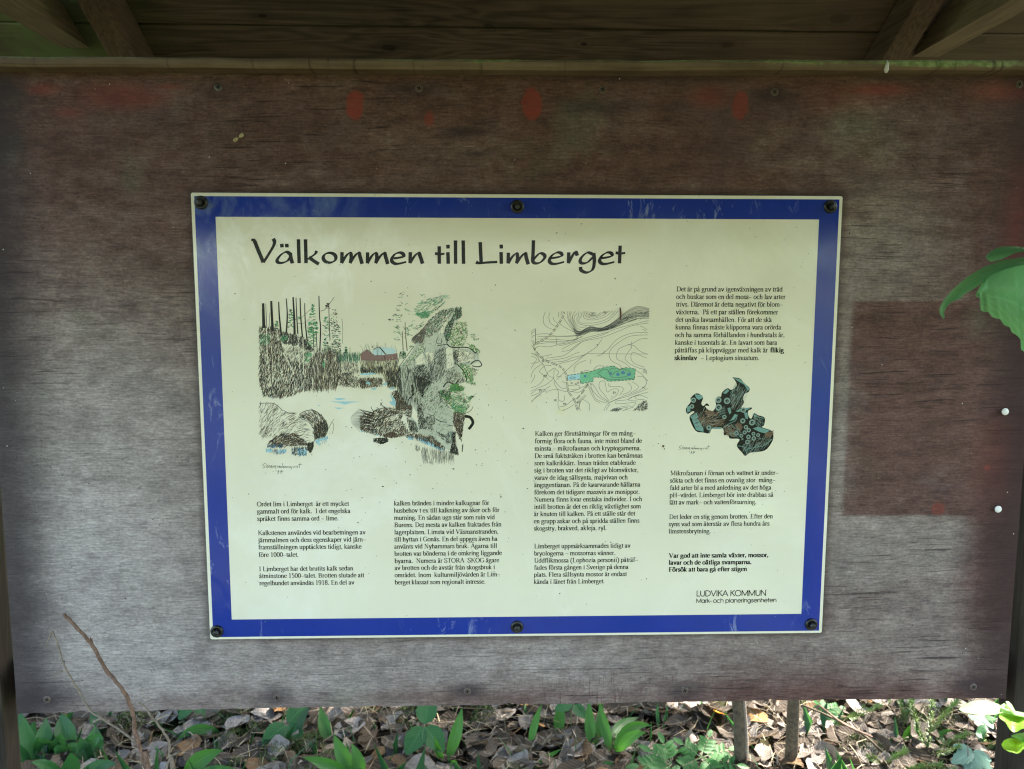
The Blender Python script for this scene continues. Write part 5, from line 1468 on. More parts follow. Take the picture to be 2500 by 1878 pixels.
mapl = [
 [(365, 125), (335, 220), (350, 310), (420, 365), (500, 390)], [(430, 140), (415, 210), (440, 290), (520, 345)], [(478, 200), (490, 250), (540, 300)], [(560, 130), (555, 200)], [(600, 120), (590, 180)],
 [(690, 120), (690, 220), (730, 310), (800, 430)], [(720, 120), (705, 220), (745, 300), (815, 420)], [(745, 125), (722, 220), (770, 330), (830, 420)], [(770, 160), (750, 230), (790, 340), (850, 410)], [(800, 120), (760, 180), (765, 240), (815, 350), (880, 390)], [(825, 150), (780, 215), (800, 290), (860, 350), (960, 345)],
 [(850, 125), (845, 180), (820, 240), (850, 300), (960, 325), (1100, 315), (1250, 270), (1320, 220), (1420, 115)], [(880, 130), (885, 190), (845, 250), (880, 290), (980, 290), (1100, 285), (1260, 230), (1380, 115)],
 [(910, 120), (915, 190), (950, 230), (1080, 245), (1230, 200), (1340, 115)], [(935, 120), (940, 180), (990, 210), (1080, 220), (1200, 180), (1300, 115)], [(960, 120), (965, 170), (1030, 200), (1120, 190), (1210, 130)], [(985, 125), (985, 165), (1050, 185), (1130, 170), (1165, 130)], E(1050, 157, 48, 22, 0, 360, 14),
 [(625, 200), (650, 250), (720, 340), (800, 430), (900, 460)], [(570, 300), (640, 350), (740, 400), (830, 450)], [(220, 455), (400, 445), (520, 480), (820, 470)], [(250, 490), (380, 485), (620, 490), (880, 470)], [(220, 525), (330, 520), (560, 530), (760, 540), (900, 480)], [(240, 560), (380, 555), (620, 555), (780, 530)], [(230, 600), (400, 575), (600, 580), (740, 540), (900, 490)], [(210, 665), (280, 625), (420, 635), (560, 600), (720, 570), (850, 510)],
 [(560, 620), (700, 590), (900, 520), (1080, 470), (1280, 420)], [(605, 670), (760, 590), (950, 530), (1200, 460), (1400, 370), (1860, 255)], [(600, 700), (720, 680), (900, 560), (1180, 500), (1420, 410), (1620, 330), (1860, 290)],
 [(320, 775), (460, 745)], [(370, 800), (600, 770), (700, 720), (900, 560)], [(380, 835), (640, 800), (780, 740), (860, 710)], [(440, 860), (640, 840), (760, 790), (900, 760), (950, 740)], [(520, 895), (660, 855), (800, 820), (940, 745), (1100, 640), (1190, 510)], [(1190, 740), (1280, 660), (1400, 530), (1600, 440), (1850, 430)], [(1110, 770), (1180, 745), (1230, 690)],
 [(1470, 940), (1430, 890), (1340, 850), (1290, 770), (1310, 680), (1430, 570), (1600, 480), (1850, 462)], [(1600, 940), (1500, 860), (1400, 810), (1400, 730), (1440, 660), (1560, 605), (1620, 590), (1740, 525), (1845, 512)], [(1740, 950), (1600, 890), (1520, 810), (1560, 720), (1620, 640)], [(1560, 605), (1650, 620), (1740, 700), (1850, 745)], [(1800, 930), (1660, 880), (1610, 820), (1610, 740), (1650, 715), (1740, 760), (1840, 800)],
 [(960, 735), (1200, 735), (1500, 738), (1850, 740)], [(525, 1110), (700, 950), (820, 850), (960, 735)], [(1610, 560), (1610, 655)], [(530, 505), (525, 615)],
 [(1680, 980), (1770, 1040), (1830, 1140), (1800, 1210), (1700, 1280), (1500, 1350), (1290, 1440)], [(1690, 1060), (1780, 1070), (1850, 1130)], [(1850, 1240), (1600, 1340), (1420, 1390), (1290, 1445)], [(1850, 1290), (1650, 1350), (1560, 1400), (1400, 1420), (1390, 1460), (1560, 1450), (1680, 1440), (1600, 1520), (1480, 1560)], [(1850, 1380), (1760, 1340), (1690, 1340), (1680, 1390), (1800, 1400)], [(1720, 1340), (1600, 1370), (1570, 1410), (1700, 1420)],
 [(1310, 1560), (1400, 1520), (1560, 1490), (1640, 1520)], [(1350, 1560), (1450, 1530), (1560, 1510), (1500, 1560)], [(1730, 950), (1790, 960), (1840, 1030)], E(1805, 990, 28, 26, 0, 360, 12), E(1805, 990, 12, 10, 0, 360, 10),
 [(980, 1180), (1040, 1270), (1090, 1380), (1210, 1440), (1290, 1450)], [(1020, 1180), (1050, 1270), (1150, 1370), (1240, 1420), (1290, 1440)], [(1045, 1170), (1090, 1230), (1160, 1340), (1280, 1425)], [(990, 1210), (1020, 1290), (1080, 1400), (1160, 1450)], [(1210, 1560), (1250, 1490), (1290, 1455)], [(1240, 1560), (1295, 1470)],
 [(1290, 1420), (1220, 1330), (1150, 1240), (1150, 1150), (1220, 1130), (1240, 1200), (1260, 1290), (1330, 1250), (1420, 1250), (1400, 1330), (1310, 1400)], [(1280, 1160), (1290, 1210), (1440, 1210), (1495, 1250), (1440, 1340)], [(1560, 1150), (1610, 1210), (1590, 1280), (1480, 1330)], [(1620, 1140), (1710, 1200), (1690, 1250), (1600, 1300)],
 [(165, 725), (240, 770), (280, 840), (340, 900), (370, 980), (420, 1060), (485, 1090), (500, 1180), (545, 1260), (555, 1350), (550, 1500), (600, 1560), (650, 1530)], [(165, 735), (220, 745), (340, 820)], [(160, 770), (230, 800), (220, 850), (160, 880)], [(160, 950), (200, 880), (270, 850), (260, 800)], [(155, 1080), (190, 980), (260, 920), (330, 880)], [(155, 1160), (200, 1090), (210, 1040)], [(155, 1230), (260, 1190), (340, 1100), (330, 1040), (280, 1000), (300, 960), (360, 910), (450, 905)], [(410, 1110), (380, 1060), (400, 1010), (440, 980), (495, 940), (520, 970), (560, 1000), (530, 1060), (600, 1070)],
 [(155, 1280), (260, 1230), (380, 1180), (485, 1090)], [(155, 1320), (240, 1260), (350, 1250), (380, 1280), (520, 1250), (640, 1280), (700, 1280)], [(155, 1350), (300, 1290), (440, 1200)], [(160, 1440), (240, 1350), (360, 1270)], [(165, 1420), (300, 1320)], [(500, 1120), (560, 1200), (620, 1240), (690, 1220)], [(485, 1090), (490, 1000), (490, 950)],
 [(700, 1270), (760, 1280), (880, 1230), (980, 1180)], [(720, 1280), (860, 1290), (960, 1200)], [(640, 1340), (640, 1400), (600, 1430), (560, 1400)], [(570, 1500), (650, 1490), (740, 1420), (820, 1380)], [(620, 1560), (720, 1510), (820, 1440), (940, 1330)], [(830, 1560), (860, 1490), (880, 1420), (960, 1340)], [(880, 1560), (850, 1500), (900, 1400), (1000, 1460), (1000, 1560)], [(690, 1200), (840, 1190), (845, 1250), (730, 1255)], [(610, 1130), (640, 1150), (690, 1155)],
 [(780, 1010), (790, 930), (850, 870), (950, 830)], [(920, 1010), (940, 975), (1000, 985)], [(1025, 820), (1020, 880)], [(1060, 960), (1130, 910), (1230, 920)],
 [(165, 440), (175, 400), (220, 375)], [(165, 470), (180, 430), (215, 410)], [(165, 510), (195, 470), (215, 480)], [(160, 545), (200, 560), (225, 590)], [(165, 570), (210, 600)], [(160, 605), (200, 660), (220, 690)],
 [(1740, 335), (1780, 350), (1840, 390)], [(1770, 380), (1830, 410)], [(1010, 330), (1100, 400)]]
for pts in mapl:
    line(ink, c7, pts, 4.6, 'ink_soft', 1, 4)
# the steep face: contour lines crowd together
for i in range(24):
    t = i / 23
    o = (t - .5) * 170 + random.uniform(-6, 6)
    sp = .25 + .9 * abs(t - .5)
    line(ink, c7, [(760 + 60 * t, 400 + o * .9 + 30), (860, 440 + o * .35), (1010, 380 + o * .45), (1180, 385 + o * .30), (1350, 320 + o * .55), (1520, 215 + o * .95), (1690, 140 + o * 1.1), (1868, 150 + o * .85)], 3.4, 'ink_soft', 1, 4)
line(ink, c7, [(1130, 400), (1200, 385), (1290, 370), (1400, 320)], 13, 'ink', .6); line(ink, c7, [(830, 440), (920, 420), (1010, 380)], 10, 'ink_soft', .6)
hatch(ink, c7, [(800, 440), (1000, 370), (1200, 360), (1440, 250), (1640, 130), (1870, 120), (1870, 200), (1500, 300), (1200, 410), (850, 470)], 60, 22, 120, 5, ['ink_soft', 'ink_soft', 'ink'], 8, .05)
def road(pts, gap=9):
    q = spline(pts, 6)
    for s in (-1, 1):
        for i in range(0, len(q) - 1):
            if i % 4 == 3:
                continue
            a, b = q[i], q[i + 1]
            d = math.hypot(b[0] - a[0], b[1] - a[1]) or 1
            ox, oy = -(b[1] - a[1]) / d * gap * s, (b[0] - a[0]) / d * gap * s
            line(ink, c7, [(a[0] + ox, a[1] + oy), (b[0] + ox, b[1] + oy)], 6, 'ink', 1, 1)
road([(638, 125), (610, 210), (550, 310), (490, 400), (400, 490), (310, 545), (225, 590)])
road([(205, 590), (210, 670), (290, 770), (400, 850), (560, 910), (630, 970), (670, 1060), (685, 1200), (705, 1290), (790, 1420), (830, 1560)])
road([(980, 1180), (900, 1300), (810, 1400)], 7)
line(ink, c7, [(220, 370), (222, 480), (225, 600)], 8, 'ink_soft')
for (x, y) in ((745, 1160), (805, 1175), (838, 1155), (975, 1175), (1030, 1170), (890, 1000)):
    ink.ring(*c7(x, y), .0009, .0004, 'ink', 8)
hatch(ink, c7, [(1700, 1480), (1840, 1400), (1845, 1560), (1640, 1560)], 90, 50, 44, 7, ['ink', 'ink_soft'], 40)
hatch(ink, c7, [(1310, 1560), (1360, 1525), (1480, 1540), (1440, 1562)], 34, 30, 60, 6, ['ink_soft'], 8)
hatch(ink, c7, [(560, 1540), (700, 1480), (680, 1540), (610, 1662), (590, 1660)], 9, 24, 90, 10, 'ink_pink' if 'ink_pink' in M else 'ink_yellow', 8)
for (x, y, t) in ((1050, 157, 'a'), (1228, 138, 'b'), (335, 838, 'c'), (290, 1262, 'd'), (1790, 1220, 'e'), (355, 1058, 'f'), (645, 1460, 'g'), (855, 1435, 'h'), (1362, 1298, 'k'), (510, 1410, 'm')):
    hatch(ink, c7, [(x - 22, y - 14), (x + 22, y - 14), (x + 22, y + 14), (x - 22, y + 14)], 9, 70, 24, 6, 'ink', 25)
ink.build('map_drawing', sign)

# ------------------------------------------------------------------ lichen drawing
ink = Ink(2)
lich = [(1155, 130), (1270, 150), (1330, 220), (1410, 290), (1400, 350), (1340, 380), (1315, 450), (1330, 510), (1290, 590), (1370, 590), (1445, 585), (1440, 610), (1390, 640), (1400, 720), (1440, 750), (1480, 670), (1540, 700), (1600, 715), (1645, 750), (1630, 850), (1600, 880), (1740, 930), (1770, 1000), (1750, 1100), (1640, 1230), (1430, 1260), (1350, 1310), (1300, 1260), (1220, 1160), (1260, 1060), (1120, 1050), (1090, 990), (1030, 1000), (1010, 900), (860, 890), (810, 970), (720, 960), (600, 930), (510, 740), (580, 660), (560, 640), (480, 680), (460, 600), (530, 500), (530, 440), (620, 370), (715, 430), (690, 520), (720, 560), (770, 520), (810, 560), (750, 560), (780, 610), (850, 640), (900, 590), (910, 540), (900, 470), (940, 420), (985, 420), (1000, 360), (1080, 295), (1140, 320), (1220, 260), (1200, 190)]
ink.poly([c8(*p) for p in spline(lich + lich[:1], 4)[:-1]], 'ink')
F_ = -5.2e-5
ink.y0 += F_
for poly, m in ((((640, 720), (760, 700), (900, 760), (1040, 730), (1040, 820), (900, 880), (800, 850), (700, 840)), 'ink_brown'), (((1030, 850), (1140, 840), (1200, 940), (1230, 1030), (1110, 1010), (1040, 960)), 'ink_brown'), (((1200, 800), (1280, 840), (1310, 940), (1220, 900)), 'ink_brown'), (((1640, 960), (1760, 940), (1760, 1010), (1680, 1020)), 'ink_brown'),
                (((720, 620), (790, 620), (860, 660), (940, 650), (940, 700), (800, 720)), 'ink_brown')):
    hatch(ink, c8, list(poly), 60, 40, 60, 13, [m], 20)
for poly in (((590, 385), (700, 400), (715, 440), (650, 470), (610, 440)), ((470, 570), (530, 560), (520, 640), (480, 660)), ((520, 720), (620, 660), (640, 740), (560, 770)), ((550, 770), (640, 760), (720, 900), (720, 950), (610, 920)), ((1170, 140), (1270, 160), (1340, 225), (1410, 300), (1390, 340), (1330, 240), (1240, 190)), ((1010, 370), (1080, 305), (1110, 330), (1060, 380)),
             ((1080, 600), (1120, 580), (1140, 660), (1110, 690)), ((1200, 640), (1300, 590), (1430, 590), (1380, 620), (1250, 650)), ((1330, 660), (1380, 660), (1390, 760), (1350, 750)), ((1460, 900), (1540, 870), (1720, 930), (1640, 970), (1560, 950)), ((860, 880), (1000, 880), (980, 905), (870, 905)), ((1190, 680), (1230, 700), (1180, 770), (1100, 790), (1140, 760)), ((1490, 680), (1530, 720), (1480, 730))):
    ink.poly([c8(*p) for p in poly], 'ink_teal')
ink.y0 += F_
hatch(ink, c8, [(1210, 200), (1380, 340), (1330, 520), (1280, 600), (1130, 600), (1120, 480), (1140, 340)], 70, 62, 120, 5, ['ink_pale', 'ink_teal', 'ink_pale'], 8, .15)
hatch(ink, c8, [(560, 640), (720, 600), (900, 700), (1000, 720), (1000, 860), (800, 930), (720, 860)], 60, lambda x, y: 60 if x < 760 else 20, 90, 5, ['ink_pale', 'ink_brown', 'ink_pale'], 16)
hatch(ink, c8, [(1030, 850), (1200, 820), (1300, 960), (1230, 1040), (1110, 1010)], 34, -40, 90, 5, ['ink_pale', 'ink_teal'], 14)
hatch(ink, c8, [(1280, 1130), (1500, 1040), (1700, 1000), (1740, 1090), (1600, 1220), (1350, 1290)], 75, 58, 90, 5, ['ink_pale', 'ink_teal', 'ink_pale'], 14)
hatch(ink, c8, [(1460, 700), (1640, 740), (1620, 860), (1500, 850)], 26, -55, 80, 5, ['ink_teal', 'ink_pale'], 12)
hatch(ink, c8, [(540, 690), (640, 670), (720, 900), (640, 930)], 20, 30, 70, 6, ['ink', 'ink_pale'], 10)
hatch(ink, c8, [(930, 620), (1020, 560), (1060, 680), (960, 700)], 22, 30, 70, 5, ['ink_pale', 'ink_teal'], 12)
for pts in ([(1220, 1160), (1330, 1180), (1370, 1290)], [(1380, 1210), (1500, 1180), (1640, 1150), (1750, 1060)], [(1010, 900), (1100, 830), (1200, 780), (1230, 690)], [(800, 960), (860, 895), (990, 900)], [(470, 670), (500, 640), (540, 640)], [(1480, 680), (1540, 720), (1640, 750)]):
    line(ink, c8, pts, 8, 'ink_teal')
ink.y0 += F_
for (x, y, r) in ((570, 475, 38), (548, 568, 33), (945, 472, 45), (1075, 485, 48), (948, 582, 48), (1035, 725, 32), (800, 885, 35), (1320, 622, 40), (1310, 785, 38), (1450, 808, 45), (1358, 880, 32), (1400, 925, 32), (1338, 958, 30), (1215, 970, 32), (1288, 1008, 28), (1470, 978, 28), (1540, 998, 28), (1395, 1025, 33), (1475, 1048, 33), (1380, 1100, 33), (1305, 1058, 15), (1568, 1050, 12), (1605, 1052, 10), (1170, 400, 18)):
    cx, cz = c8(x, y)
    R_ = r * .16275 * PXM
    ink.disc(cx, cz, R_, 'ink_teal', 16)
    ink.ring(cx, cz, R_ * .82, R_ * .22, 'ink_pale', 14)
    ink.disc(cx, cz, R_ * .48, 'ink', 12, F_ * .4)
    ink.disc(cx + R_ * .1, cz - R_ * .08, R_ * .18, 'ink_pale', 8, F_ * .8)
ink.build('lichen_drawing', sign)

# fly specks and grit that lie on the print
ink = Ink(6)
for i in range(430):
    if random.random() < .5:
        px, py = random.uniform(535, 2000), random.uniform(540, 1545)
    else:
        px, py = random.gauss(1080, 160), random.gauss(1040, 120)
    cx, cz = sx(px, py)
    if not (xo0 < cx < xo1 and zo0 < cz < zo1):
        continue
    r = abs(random.gauss(.0002, .00016)) + .00011
    a = random.uniform(0, 3.14)
    e = random.uniform(1, 2.2)
    ink.poly([(cx + r * (e * math.cos(t) * math.cos(a) - math.sin(t) * math.sin(a)), cz + r * (e * math.cos(t) * math.sin(a) + math.sin(t) * math.cos(a))) for t in (0, 1.2, 2.5, 3.7, 5.0)], random.choice(('ink', 'ink_soft', 'ink_brown', 'ink_soft', 'ink_pale')))
for (px, py, r) in ((1619, 1089, .0016), (1607, 1083, .0007), (1622, 1096, .0008)):
    cx, cz = sx(px, py)
    ink.poly([(cx + r * random.uniform(.6, 1.1) * math.cos(t), cz + r * random.uniform(.6, 1.1) * math.sin(t)) for t in (0, .8, 1.6, 2.4, 3.2, 4, 4.8, 5.5)], 'ink_brown')
sp_ = ink.build('dirt_specks', sign)
sp_['kind'] = 'stuff'
# a shred of red bark stuck to the map
pts = [P(1514, 751, -.0012), P(1515, 765, -.0018), P(1514, 781, -.0012)]
m = MB()
m.add(*tube_geo(pts, [.0007, .0011, .0006], 7, .25))
d = m.build('bark_shred', M['rustbit'], None, True, base=tuple(pts[1]))
d['label'] = 'short reddish brown shred of bark stuck upright at the top of the map'
d['category'] = 'bark shred'
# ------------------------------------------------------------------ leaf builders
UP = Vector((0, 0, 1))
def leaf_strip(base, ctrl, tip, width, mat, name, parent, fold=.25, side=None, n=10, shape=1.0, cols=4, twist=0.0, serr=0.0, base_loc=None):
    """a blade along a bent midrib: ovate outline, folded along the rib"""
    base, ctrl, tip = Vector(base), Vector(ctrl), Vector(tip)
    v, f, uv = [], [], []
    for i in range(n + 1):
        t = i / n
        p = base * (1 - t) ** 2 + ctrl * (2 * t * (1 - t)) + tip * t * t
        tg = ((ctrl - base) * (1 - t) + (tip - ctrl) * t).normalized()
        s = Vector(side) if side is not None else tg.cross((CAMP - p).normalized())
        s = (s - tg * s.dot(tg)).normalized()
        nn = s.cross(tg)
        if nn.dot(CAMP - p) < 0:
            nn = -nn
        a = twist * (t - .3)
        s, nn = s * math.cos(a) + nn * math.sin(a), nn * math.cos(a) - s * math.sin(a)
        w = width * .5 * (math.sin(math.pi * min(1, t ** shape * .985 + .008)) ** 1.08) + .0004
        if serr and 0 < i < n:
            w *= 1 + (serr if i % 2 else -serr)
        for j in range(cols + 1):
            q = j / cols * 2 - 1
            lift = fold * abs(q) * w + .0012 * math.sin(9 * t + 4 * q)
            v.append(p + s * (q * w) + nn * lift)
            uv.append((j / cols, t))
    c1 = cols + 1
    f = [(i * c1 + j, i * c1 + j + 1, (i + 1) * c1 + j + 1, (i + 1) * c1 + j) for i in range(n) for j in range(cols)]
    return mesh_obj(name, v, f, mat, parent, True, uv)

def stem_between(a, b, r0, r1, mat, name, parent, bow=.01, n=6, sides=6):
    a, b = Vector(a), Vector(b)
    pts = []
    o = Vector((random.uniform(-1, 1), random.uniform(-1, 1), random.uniform(-.3, .3))) * bow
    for i in range(n + 1):
        t = i / n
        pts.append(a.lerp(b, t) + o * math.sin(math.pi * t))
    v, f, uv = tube_geo(pts, [r0 + (r1 - r0) * i / n for i in range(n + 1)], sides)
    return mesh_obj(name, v, f, mat, parent, True, uv)

# ------------------------------------------------------------------ lily of the valley: leaves traced base -> tip in the photograph
def ground_at(px, py):
    g = G(px, py)
    g.z = gh(g.x, g.y)
    return g
lily_labels = []
def lily(base_px, tips, label, mat='lily', group='lily plants on the leaf litter'):
    """tips: (px, py, dy towards the back, width m, bend px sideways, bend up)"""
    g = ground_at(*base_px)
    t = thing('lily_plant', tuple(g), label, 'lily plant', group)
    for (px, py, dy, w, bl, bu) in tips:
        tip = P(px, py, g.y + dy)
        mid = (g + tip) / 2
        ctrl = P((base_px[0] + px) / 2 + bl, (base_px[1] + py) / 2 - bu, g.y + dy * .5)
        st0 = g.lerp(ctrl, .18)
        stem_between(g - UP * .012, st0, .0022, .0018, M['stemgreen'], 'leaf_stalk', t, .002)
        leaf_strip(st0, ctrl, tip, w * .80, M[mat], 'leaf', t, random.uniform(.2, .5), None, 10, random.uniform(.78, .95), 4, random.uniform(-.5, .5))
    return t

lily((88, 1890), [(58, 1748, .02, .042, -14, 20), (112, 1752, .06, .046, 10, 20), (30, 1800, -.02, .040, -20, 0)], 'broad dark green lily plant against the post at the lower left corner of the board', 'lilydark')
lily((178, 1872), [(150, 1742, .05, .052, -6, 25), (252, 1808, 0, .036, 20, 55), (130, 1830, -.04, .034, -15, 30)], 'dark green lily plant with broad leaves beside the thorny bare twig', 'lilydark')
lily((168, 1915), [(172, 1838, -.02, .046, 4, 14), (75, 1862, -.05, .030, -10, 30), (285, 1868, -.01, .034, 20, 34)], 'low dark green lily plant at the lower edge under the bare twig', 'lilydark')
lily((40, 1850), [(52, 1738, .05, .050, -4, 10), (84, 1762, .02, .044, 10, 14)], 'tall dark green lily leaves pressed close to the foot of the shaded post', 'lilydark')
lily((128, 1862), [(96, 1800, -.04, .050, -16, 20), (150, 1790, -.02, .046, 8, 12), (205, 1836, -.04, .034, 20, 34)], 'dense dark green lily plant in the middle of the shaded clump', 'lilydark')
lily((225, 1880), [(232, 1772, .04, .048, 0, 16), (196, 1800, .0, .040, -10, 10)], 'dark green lily plant directly behind the lower bare twig', 'lilydark')
lily((262, 1812), [(225, 1735, .06, .036, -10, 12), (270, 1740, .08, .040, 8, 10)], 'shaded lily plant behind the forked bare twig', 'lilydark')
lily((560, 1800), [(430, 1808, -.04, .030, -20, 40), (526, 1725, .10, .022, -18, 6)], 'lily plant with one narrow leaf arching sideways below the bottom edge of the board', 'lily')
lily((440, 1905), [(545, 1832, .02, .046, -6, 24), (610, 1905, -.03, .030, 20, 40)], 'lily plant with a broad leaf lying towards the trifoliate bramble seedling', 'lily')
lily((808, 1842), [(782, 1722, .06, .036, -6, 8)], 'single upright lily leaf standing beside the trifoliate bramble seedling', 'lily')
lily((880, 1925), [(815, 1792, .03, .040, -12, 8), (858, 1815, .02, .036, 10, 8), (740, 1850, -.03, .034, -10, 30)], 'lily plant with two upright glossy leaves in the middle of the litter', 'lily')
lily((1085, 1862), [(1128, 1728, .05, .034, 10, 6), (1062, 1800, -.02, .018, -4, 2), (1118, 1872, -.05, .016, 12, 14)], 'lily plant with one long leaf leaning over the bramble with three leaflets', 'lily')
lily((1290, 1836), [(1322, 1720, .05, .022, -4, 8)], 'thin narrow lily leaf on a long stalk among pale dead leaves', 'lily')
lily((1362, 1800), [(1372, 1712, .06, .034, -2, 4)], 'short upright lily leaf just under the bottom edge of the board', 'lily')
lily((1447, 1850), [(1438, 1706, .08, .030, -4, 4), (1470, 1708, .10, .024, 6, 4)], 'lily plant with a narrow pair of leaves left of the long arching ones', 'lily')
lily((1490, 1860), [(1462, 1714, .07, .030, 4, 6), (1590, 1772, .05, .032, -10, 60), (1560, 1752, .14, .034, -30, 40), (1578, 1790, -.02, .030, 6, 40), (1496, 1880, -.06, .036, 12, 10)], 'large lily plant with long leaves arching over sunlit leaf litter', 'lily')
lily((1300, 1885), [(1372, 1828, .02, .016, -6, 6)], 'narrow grass like lily leaf leaning flat over dead leaves', 'lily')
lily((1460, 1905), [(1500, 1862, .02, .030, -6, 12)], 'small yellowing lily leaf beside the pinnate rowan seedling', 'seedling')
lily((2195, 1822), [(2258, 1768, .02, .028, 0, 18), (2172, 1815, -.03, .022, -10, 12)], 'pale lily leaf hanging over a dark hollow beside the spruce shoots', 'lily')
lily((2268, 1826), [(2345, 1788, .03, .030, 0, 20)], 'green lily leaf leaning towards the post in front of spruce shoots', 'lily')
lily((1612, 1800), [(1606, 1712, .06, .010, -6, 6), (1630, 1720, .06, .010, 6, 6)], 'thin young lily shoots beside the pale lit stake', 'seedling')

# ------------------------------------------------------------------ bramble seedlings with three leaflets
def leaflet(c, d, nrm, L_, W, mat, parent, name='leaflet', n=12, serr=.06, droop=.15):
    """ovate, serrated leaflet from c along d, facing nrm"""
    c, d, nrm = Vector(c), Vector(d).normalized(), Vector(nrm).normalized()
    s = d.cross(nrm).normalized()
    nrm = s.cross(d).normalized()
    v, uv = [], []
    cols = 4
    for i in range(n + 1):
        t = i / n
        w = W * .5 * math.sin(math.pi * min(1, t ** .8 * .97 + .015)) ** .75 + .0003
        if 0 < i < n:
            w *= 1 + (serr if i % 2 else -serr)
        for j in range(cols + 1):
            q = j / cols * 2 - 1
            v.append(c + d * (L_ * t) + s * (q * w) + nrm * (.18 * abs(q) * w - droop * L_ * t * t + .05 * L_ * math.sin(t * 16) * abs(q) * .12))
            uv.append((j / cols, t))
    c1 = cols + 1
    f = [(i * c1 + j, i * c1 + j + 1, (i + 1) * c1 + j + 1, (i + 1) * c1 + j) for i in range(n) for j in range(cols)]
    return mesh_obj(name, v, f, mat, parent, True, uv)

def facing(p, tilt=.5):
    return ((CAMP - p).normalized() * tilt + UP * (1 - tilt)).normalized()

def trifoliate(cpx, gpx, size, label, mat='bramble', angs=(-100, 30, 160), group='bramble seedlings'):
    g = ground_at(*gpx)
    c = P(cpx[0], cpx[1], g.y + .01)
    t = thing('bramble_seedling', tuple(g), label, 'bramble seedling', group)
    stem_between(g - UP * .01, c, .0016, .0011, M['stemgreen'], 'stem', t, .008)
    n = facing(c, .62)
    r = n.cross(UP).normalized() * -1
    u = r.cross(n) * -1
    if u.z < 0:
        u = -u
    if r.x < 0:
        r = -r
    for a in angs:
        a = math.radians(a)
        d = r * math.cos(a) + u * math.sin(a)
        leaflet(c + d * .004, d + n * .12, n + Vector((random.uniform(-.2, .2), 0, random.uniform(-.2, .2))), size * random.uniform(.9, 1.1), size * .74, M[mat], t)
    return t
trifoliate((700, 1768), (704, 1835), .062, 'bramble seedling with three dark glossy leaflets below a screw of the board', 'bramble', (215, -62, 40))
trifoliate((1036, 1772), (1062, 1850), .066, 'bramble seedling with three serrated leaflets in front of pale litter', 'bramble', (235, -55, 80, ))
trifoliate((1400, 1718), (1400, 1790), .040, 'small bramble seedling half hidden behind the bottom edge of the board', 'bramble', (200, -50, 70))
trifoliate((470, 1722), (480, 1780), .036, 'small shaded bramble seedling near the forked bare twig', 'bramble', (220, -40, 90))

# ------------------------------------------------------------------ rowan seedlings
def pinnate(cpx, gpx, tips, label, size=.024, mat='seedling'):
    g = ground_at(*gpx)
    t = thing('rowan_seedling', tuple(g), label, 'rowan seedling', 'rowan seedlings')
    c = P(cpx[0], cpx[1], g.y)
    stem_between(g - UP * .01, c, .0022, .0016, M['twig'], 'stem', t, .006)
    for (px, py, dy) in tips:
        tip = P(px, py, g.y + dy)
        d = (tip - c)
        Ld = d.length
        d.normalize()
        n = facing(c, .55)
        s = d.cross(n).normalized()
        leaf = stem_between(c, tip, .0011, .0006, M['stemgreen'], 'leaf_stalk', t, .004)
        k = 4
        for i in range(k):
            p = c + d * Ld * (.30 + .64 * i / k)
            for sg_ in (-1, 1):
                leaflet(p, s * sg_ + d * .55, n + Vector((random.uniform(-.25, .25), 0, random.uniform(-.25, .25))), size * random.uniform(.85, 1.1), size * .42, M[mat], t, 'leaflet', 8, .08)
        leaflet(tip, d, n, size * 1.1, size * .45, M[mat], t, 'leaflet', 8, .08)
    return t
pinnate((1712, 1850), (1716, 1895), [(1668, 1818, .03), (1730, 1800, .05), (1780, 1830, .03), (1800, 1868, -.02), (1660, 1872, -.03), (1745, 1880, -.05)], 'leafy rowan seedling with small toothed leaflets in front of the pale stake')
pinnate((1640, 1866), (1650, 1905), [(1590, 1836, .02), (1620, 1815, .04), (1560, 1870, -.02), (1600, 1885, -.04)], 'rowan seedling with pointed leaflets beside the yellowing lily leaf', .028)
pinnate((2015, 1732), (2020, 1770), [(2000, 1720, .02), (2050, 1728, .02), (2030, 1752, -.02)], 'small rowan sprig on sunlit litter behind the thin leaning twigs', .020)

# ------------------------------------------------------------------ spruce shoots: needles all round a twig
def spruce_shoot(pts_px, gy, mat, parent, nl=.012, dens=2600, side=True):
    pts = [P(px, py, gy + dy) for px, py, dy in pts_px]
    q = [Vector(p) for p in spline([tuple(p) for p in pts], 6)]
    v, f, uv = tube_geo(q, [.0014 - .0007 * i / len(q) for i in range(len(q))], 5)
    tw = mesh_obj('twig', v, f, M['twig'], parent, True, uv)
    L_ = sum((b - a).length for a, b in zip(q, q[1:]))
    m = MB()
    for _ in range(int(L_ * dens)):
        t = random.random() * (len(q) - 1.001)
        i = int(t)
        p = q[i].lerp(q[i + 1], t - i)
        d = (q[i + 1] - q[i]).normalized()
        r = Vector((random.gauss(0, 1), random.gauss(0, 1), random.gauss(0, 1)))
        r = (r - d * r.dot(d)).normalized()
        n_ = (r + d * .75).normalized()
        w = d.cross(r).normalized() * .0008
        l = nl * random.uniform(.7, 1.15)
        e = p + n_ * l
        m.add([p - w, p + w, p + n_ * l * .6 + w * .9, e, p + n_ * l * .6 - w * .9], [(0, 1, 2, 3, 4)])
    o = m.build('needles', M[mat], parent)
    o['kind'] = 'stuff'
def spruce(gpx, shoots, label, mat='needle', nl=.015, dens=2600):
    g = ground_at(*gpx)
    t = thing('spruce_seedling', tuple(g), label, 'spruce seedling', 'spruce seedlings')
    for s in shoots:
        spruce_shoot(s, g.y, mat, t, nl, dens)
    return t
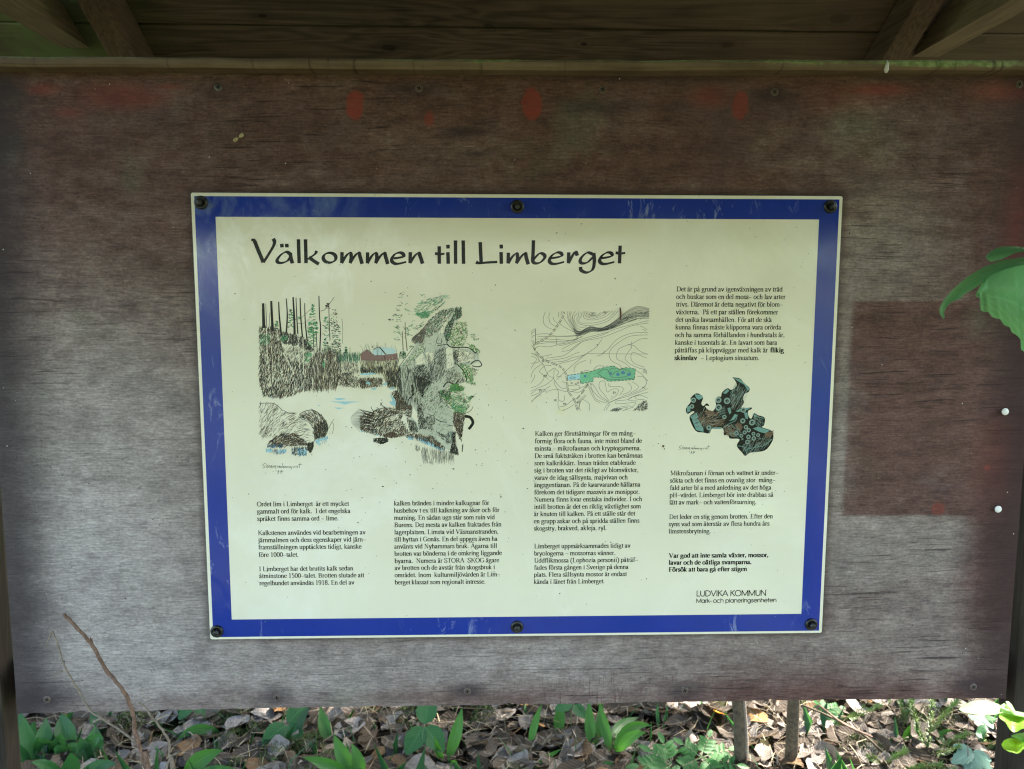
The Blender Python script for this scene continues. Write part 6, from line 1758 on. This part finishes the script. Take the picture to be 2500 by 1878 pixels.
spruce((2262, 1860), [[(2262, 1865, 0), (2268, 1800, .02), (2275, 1712, .05)], [(2266, 1830, .01), (2240, 1770, .04), (2222, 1708, .07)], [(2268, 1790, .02), (2310, 1740, .04), (2335, 1712, .06)], [(2262, 1850, 0), (2320, 1812, .02), (2362, 1790, .03)], [(2264, 1850, 0), (2290, 1840, -.02), (2340, 1822, -.03)]],
       'spruce seedling with tall sunlit shoots close to the post')
spruce((2206, 1790), [[(2206, 1795, 0), (2204, 1745, .03), (2196, 1706, .05)], [(2204, 1760, .02), (2216, 1735, .04), (2222, 1712, .05)]], 'short spruce seedling with a bright shoot touching the bottom edge of the board')
spruce((2050, 1788), [[(2034, 1790, 0), (2060, 1760, .02), (2110, 1726, .05)], [(2040, 1780, 0), (2024, 1752, .02), (2018, 1740, .03)], [(2070, 1752, .02), (2100, 1745, .0), (2150, 1722, .04)]], 'small spruce seedling lying over bright dead leaves behind the thin leaning twigs', 'needle', .012, 2200)
spruce((2180, 1900), [[(2150, 1905, -.02), (2170, 1860, 0), (2210, 1830, .02)], [(2180, 1890, 0), (2240, 1872, 0), (2300, 1868, 0)], [(2190, 1900, -.02), (2260, 1890, -.02), (2330, 1880, -.02)], [(2170, 1880, 0), (2140, 1855, 0), (2120, 1850, 0)]], 'low spruce seedling spreading along the ground below the other shoots', 'needle', .014, 2400)
spruce((2395, 1850), [[(2396, 1870, 0), (2398, 1820, .02), (2402, 1788, .03)], [(2398, 1850, 0), (2412, 1830, 0), (2420, 1815, .01)]], 'ragged spruce seedling beside the post behind the toothed leaves', 'needle', .012, 2200)
spruce((188, 1772), [[(190, 1792, 0), (184, 1762, .02), (196, 1738, .03)], [(172, 1748, .04), (162, 1752, .0), (155, 1762, -.02)], [(196, 1738, .03), (188, 1765, -.01), (180, 1786, -.03)]], 'spruce seedling tips of fresh pale green among dark lily leaves', 'needle_new', .011, 3500)

# ------------------------------------------------------------------ grey green maple like leaf and the stalk of a nettle near the post
g = ground_at(2378, 1900)
t = thing('maple_seedling', tuple(g), 'grey green maple seedling with lobed leaves low beside the post', 'maple seedling')
stem_between(g - UP * .01, P(2374, 1838, g.y + .02), .0014, .001, M['twig'], 'stem', t, .004)
c = P(2374, 1838, g.y + .02)
n_ = facing(c, .7)
r_ = Vector((1, 0, 0)); u_ = n_.cross(r_) * -1
u_ = u_ if u_.z > 0 else -u_
for a, l in ((200, .055), (245, .064), (290, .060), (150, .038), (335, .042)):
    a = math.radians(a)
    leaflet(c, r_ * math.cos(a) + u_ * math.sin(a), n_, l, l * .55, M['maple'], t, 'leaf_lobe', 10, .10)
stem_between(ground_at(2372, 1895), P(2366, 1752, g.y + .03), .0012, .0008, M['twig'], 'side_shoot', t, .006)

# ------------------------------------------------------------------ two stakes and the thin twigs behind the board
def pole(pxs, gy_px, r, mat, label, name='stake', lean=0, strip=None):
    g = ground_at(*gy_px)
    t = thing(name, tuple(g), label, 'stake', 'stakes behind the board')
    pts = [g - UP * .06] + [P(px, py, g.y + dy) for px, py, dy in pxs]
    q = spline([tuple(p) for p in pts], 5)
    v, f, uv = tube_geo(q, [r * (1 - .12 * i / len(q)) for i in range(len(q))], 12, .03)
    o = mesh_obj('pole', v, f, mat, t, True, uv)
    if strip:
        s = [Vector(p) + Vector(strip) for p in q]
        v, f, uv = tube_geo(s, [r * .36] * len(s), 7, .15)
        mesh_obj('bark_strip', v, f, M['twigpale'], t, True, uv)
    return t
pole([(1806, 1800, 0), (1800, 1700, .0), (1794, 1560, 0)], (1808, 1885), .0135, M['stick'], 'brown stake with a pale strip of bark along its sunny side', 'stake', 0, (.0125, -.004, 0))
pole([(1934, 1800, 0), (1938, 1700, 0), (1941, 1560, 0)], (1930, 1885), .0145, M['stick'], 'dark brown stake without loose bark, nearer to the post')
g = ground_at(2180, 1878)
t = thing('fallen_twig', tuple(g), 'thin bare fallen twig leaning across the sunlit litter towards the spruce shoots', 'twig')
q = [P(1960, 1722, g.y + .10), P(2030, 1752, g.y + .07), P(2110, 1796, g.y + .03), P(2190, 1872, g.y), P(2215, 1900, g.y - .03)]
v, f, uv = tube_geo(spline([tuple(p) for p in q], 5), [.0028] * 21, 6, .2)
mesh_obj('branch', v, f, M['stick'], t, True, uv)
q = [P(2000, 1722, g.y + .08), P(2060, 1768, g.y + .04), P(2130, 1800, g.y + .02)]
v, f, uv = tube_geo(spline([tuple(p) for p in q], 5), [.0022] * 11, 6, .2)
mesh_obj('side_branch', v, f, M['twig'], t, True, uv)

# ------------------------------------------------------------------ bare twig in front of the board
TY = -.135
def front_tube(px, y, r0, r1, name, parent, mat, jit=.16, k=6, ground_to=None):
    pts = [P(a, b, y + d) for a, b, d in px]
    if ground_to is not None:
        pts = [Vector((ground_to[0], ground_to[1], -.02))] + pts
    q = spline([tuple(p) for p in pts], k)
    q = [Vector(p) + Vector((random.uniform(-1, 1), 0, random.uniform(-1, 1))) * .0004 for p in q]
    n = len(q)
    v, f, uv = tube_geo(q, [r0 + (r1 - r0) * i / (n - 1) for i in range(n)], 8, jit)
    return mesh_obj(name, v, f, mat, parent, True, uv)
b0 = P(375, 2000, TY)
root = (b0.x + .03, TY + .01)
tw = thing('bare_twig', (root[0], root[1], 0), 'forked bare brown twig rising in front of the lower part of the board', 'twig', 'bare twigs in front of the board')
main = front_tube([(372, 1960, 0), (357, 1878, 0), (342, 1825, 0), (330, 1790, 0), (326, 1750, 0), (318, 1722, 0), (296, 1680, 0), (262, 1640, .004), (244, 1610, .004), (222, 1570, .006), (190, 1535, .006), (157, 1500, .01)], TY, .0021, .0016, 'stem', tw, M['twig'], .2, 5, root)
front_tube([(334, 1812, 0), (322, 1804, 0), (292, 1782, .002), (244, 1752, .002), (222, 1736, .004), (196, 1694, .006), (170, 1650, .008), (152, 1612, .008), (143, 1580, .01), (136, 1560, .01), (128, 1540, .01)], TY, .0012, .0007, 'side_shoot', tw, M['twigpale'], .2, 5)
front_tube([(128, 1541, .01), (120, 1560, .008), (113, 1578, .006)], TY, .0009, .0006, 'side_shoot', tw, M['twigpale'], .1, 4)
front_tube([(153, 1638, .008), (142, 1644, .006), (131, 1653, .004)], TY, .0008, .0004, 'side_shoot', tw, M['twigpale'], .1, 4)
front_tube([(246, 1755, .002), (236, 1758, 0), (230, 1763, 0)], TY, .0012, .0009, 'bud', tw, M['twigpale'], .1, 3)
front_tube([(346, 1838, 0), (362, 1842, -.002), (360, 1856, -.003)], TY, .0016, .0008, 'bud', tw, M['twig'], .1, 3)
front_tube([(224, 1570, .006), (223, 1562, .004), (220, 1558, .003)], TY, .0012, .0006, 'bud', tw, M['twig'], .1, 3)
root2 = (P(440, 2000, TY + .03).x, TY + .05)
tw2 = thing('bare_twig', (root2[0], root2[1], 0), 'thin pale crooked twig ending just above the bottom edge of the board', 'twig', 'bare twigs in front of the board')
front_tube([(425, 1960, 0), (424, 1878, 0), (414, 1838, 0), (412, 1810, 0), (398, 1786, 0), (380, 1762, 0), (366, 1744, 0), (354, 1726, 0), (338, 1716, 0)], TY + .03, .0016, .0008, 'stem', tw2, M['twigpale'], .15, 5, root2)
front_tube([(416, 1850, 0), (408, 1868, -.004), (403, 1890, -.006), (398, 1930, -.01)], TY + .03, .0013, .0009, 'side_shoot', tw2, M['twigpale'], .15, 4)

# ------------------------------------------------------------------ leaves hanging in from the side
def ruled(top, bot, y, n, cols, depth, name, parent, mat, conv=None, tilt=0.0):
    """a curved blade between two traced margins; depth bulges it towards the viewer"""
    def res(poly, k):
        seg = [0]
        for a, b in zip(poly, poly[1:]):
            seg.append(seg[-1] + math.hypot(b[0] - a[0], b[1] - a[1]))
        return [tuple(np.interp(seg[-1] * i / k, seg, [p[c] for p in poly]) for c in (0, 1)) for i in range(k + 1)]
    A_, B_ = res(top, n), res(bot, n)
    v, uv = [], []
    for i in range(n + 1):
        for j in range(cols + 1):
            s = j / cols
            x = A_[i][0] * (1 - s) + B_[i][0] * s
            yy = A_[i][1] * (1 - s) + B_[i][1] * s
            d = depth * math.sin(math.pi * (s * .85 + .05)) + tilt * (s - .5) + .0012 * math.sin(i / n * 9 + s * 5)
            if conv:
                x, yy = conv(x, yy)
            v.append(P(x, yy, y - d - .0004 * i))
            uv.append((s, i / n))
    c1 = cols + 1
    f = [(i * c1 + j, i * c1 + j + 1, (i + 1) * c1 + j + 1, (i + 1) * c1 + j) for i in range(n) for j in range(cols)]
    return mesh_obj(name, v, f, mat, parent, True, uv)
cz1 = lambda x, y: (2250 + x * .18051, 570 + y * .18051)
LY = -.26
hb = P(2760, 640, LY)
hang = thing('leafy_branch', tuple(hb), 'green serrated leaves of a branch hanging in front of the plywood beside the pins', 'branch')
ruled([(290, 1155), (220, 1050), (300, 900), (420, 760), (600, 600), (830, 460), (1100, 360), (1385, 320), (2000, 300)], [(312, 1140), (305, 1060), (330, 1000), (400, 930), (520, 885), (560, 830), (680, 765), (800, 690), (950, 600), (1385, 470), (2000, 420)], LY, 26, 5, .010, 'leaf', hang, M['near'], cz1, .02)
ruled([(730, 830), (780, 735), (830, 660), (880, 590), (980, 545), (1150, 480), (1385, 420), (2000, 400), (2000, 430)],
      [(735, 850), (780, 875), (822, 880), (790, 960), (795, 1040), (850, 1062), (900, 1060), (955, 1130), (1000, 1150), (1062, 1158), (1110, 1235), (1150, 1255), (1192, 1270), (1225, 1345), (1270, 1365), (1310, 1400), (1350, 1450), (1368, 1480), (1340, 1570), (1390, 1600), (1450, 1640), (1600, 1660), (1720, 1500), (2000, 900)], LY + .01, 110, 8, .022, 'leaf', hang, M['near'], cz1, -.03)
ruled([(865, 315), (920, 250), (1000, 205), (1075, 180), (1200, 172), (1385, 185), (1700, 230)], [(875, 325), (890, 360), (930, 385), (1000, 375), (1100, 345), (1250, 272), (1385, 245), (1700, 260)], LY + .01, 18, 4, .008, 'leaf', hang, M['near'], cz1, .01)
v, f, uv = tube_geo(spline([tuple(cz1(1600, 240)) + (0,), tuple(cz1(2000, 330)) + (0,), tuple(cz1(2900, 420)) + (0,)], 4), [1] * 9, 6)
q = [P(*cz1(1550, 240), LY + .01), P(*cz1(2000, 330), LY + .01), P(*cz1(2800, 420), LY + .02), Vector((hb.x + .35, LY + .10, hb.z - .10)), Vector((hb.x + .55, LY + .16, -.02))]
v, f, uv = tube_geo(spline([tuple(p) for p in q], 5), [.0013 + .0035 * i / 20 for i in range(21)], 7)
mesh_obj('stem', v, f, M['stemgreen'], hang, True, uv)

cz2 = lambda x, y: (2200 + x * .13717, 1650 + y * .13717)
sy = -.28
sb_ = P(2700, 1850, sy)
shr = thing('leafy_shrub', (sb_.x, sb_.y, 0), 'shrub with sunlit pale toothed leaves reaching past the foot of the post', 'shrub')
def ten(poly_t, poly_b, y, mat, n=22, d=.008, tl=.0):
    return ruled(poly_t, poly_b, y, n, 4, d, 'leaf', shr, M[mat], cz2, tl)
ten([(1030, 590), (1080, 540), (1180, 490), (1300, 445), (1500, 428), (1700, 490), (1900, 600), (2187, 660), (2700, 700)], [(1035, 600), (1090, 640), (1150, 662), (1230, 668), (1300, 685), (1380, 690), (1450, 708), (1540, 692), (1650, 695), (1800, 655), (2100, 720), (2700, 800)], sy, 'pale', 26, .006, .035)
ten([(1780, 520), (1830, 490), (1960, 560), (2060, 690), (2300, 720)], [(1790, 530), (1870, 570), (1960, 640), (2040, 720), (2300, 760)], sy - .01, 'pale', 10, .004, .02)
ten([(1860, 460), (1900, 450), (1960, 500), (2040, 640), (2187, 700)], [(1870, 475), (1900, 520), (1950, 580), (2020, 680), (2187, 720)], sy - .012, 'pale', 10, .003, .02)
ten([(1738, 690), (1765, 652), (1840, 655), (1900, 655), (2187, 700), (2700, 780)], [(1745, 740), (1790, 790), (1840, 805), (1870, 840), (1900, 900), (1950, 980), (2000, 1000), (2040, 1012), (2110, 965), (2187, 930), (2700, 900)], sy - .02, 'fresh', 22, .006, .03)
ten([(1785, 1225), (1830, 1150), (1900, 1118), (1960, 1105), (2060, 1120), (2187, 1135), (2600, 1160)], [(1800, 1262), (1830, 1310), (1880, 1325), (1920, 1352), (1990, 1362), (2060, 1390), (2120, 1365), (2187, 1290), (2600, 1300)], sy - .03, 'fresh', 20, .006, .03)
ten([(1960, 1060), (2050, 1030), (2187, 1010), (2500, 1000)], [(1965, 1090), (2050, 1110), (2120, 1180), (2187, 1190), (2500, 1200)], sy - .02, 'seedling', 10, .004, .02)
ten([(1190, 690), (1300, 700), (1500, 715), (1640, 800), (1660, 860)], [(1200, 730), (1260, 790), (1400, 820), (1520, 880), (1640, 950)], .35, 'maple', 12, .004, .03)
ten([(1480, 720), (1560, 700), (1650, 740), (1700, 760)], [(1500, 760), (1560, 830), (1620, 870), (1690, 800)], .33, 'seedling', 8, .004, .02)
ten([(1330, 1000), (1360, 920), (1410, 870), (1480, 880), (1545, 905), (1530, 960)], [(1325, 1040), (1360, 1120), (1420, 1160), (1465, 1200), (1475, 1110), (1530, 980)], .36, 'lilydark', 12, .004, .03)
for (a, b) in (((2700, 740), (2760, 1050)), ((2700, 850), (2760, 1100)), ((2600, 1230), (2800, 1400))):
    p0, p1 = P(*cz2(*a), sy - .01), P(*cz2(*b), sy)
    stem_between(p0, Vector((sb_.x, sb_.y, max(0.05, p1.z - .05))), .0012, .0016, M['stemgreen'], 'leaf_stalk', shr, .004)
stem_between(Vector((sb_.x, sb_.y, -.02)), Vector((sb_.x + .01, sb_.y, P(*cz2(2700, 740), sy).z + .05)), .004, .003, M['twig'], 'stem', shr, .01)
q0 = P(*cz2(1660, 850), .35)
stem_between(q0, Vector((q0.x + .12, .30, -.01)), .0014, .002, M['twig'], 'stem', shr, .01)
# ------------------------------------------------------------------ leaf litter
def dead_leaf_geo(seed):
    r = random.Random(seed)
    n, cols = 5, 4
    L_, W = 1.0, r.uniform(.62, .98)
    k1, k2 = r.uniform(-.30, .45), r.uniform(-.35, .5)
    tw = r.uniform(-.6, .6)
    sh = r.uniform(.7, .95)
    v, uv = [], []
    for i in range(n + 1):
        t = i / n
        w = W * .5 * math.sin(math.pi * min(1, t ** sh * .96 + .02)) ** .7 + .01
        w *= 1 + r.uniform(-.10, .10)
        for j in range(cols + 1):
            q = j / cols * 2 - 1
            a = tw * (t - .5)
            x, z = q * w, k1 * (q * q) * w + k2 * (t - .5) ** 2 + .05 * r.uniform(-1, 1)
            v.append((x * math.cos(a) - z * math.sin(a), t - .5 + .02 * r.uniform(-1, 1), x * math.sin(a) + z * math.cos(a)))
            uv.append((j / cols, t))
    c1 = cols + 1
    f = [(i * c1 + j, i * c1 + j + 1, (i + 1) * c1 + j + 1, (i + 1) * c1 + j) for i in range(n) for j in range(cols)]
    # a stalk
    b = len(v)
    v += [(-.012, -.5, .0), (.012, -.5, .0), (.02, -.85, .05 + r.uniform(-.1, .2)), (.0, -.85, .06)]
    uv += [(.5, 0), (.5, 0), (.5, 0), (.5, 0)]
    f.append((b, b + 1, b + 2, b + 3))
    return v, f, uv
variants = [dead_leaf_geo(100 + i) for i in range(14)]
dmesh = []
for i, (v, f, uv) in enumerate(variants):
    o = mesh_obj('fallen_leaf', v, f, M['dead'], None, True, uv)
    dmesh.append(o.data)
    bpy.data.objects.remove(o)
cand = []
for _ in range(850):                             # the strip that shows below the board
    px, py = random.uniform(-60, 2560), random.uniform(1690, 1930)
    g = G(px, py)
    cand.append((g.x, g.y, random.uniform(.034, .080)))
spots = []
for (x, y, s) in cand:
    spots.append((x, y, s, True))
for _ in range(5200):
    x, y = random.gauss(0, 2.0), random.gauss(.9, 1.7)
    spots.append((x, y, random.uniform(.026, .07), False))
def lie(x, y, s):
    til = random.gauss(0, .28)
    e = Euler((til, random.gauss(0, .30), random.uniform(0, 6.283)))
    return Matrix.Translation((x, y, gh(x, y) + random.uniform(.004, .030))) @ e.to_matrix().to_4x4() @ Matrix.Diagonal((s, s, s * random.uniform(.7, 1.2), 1))
big = sorted([q for q in spots if q[3]], key=lambda q: -q[2])[:285]
keep = set(id(q) for q in big)
for q in big:
    me = random.choice(dmesh)
    o = bpy.data.objects.new('fallen_leaf', me)
    o.matrix_world = lie(*q[:3])
    COL.objects.link(o)
    o.parent = ground
allv, allf, alluv = [], [], []
nb = 0
for q in spots:
    if id(q) in keep:
        continue
    v, f, uv = random.choice(variants)
    mt = np.array(lie(*q[:3]))
    a = np.c_[np.array(v), np.ones(len(v))] @ mt.T
    allv.append(a[:, :3])
    allf += [tuple(i + nb for i in t) for t in f]
    alluv += uv
    nb += len(v)
lit = mesh_obj('leaf_litter', np.concatenate(allv), allf, M['dead'], None, True, alluv)
lit['kind'] = 'stuff'

# an orange leaf that catches the sun, and a warm brown one
for (px, py, s, col, lab) in ((1755, 1790, .036, (.62, .24, .03), 'bright orange dead leaf lying in the sun beside the pale barked stake'), (1317, 1790, .030, (.36, .17, .05), 'small warm brown dead leaf on grey litter under the middle of the board')):
    g = ground_at(px, py)
    n = NT('orange_leaf')
    mt = n.end(n.trans(n.pbr(n.mix(n.noise(n.pos, 70, 3, .6), col, tuple(c * .6 for c in col)), .7), col, .25))
    v, f, uv = variants[3]
    mm = Matrix.Translation((g.x, g.y, g.z + .034)) @ Euler((.5, .2, random.uniform(0, 6))).to_matrix().to_4x4() @ Matrix.Diagonal((s, s, s, 1))
    o = mesh_obj('dead_leaf', [tuple(mm @ Vector(p)) for p in v], f, mt, None, True, uv, base=tuple(g))
    o['label'] = lab; o['category'] = 'dead leaf'

# twigs, straws, needles and moss between the leaves
m = MB()
for _ in range(380):
    if random.random() < .75:
        g = G(random.uniform(-60, 2560), random.uniform(1690, 1930))
        x, y = g.x, g.y
    else:
        x, y = random.uniform(-2, 2), random.uniform(-1, 2.4)
    l = random.uniform(.03, .17)
    a = random.uniform(0, 6.283)
    p = Vector((x, y, gh(x, y) + random.uniform(.012, .035)))
    d = Vector((math.cos(a), math.sin(a), random.uniform(-.15, .2)))
    q = [p - d * l / 2, p + Vector((random.uniform(-1, 1), random.uniform(-1, 1), .3)) * l * .06, p + d * l / 2]
    r = random.uniform(.0006, .0018)
    m.add(*tube_geo(q, [r, r * .9, r * .6], 4))
o = m.build('twig_litter', M['stick'], None, False)
o['kind'] = 'stuff'
m = MB()
for _ in range(600):
    if random.random() < .8:
        g = G(random.uniform(-60, 2560), random.uniform(1690, 1930))
        x, y = g.x, g.y
    else:
        x, y = random.uniform(-2, 2), random.uniform(-1, 2.4)
    l = random.uniform(.02, .10)
    a = random.uniform(0, 6.283)
    p = Vector((x, y, gh(x, y) + random.uniform(.014, .040)))
    d = Vector((math.cos(a), math.sin(a), random.uniform(-.25, .3))) * l / 2
    w = Vector((-math.sin(a), math.cos(a), .4)).normalized() * .0006
    b = Vector((0, 0, l * .1))
    m.add([p - d - w, p - d + w, p + b + w, p + d, p + b - w], [(0, 1, 2, 3, 4)])
o = m.build('straw_litter', M['straw'], None, False)
o['kind'] = 'stuff'
m = MB()
patches = [G(random.uniform(-60, 2560), random.uniform(1690, 1930)) for _ in range(26)] + [G(760, 1850), G(620, 1810), G(680, 1870), G(1560, 1860), G(900, 1740), G(1500, 1830), G(560, 1770)]
for g in patches:
    R0 = random.uniform(.025, .07)
    for _ in range(int(R0 * 7000)):
        a, rr = random.uniform(0, 6.283), R0 * math.sqrt(random.random())
        x, y = g.x + rr * math.cos(a), g.y + rr * math.sin(a)
        h = .030 * (1 - (rr / R0) ** 2) + .008
        p = Vector((x, y, gh(x, y) + h))
        d = Vector((random.gauss(0, .6), random.gauss(0, .6), 1)).normalized() * random.uniform(.006, .014)
        w = Vector((random.uniform(-1, 1), random.uniform(-1, 1), 0)).normalized() * .0015
        m.add([p - w - d * .5, p + w - d * .5, p + d * .6], [(0, 1, 2)])
o = m.build('moss', M['moss'], None, False)
o['kind'] = 'stuff'

# slender grass blades and seedlings too many to count between the bigger plants
m = MB()
for _ in range(240):
    px, py = random.uniform(-60, 2560), random.uniform(1720, 1960)
    if px > 1650 and random.random() < .5:
        continue
    g = G(px, py)
    b = Vector((g.x, g.y, gh(g.x, g.y)))
    h = random.uniform(.03, .11)
    lean = Vector((random.gauss(0, .35), random.gauss(0, .35), 1)).normalized()
    side = Vector((random.uniform(-1, 1), random.uniform(-1, 1), 0)).normalized()
    w = random.uniform(.0008, .0030)
    c1, c2 = b + lean * h * .55, b + lean * h * .95 + side.cross(UP) * h * random.uniform(-.5, .5)
    m.add([b - side * w, b + side * w, c1 + side * w * .9, c2, c1 - side * w * .9], [(0, 1, 2, 3, 4)], [(0, 0), (1, 0), (1, .5), (.5, 1), (0, .5)])
o = m.build('grass', M['lilydark'], None, False)
o['kind'] = 'stuff'

# ------------------------------------------------------------------ trees: they shade the board, dapple the litter and mirror in the sign
def crown_mesh(name, clumps, leaf, seed, mat):
    r = np.random.default_rng(seed)
    vs, fs = [], []
    nb = 0
    for (cx, cy, cz, R0, n) in clumps:
        d = r.normal(size=(n, 3))
        d /= np.linalg.norm(d, axis=1)[:, None]
        rad = R0 * r.random(n) ** .45
        p = np.array([cx, cy, cz]) + d * rad[:, None] * np.array([1, 1, .7])
        u = r.normal(size=(n, 3)); u /= np.linalg.norm(u, axis=1)[:, None]
        w = np.cross(u, r.normal(size=(n, 3))); w /= np.linalg.norm(w, axis=1)[:, None]
        s = leaf * r.uniform(.6, 1.3, n)[:, None]
        q = np.stack([p - u * s, p + w * s * .55, p + u * s, p - w * s * .55], 1).reshape(-1, 3)
        vs.append(q)
        fs += [(nb + 4 * i, nb + 4 * i + 1, nb + 4 * i + 2, nb + 4 * i + 3) for i in range(n)]
        nb += 4 * n
    vs = np.concatenate(vs)
    me = bpy.data.meshes.new(name)
    me.from_pydata(vs.tolist(), [], fs)
    ul = me.uv_layers.new(name='UVMap')
    ul.data.foreach_set('uv', np.tile(np.array([.5, 0, 1, .5, .5, 1, 0, .5], dtype=np.float32), len(fs)))
    me.materials.append(mat)
    me.update()
    return me
def trunk_mesh(h, r0, seed, limbs=7):
    rr = random.Random(seed)
    m = MB()
    pts = [Vector((0, 0, -.2))]
    x = y = 0
    for i in range(1, 9):
        x += rr.uniform(-.06, .06); y += rr.uniform(-.06, .06)
        pts.append(Vector((x, y, h * i / 8)))
    m.add(*tube_geo(pts, [r0 * (1 - .85 * i / 8) for i in range(9)], 10, .05))
    for k in range(limbs):
        i = rr.randint(3, 7)
        p = pts[i]
        a = rr.uniform(0, 6.283)
        l = rr.uniform(.6, 1.5)
        e = p + Vector((math.cos(a) * l, math.sin(a) * l, l * .6))
        m.add(*tube_geo([p, (p + e) / 2 + Vector((0, 0, -.08)), e], [r0 * .28, r0 * .18, r0 * .06], 6))
    o = m.build('trunk', M['bark'], None, True)
    me = o.data
    bpy.data.objects.remove(o)
    return me
def rand_clumps(n, R0, cz, hz, cr, ln, seed):
    r = random.Random(seed)
    o = []
    for _ in range(n):
        a, q = r.uniform(0, 6.283), R0 * math.sqrt(r.random())
        z = cz + hz * r.uniform(-1, 1)
        o.append((q * math.cos(a), q * math.sin(a), z, cr * r.uniform(.6, 1.25), int(ln * r.uniform(.6, 1.3))))
    return o
crowns = [crown_mesh('crown', rand_clumps(34, 1.5, 4.4, 2.3, .62, 170, 5), .055, 1, M['tree']),
          crown_mesh('crown', rand_clumps(30, 1.7, 3.6, 2.3, .60, 150, 9), .055, 2, M['tree'])]
trunks = [trunk_mesh(6.2, .11, 1), trunk_mesh(5.4, .09, 2)]
def tree(x, y, rz, s, k, label, crown=None):
    t = thing('deciduous_tree', (x, y, 0), label, 'tree', 'trees around the shelter')
    t.rotation_euler = (0, 0, rz)
    t.scale = (s, s, s)
    link(bpy.data.objects.new('trunk', trunks[k]), t)
    link(bpy.data.objects.new('crown', crown or crowns[k]), t)
    return t
for (x, y, rz, s, k, lab) in (
        (-3.3, -9.6, .3, 1.0, 0, 'leafy tree across the clearing, mirrored in the upper corner of the sign'),
        (3.4, -8.4, 1.3, 1.05, 1, 'tall leafy tree facing the sign from across the clearing'),
        (.6, -16.0, 2.2, 1.3, 0, 'large leafy tree far behind the viewer'),
        (5.6, -4.4, 3.1, 1.0, 1, 'leafy tree on the sunny side in front of the shelter'),
        (-9.5, -2.6, 4.0, 1.1, 0, 'leafy tree on the shady side in front of the shelter'),
        (-3.6, 2.6, 5.0, 1.05, 1, 'leafy tree behind the shady end of the shelter'),
        (-1.3, 3.3, .9, 1.05, 0, 'leafy tree close behind the shelter'),
        (.9, 3.3, 5.6, .95, 1, 'unseen leafy tree added behind the shelter to shade the litter'),  # added out of view to dim the ground behind the board
        (1.0, 5.2, 1.9, 1.1, 1, 'leafy tree straight behind the shelter'),
        (-.4, 1.55, 2.1, .80, 0, 'unseen leafy tree added to hold skylight off the litter'),  # added overhead, unseen, to block skylight on the litter
        (2.7, -.9, .7, .80, 0, 'unseen slender tree added at the sunny end to cut side skylight'),  # this and the next are added out of view to block skylight
        (4.6, .9, 4.4, .85, 1, 'second unseen tree added at the sunny end to cut side skylight'),
        (7.4, 2.0, 2.7, 1.1, 0, 'leafy tree beyond the sunny end of the shelter')):
    tree(x, y, rz, s, k, lab)
# the tree whose crown stands between the sun and the ground below the board
HC = 3.4
ox, oy = SUNV.x / SUNV.z * HC, SUNV.y / SUNV.z * HC
shade = crown_mesh('crown', [(-1.40 + 0.42 * i, .12 * math.sin(i * 1.7), HC + .25 * math.sin(i * 1.1), .44, 620) for i in range(4)]
                   + [(.78, -.18, HC - .1, .17, 45), (1.02, .14, HC + .1, .16, 30)]
                   + [(-1.35, -1.15, HC + .1, .40, 520), (-1.0, -1.0, HC, .40, 520), (-.7, -.8, HC - .1, .36, 420)]  # extra clumps added to shade the left post
                   + [(-1.6 + .55 * i, .3 * math.sin(i * 2.1), HC + .9, .45, 130) for i in range(3)], .05, 7, M['tree'])
tree(ox + .05, oy + .80, 0, 1.0, 1, 'leafy tree whose crown dapples the litter behind the board', shade)

# the wood around the clearing
r_ = random.Random(5)
fv, ff_, fm, nb = [], [], [], 0
for i in range(16):
    a = math.radians(8 + i * 11 + r_.uniform(-4, 4))
    d = r_.uniform(9, 18)
    mt = np.array(Matrix.Translation((d * math.cos(a), 3 + d * .8 * math.sin(a), 0)) @ Matrix.Rotation(r_.uniform(0, 6), 4, 'Z') @ Matrix.Scale(r_.uniform(.95, 1.3), 4))
    for me, mi in ((trunks[i % 2], 0), (crowns[i % 2], 1)):
        co = np.empty(len(me.vertices) * 3, dtype=np.float32)
        me.vertices.foreach_get('co', co)
        fv.append((np.c_[co.reshape(-1, 3), np.ones(len(me.vertices))] @ mt.T)[:, :3])
        ff_ += [tuple(nb + k for k in p.vertices) for p in me.polygons]
        fm += [mi] * len(me.polygons)
        nb += len(me.vertices)
o = mesh_obj('forest', np.concatenate(fv), ff_, M['bark'])
o.data.materials.append(M['tree'])
o.data.polygons.foreach_set('material_index', fm)
o['kind'] = 'stuff'
cl = []
for i in range(150):
    a = r_.uniform(0, 6.283)
    d = r_.uniform(7.5, 17)
    y = 1 + d * math.sin(a)
    k = 1.0 if y > 0 else .45
    cl.append((d * math.cos(a), y, r_.uniform(.1, .5) * k, r_.uniform(.4, 1.0) * (.6 + .4 * k), 90))
o = link(bpy.data.objects.new('undergrowth', crown_mesh('undergrowth', cl, .06, 33, M['tree'])))
o['kind'] = 'stuff'
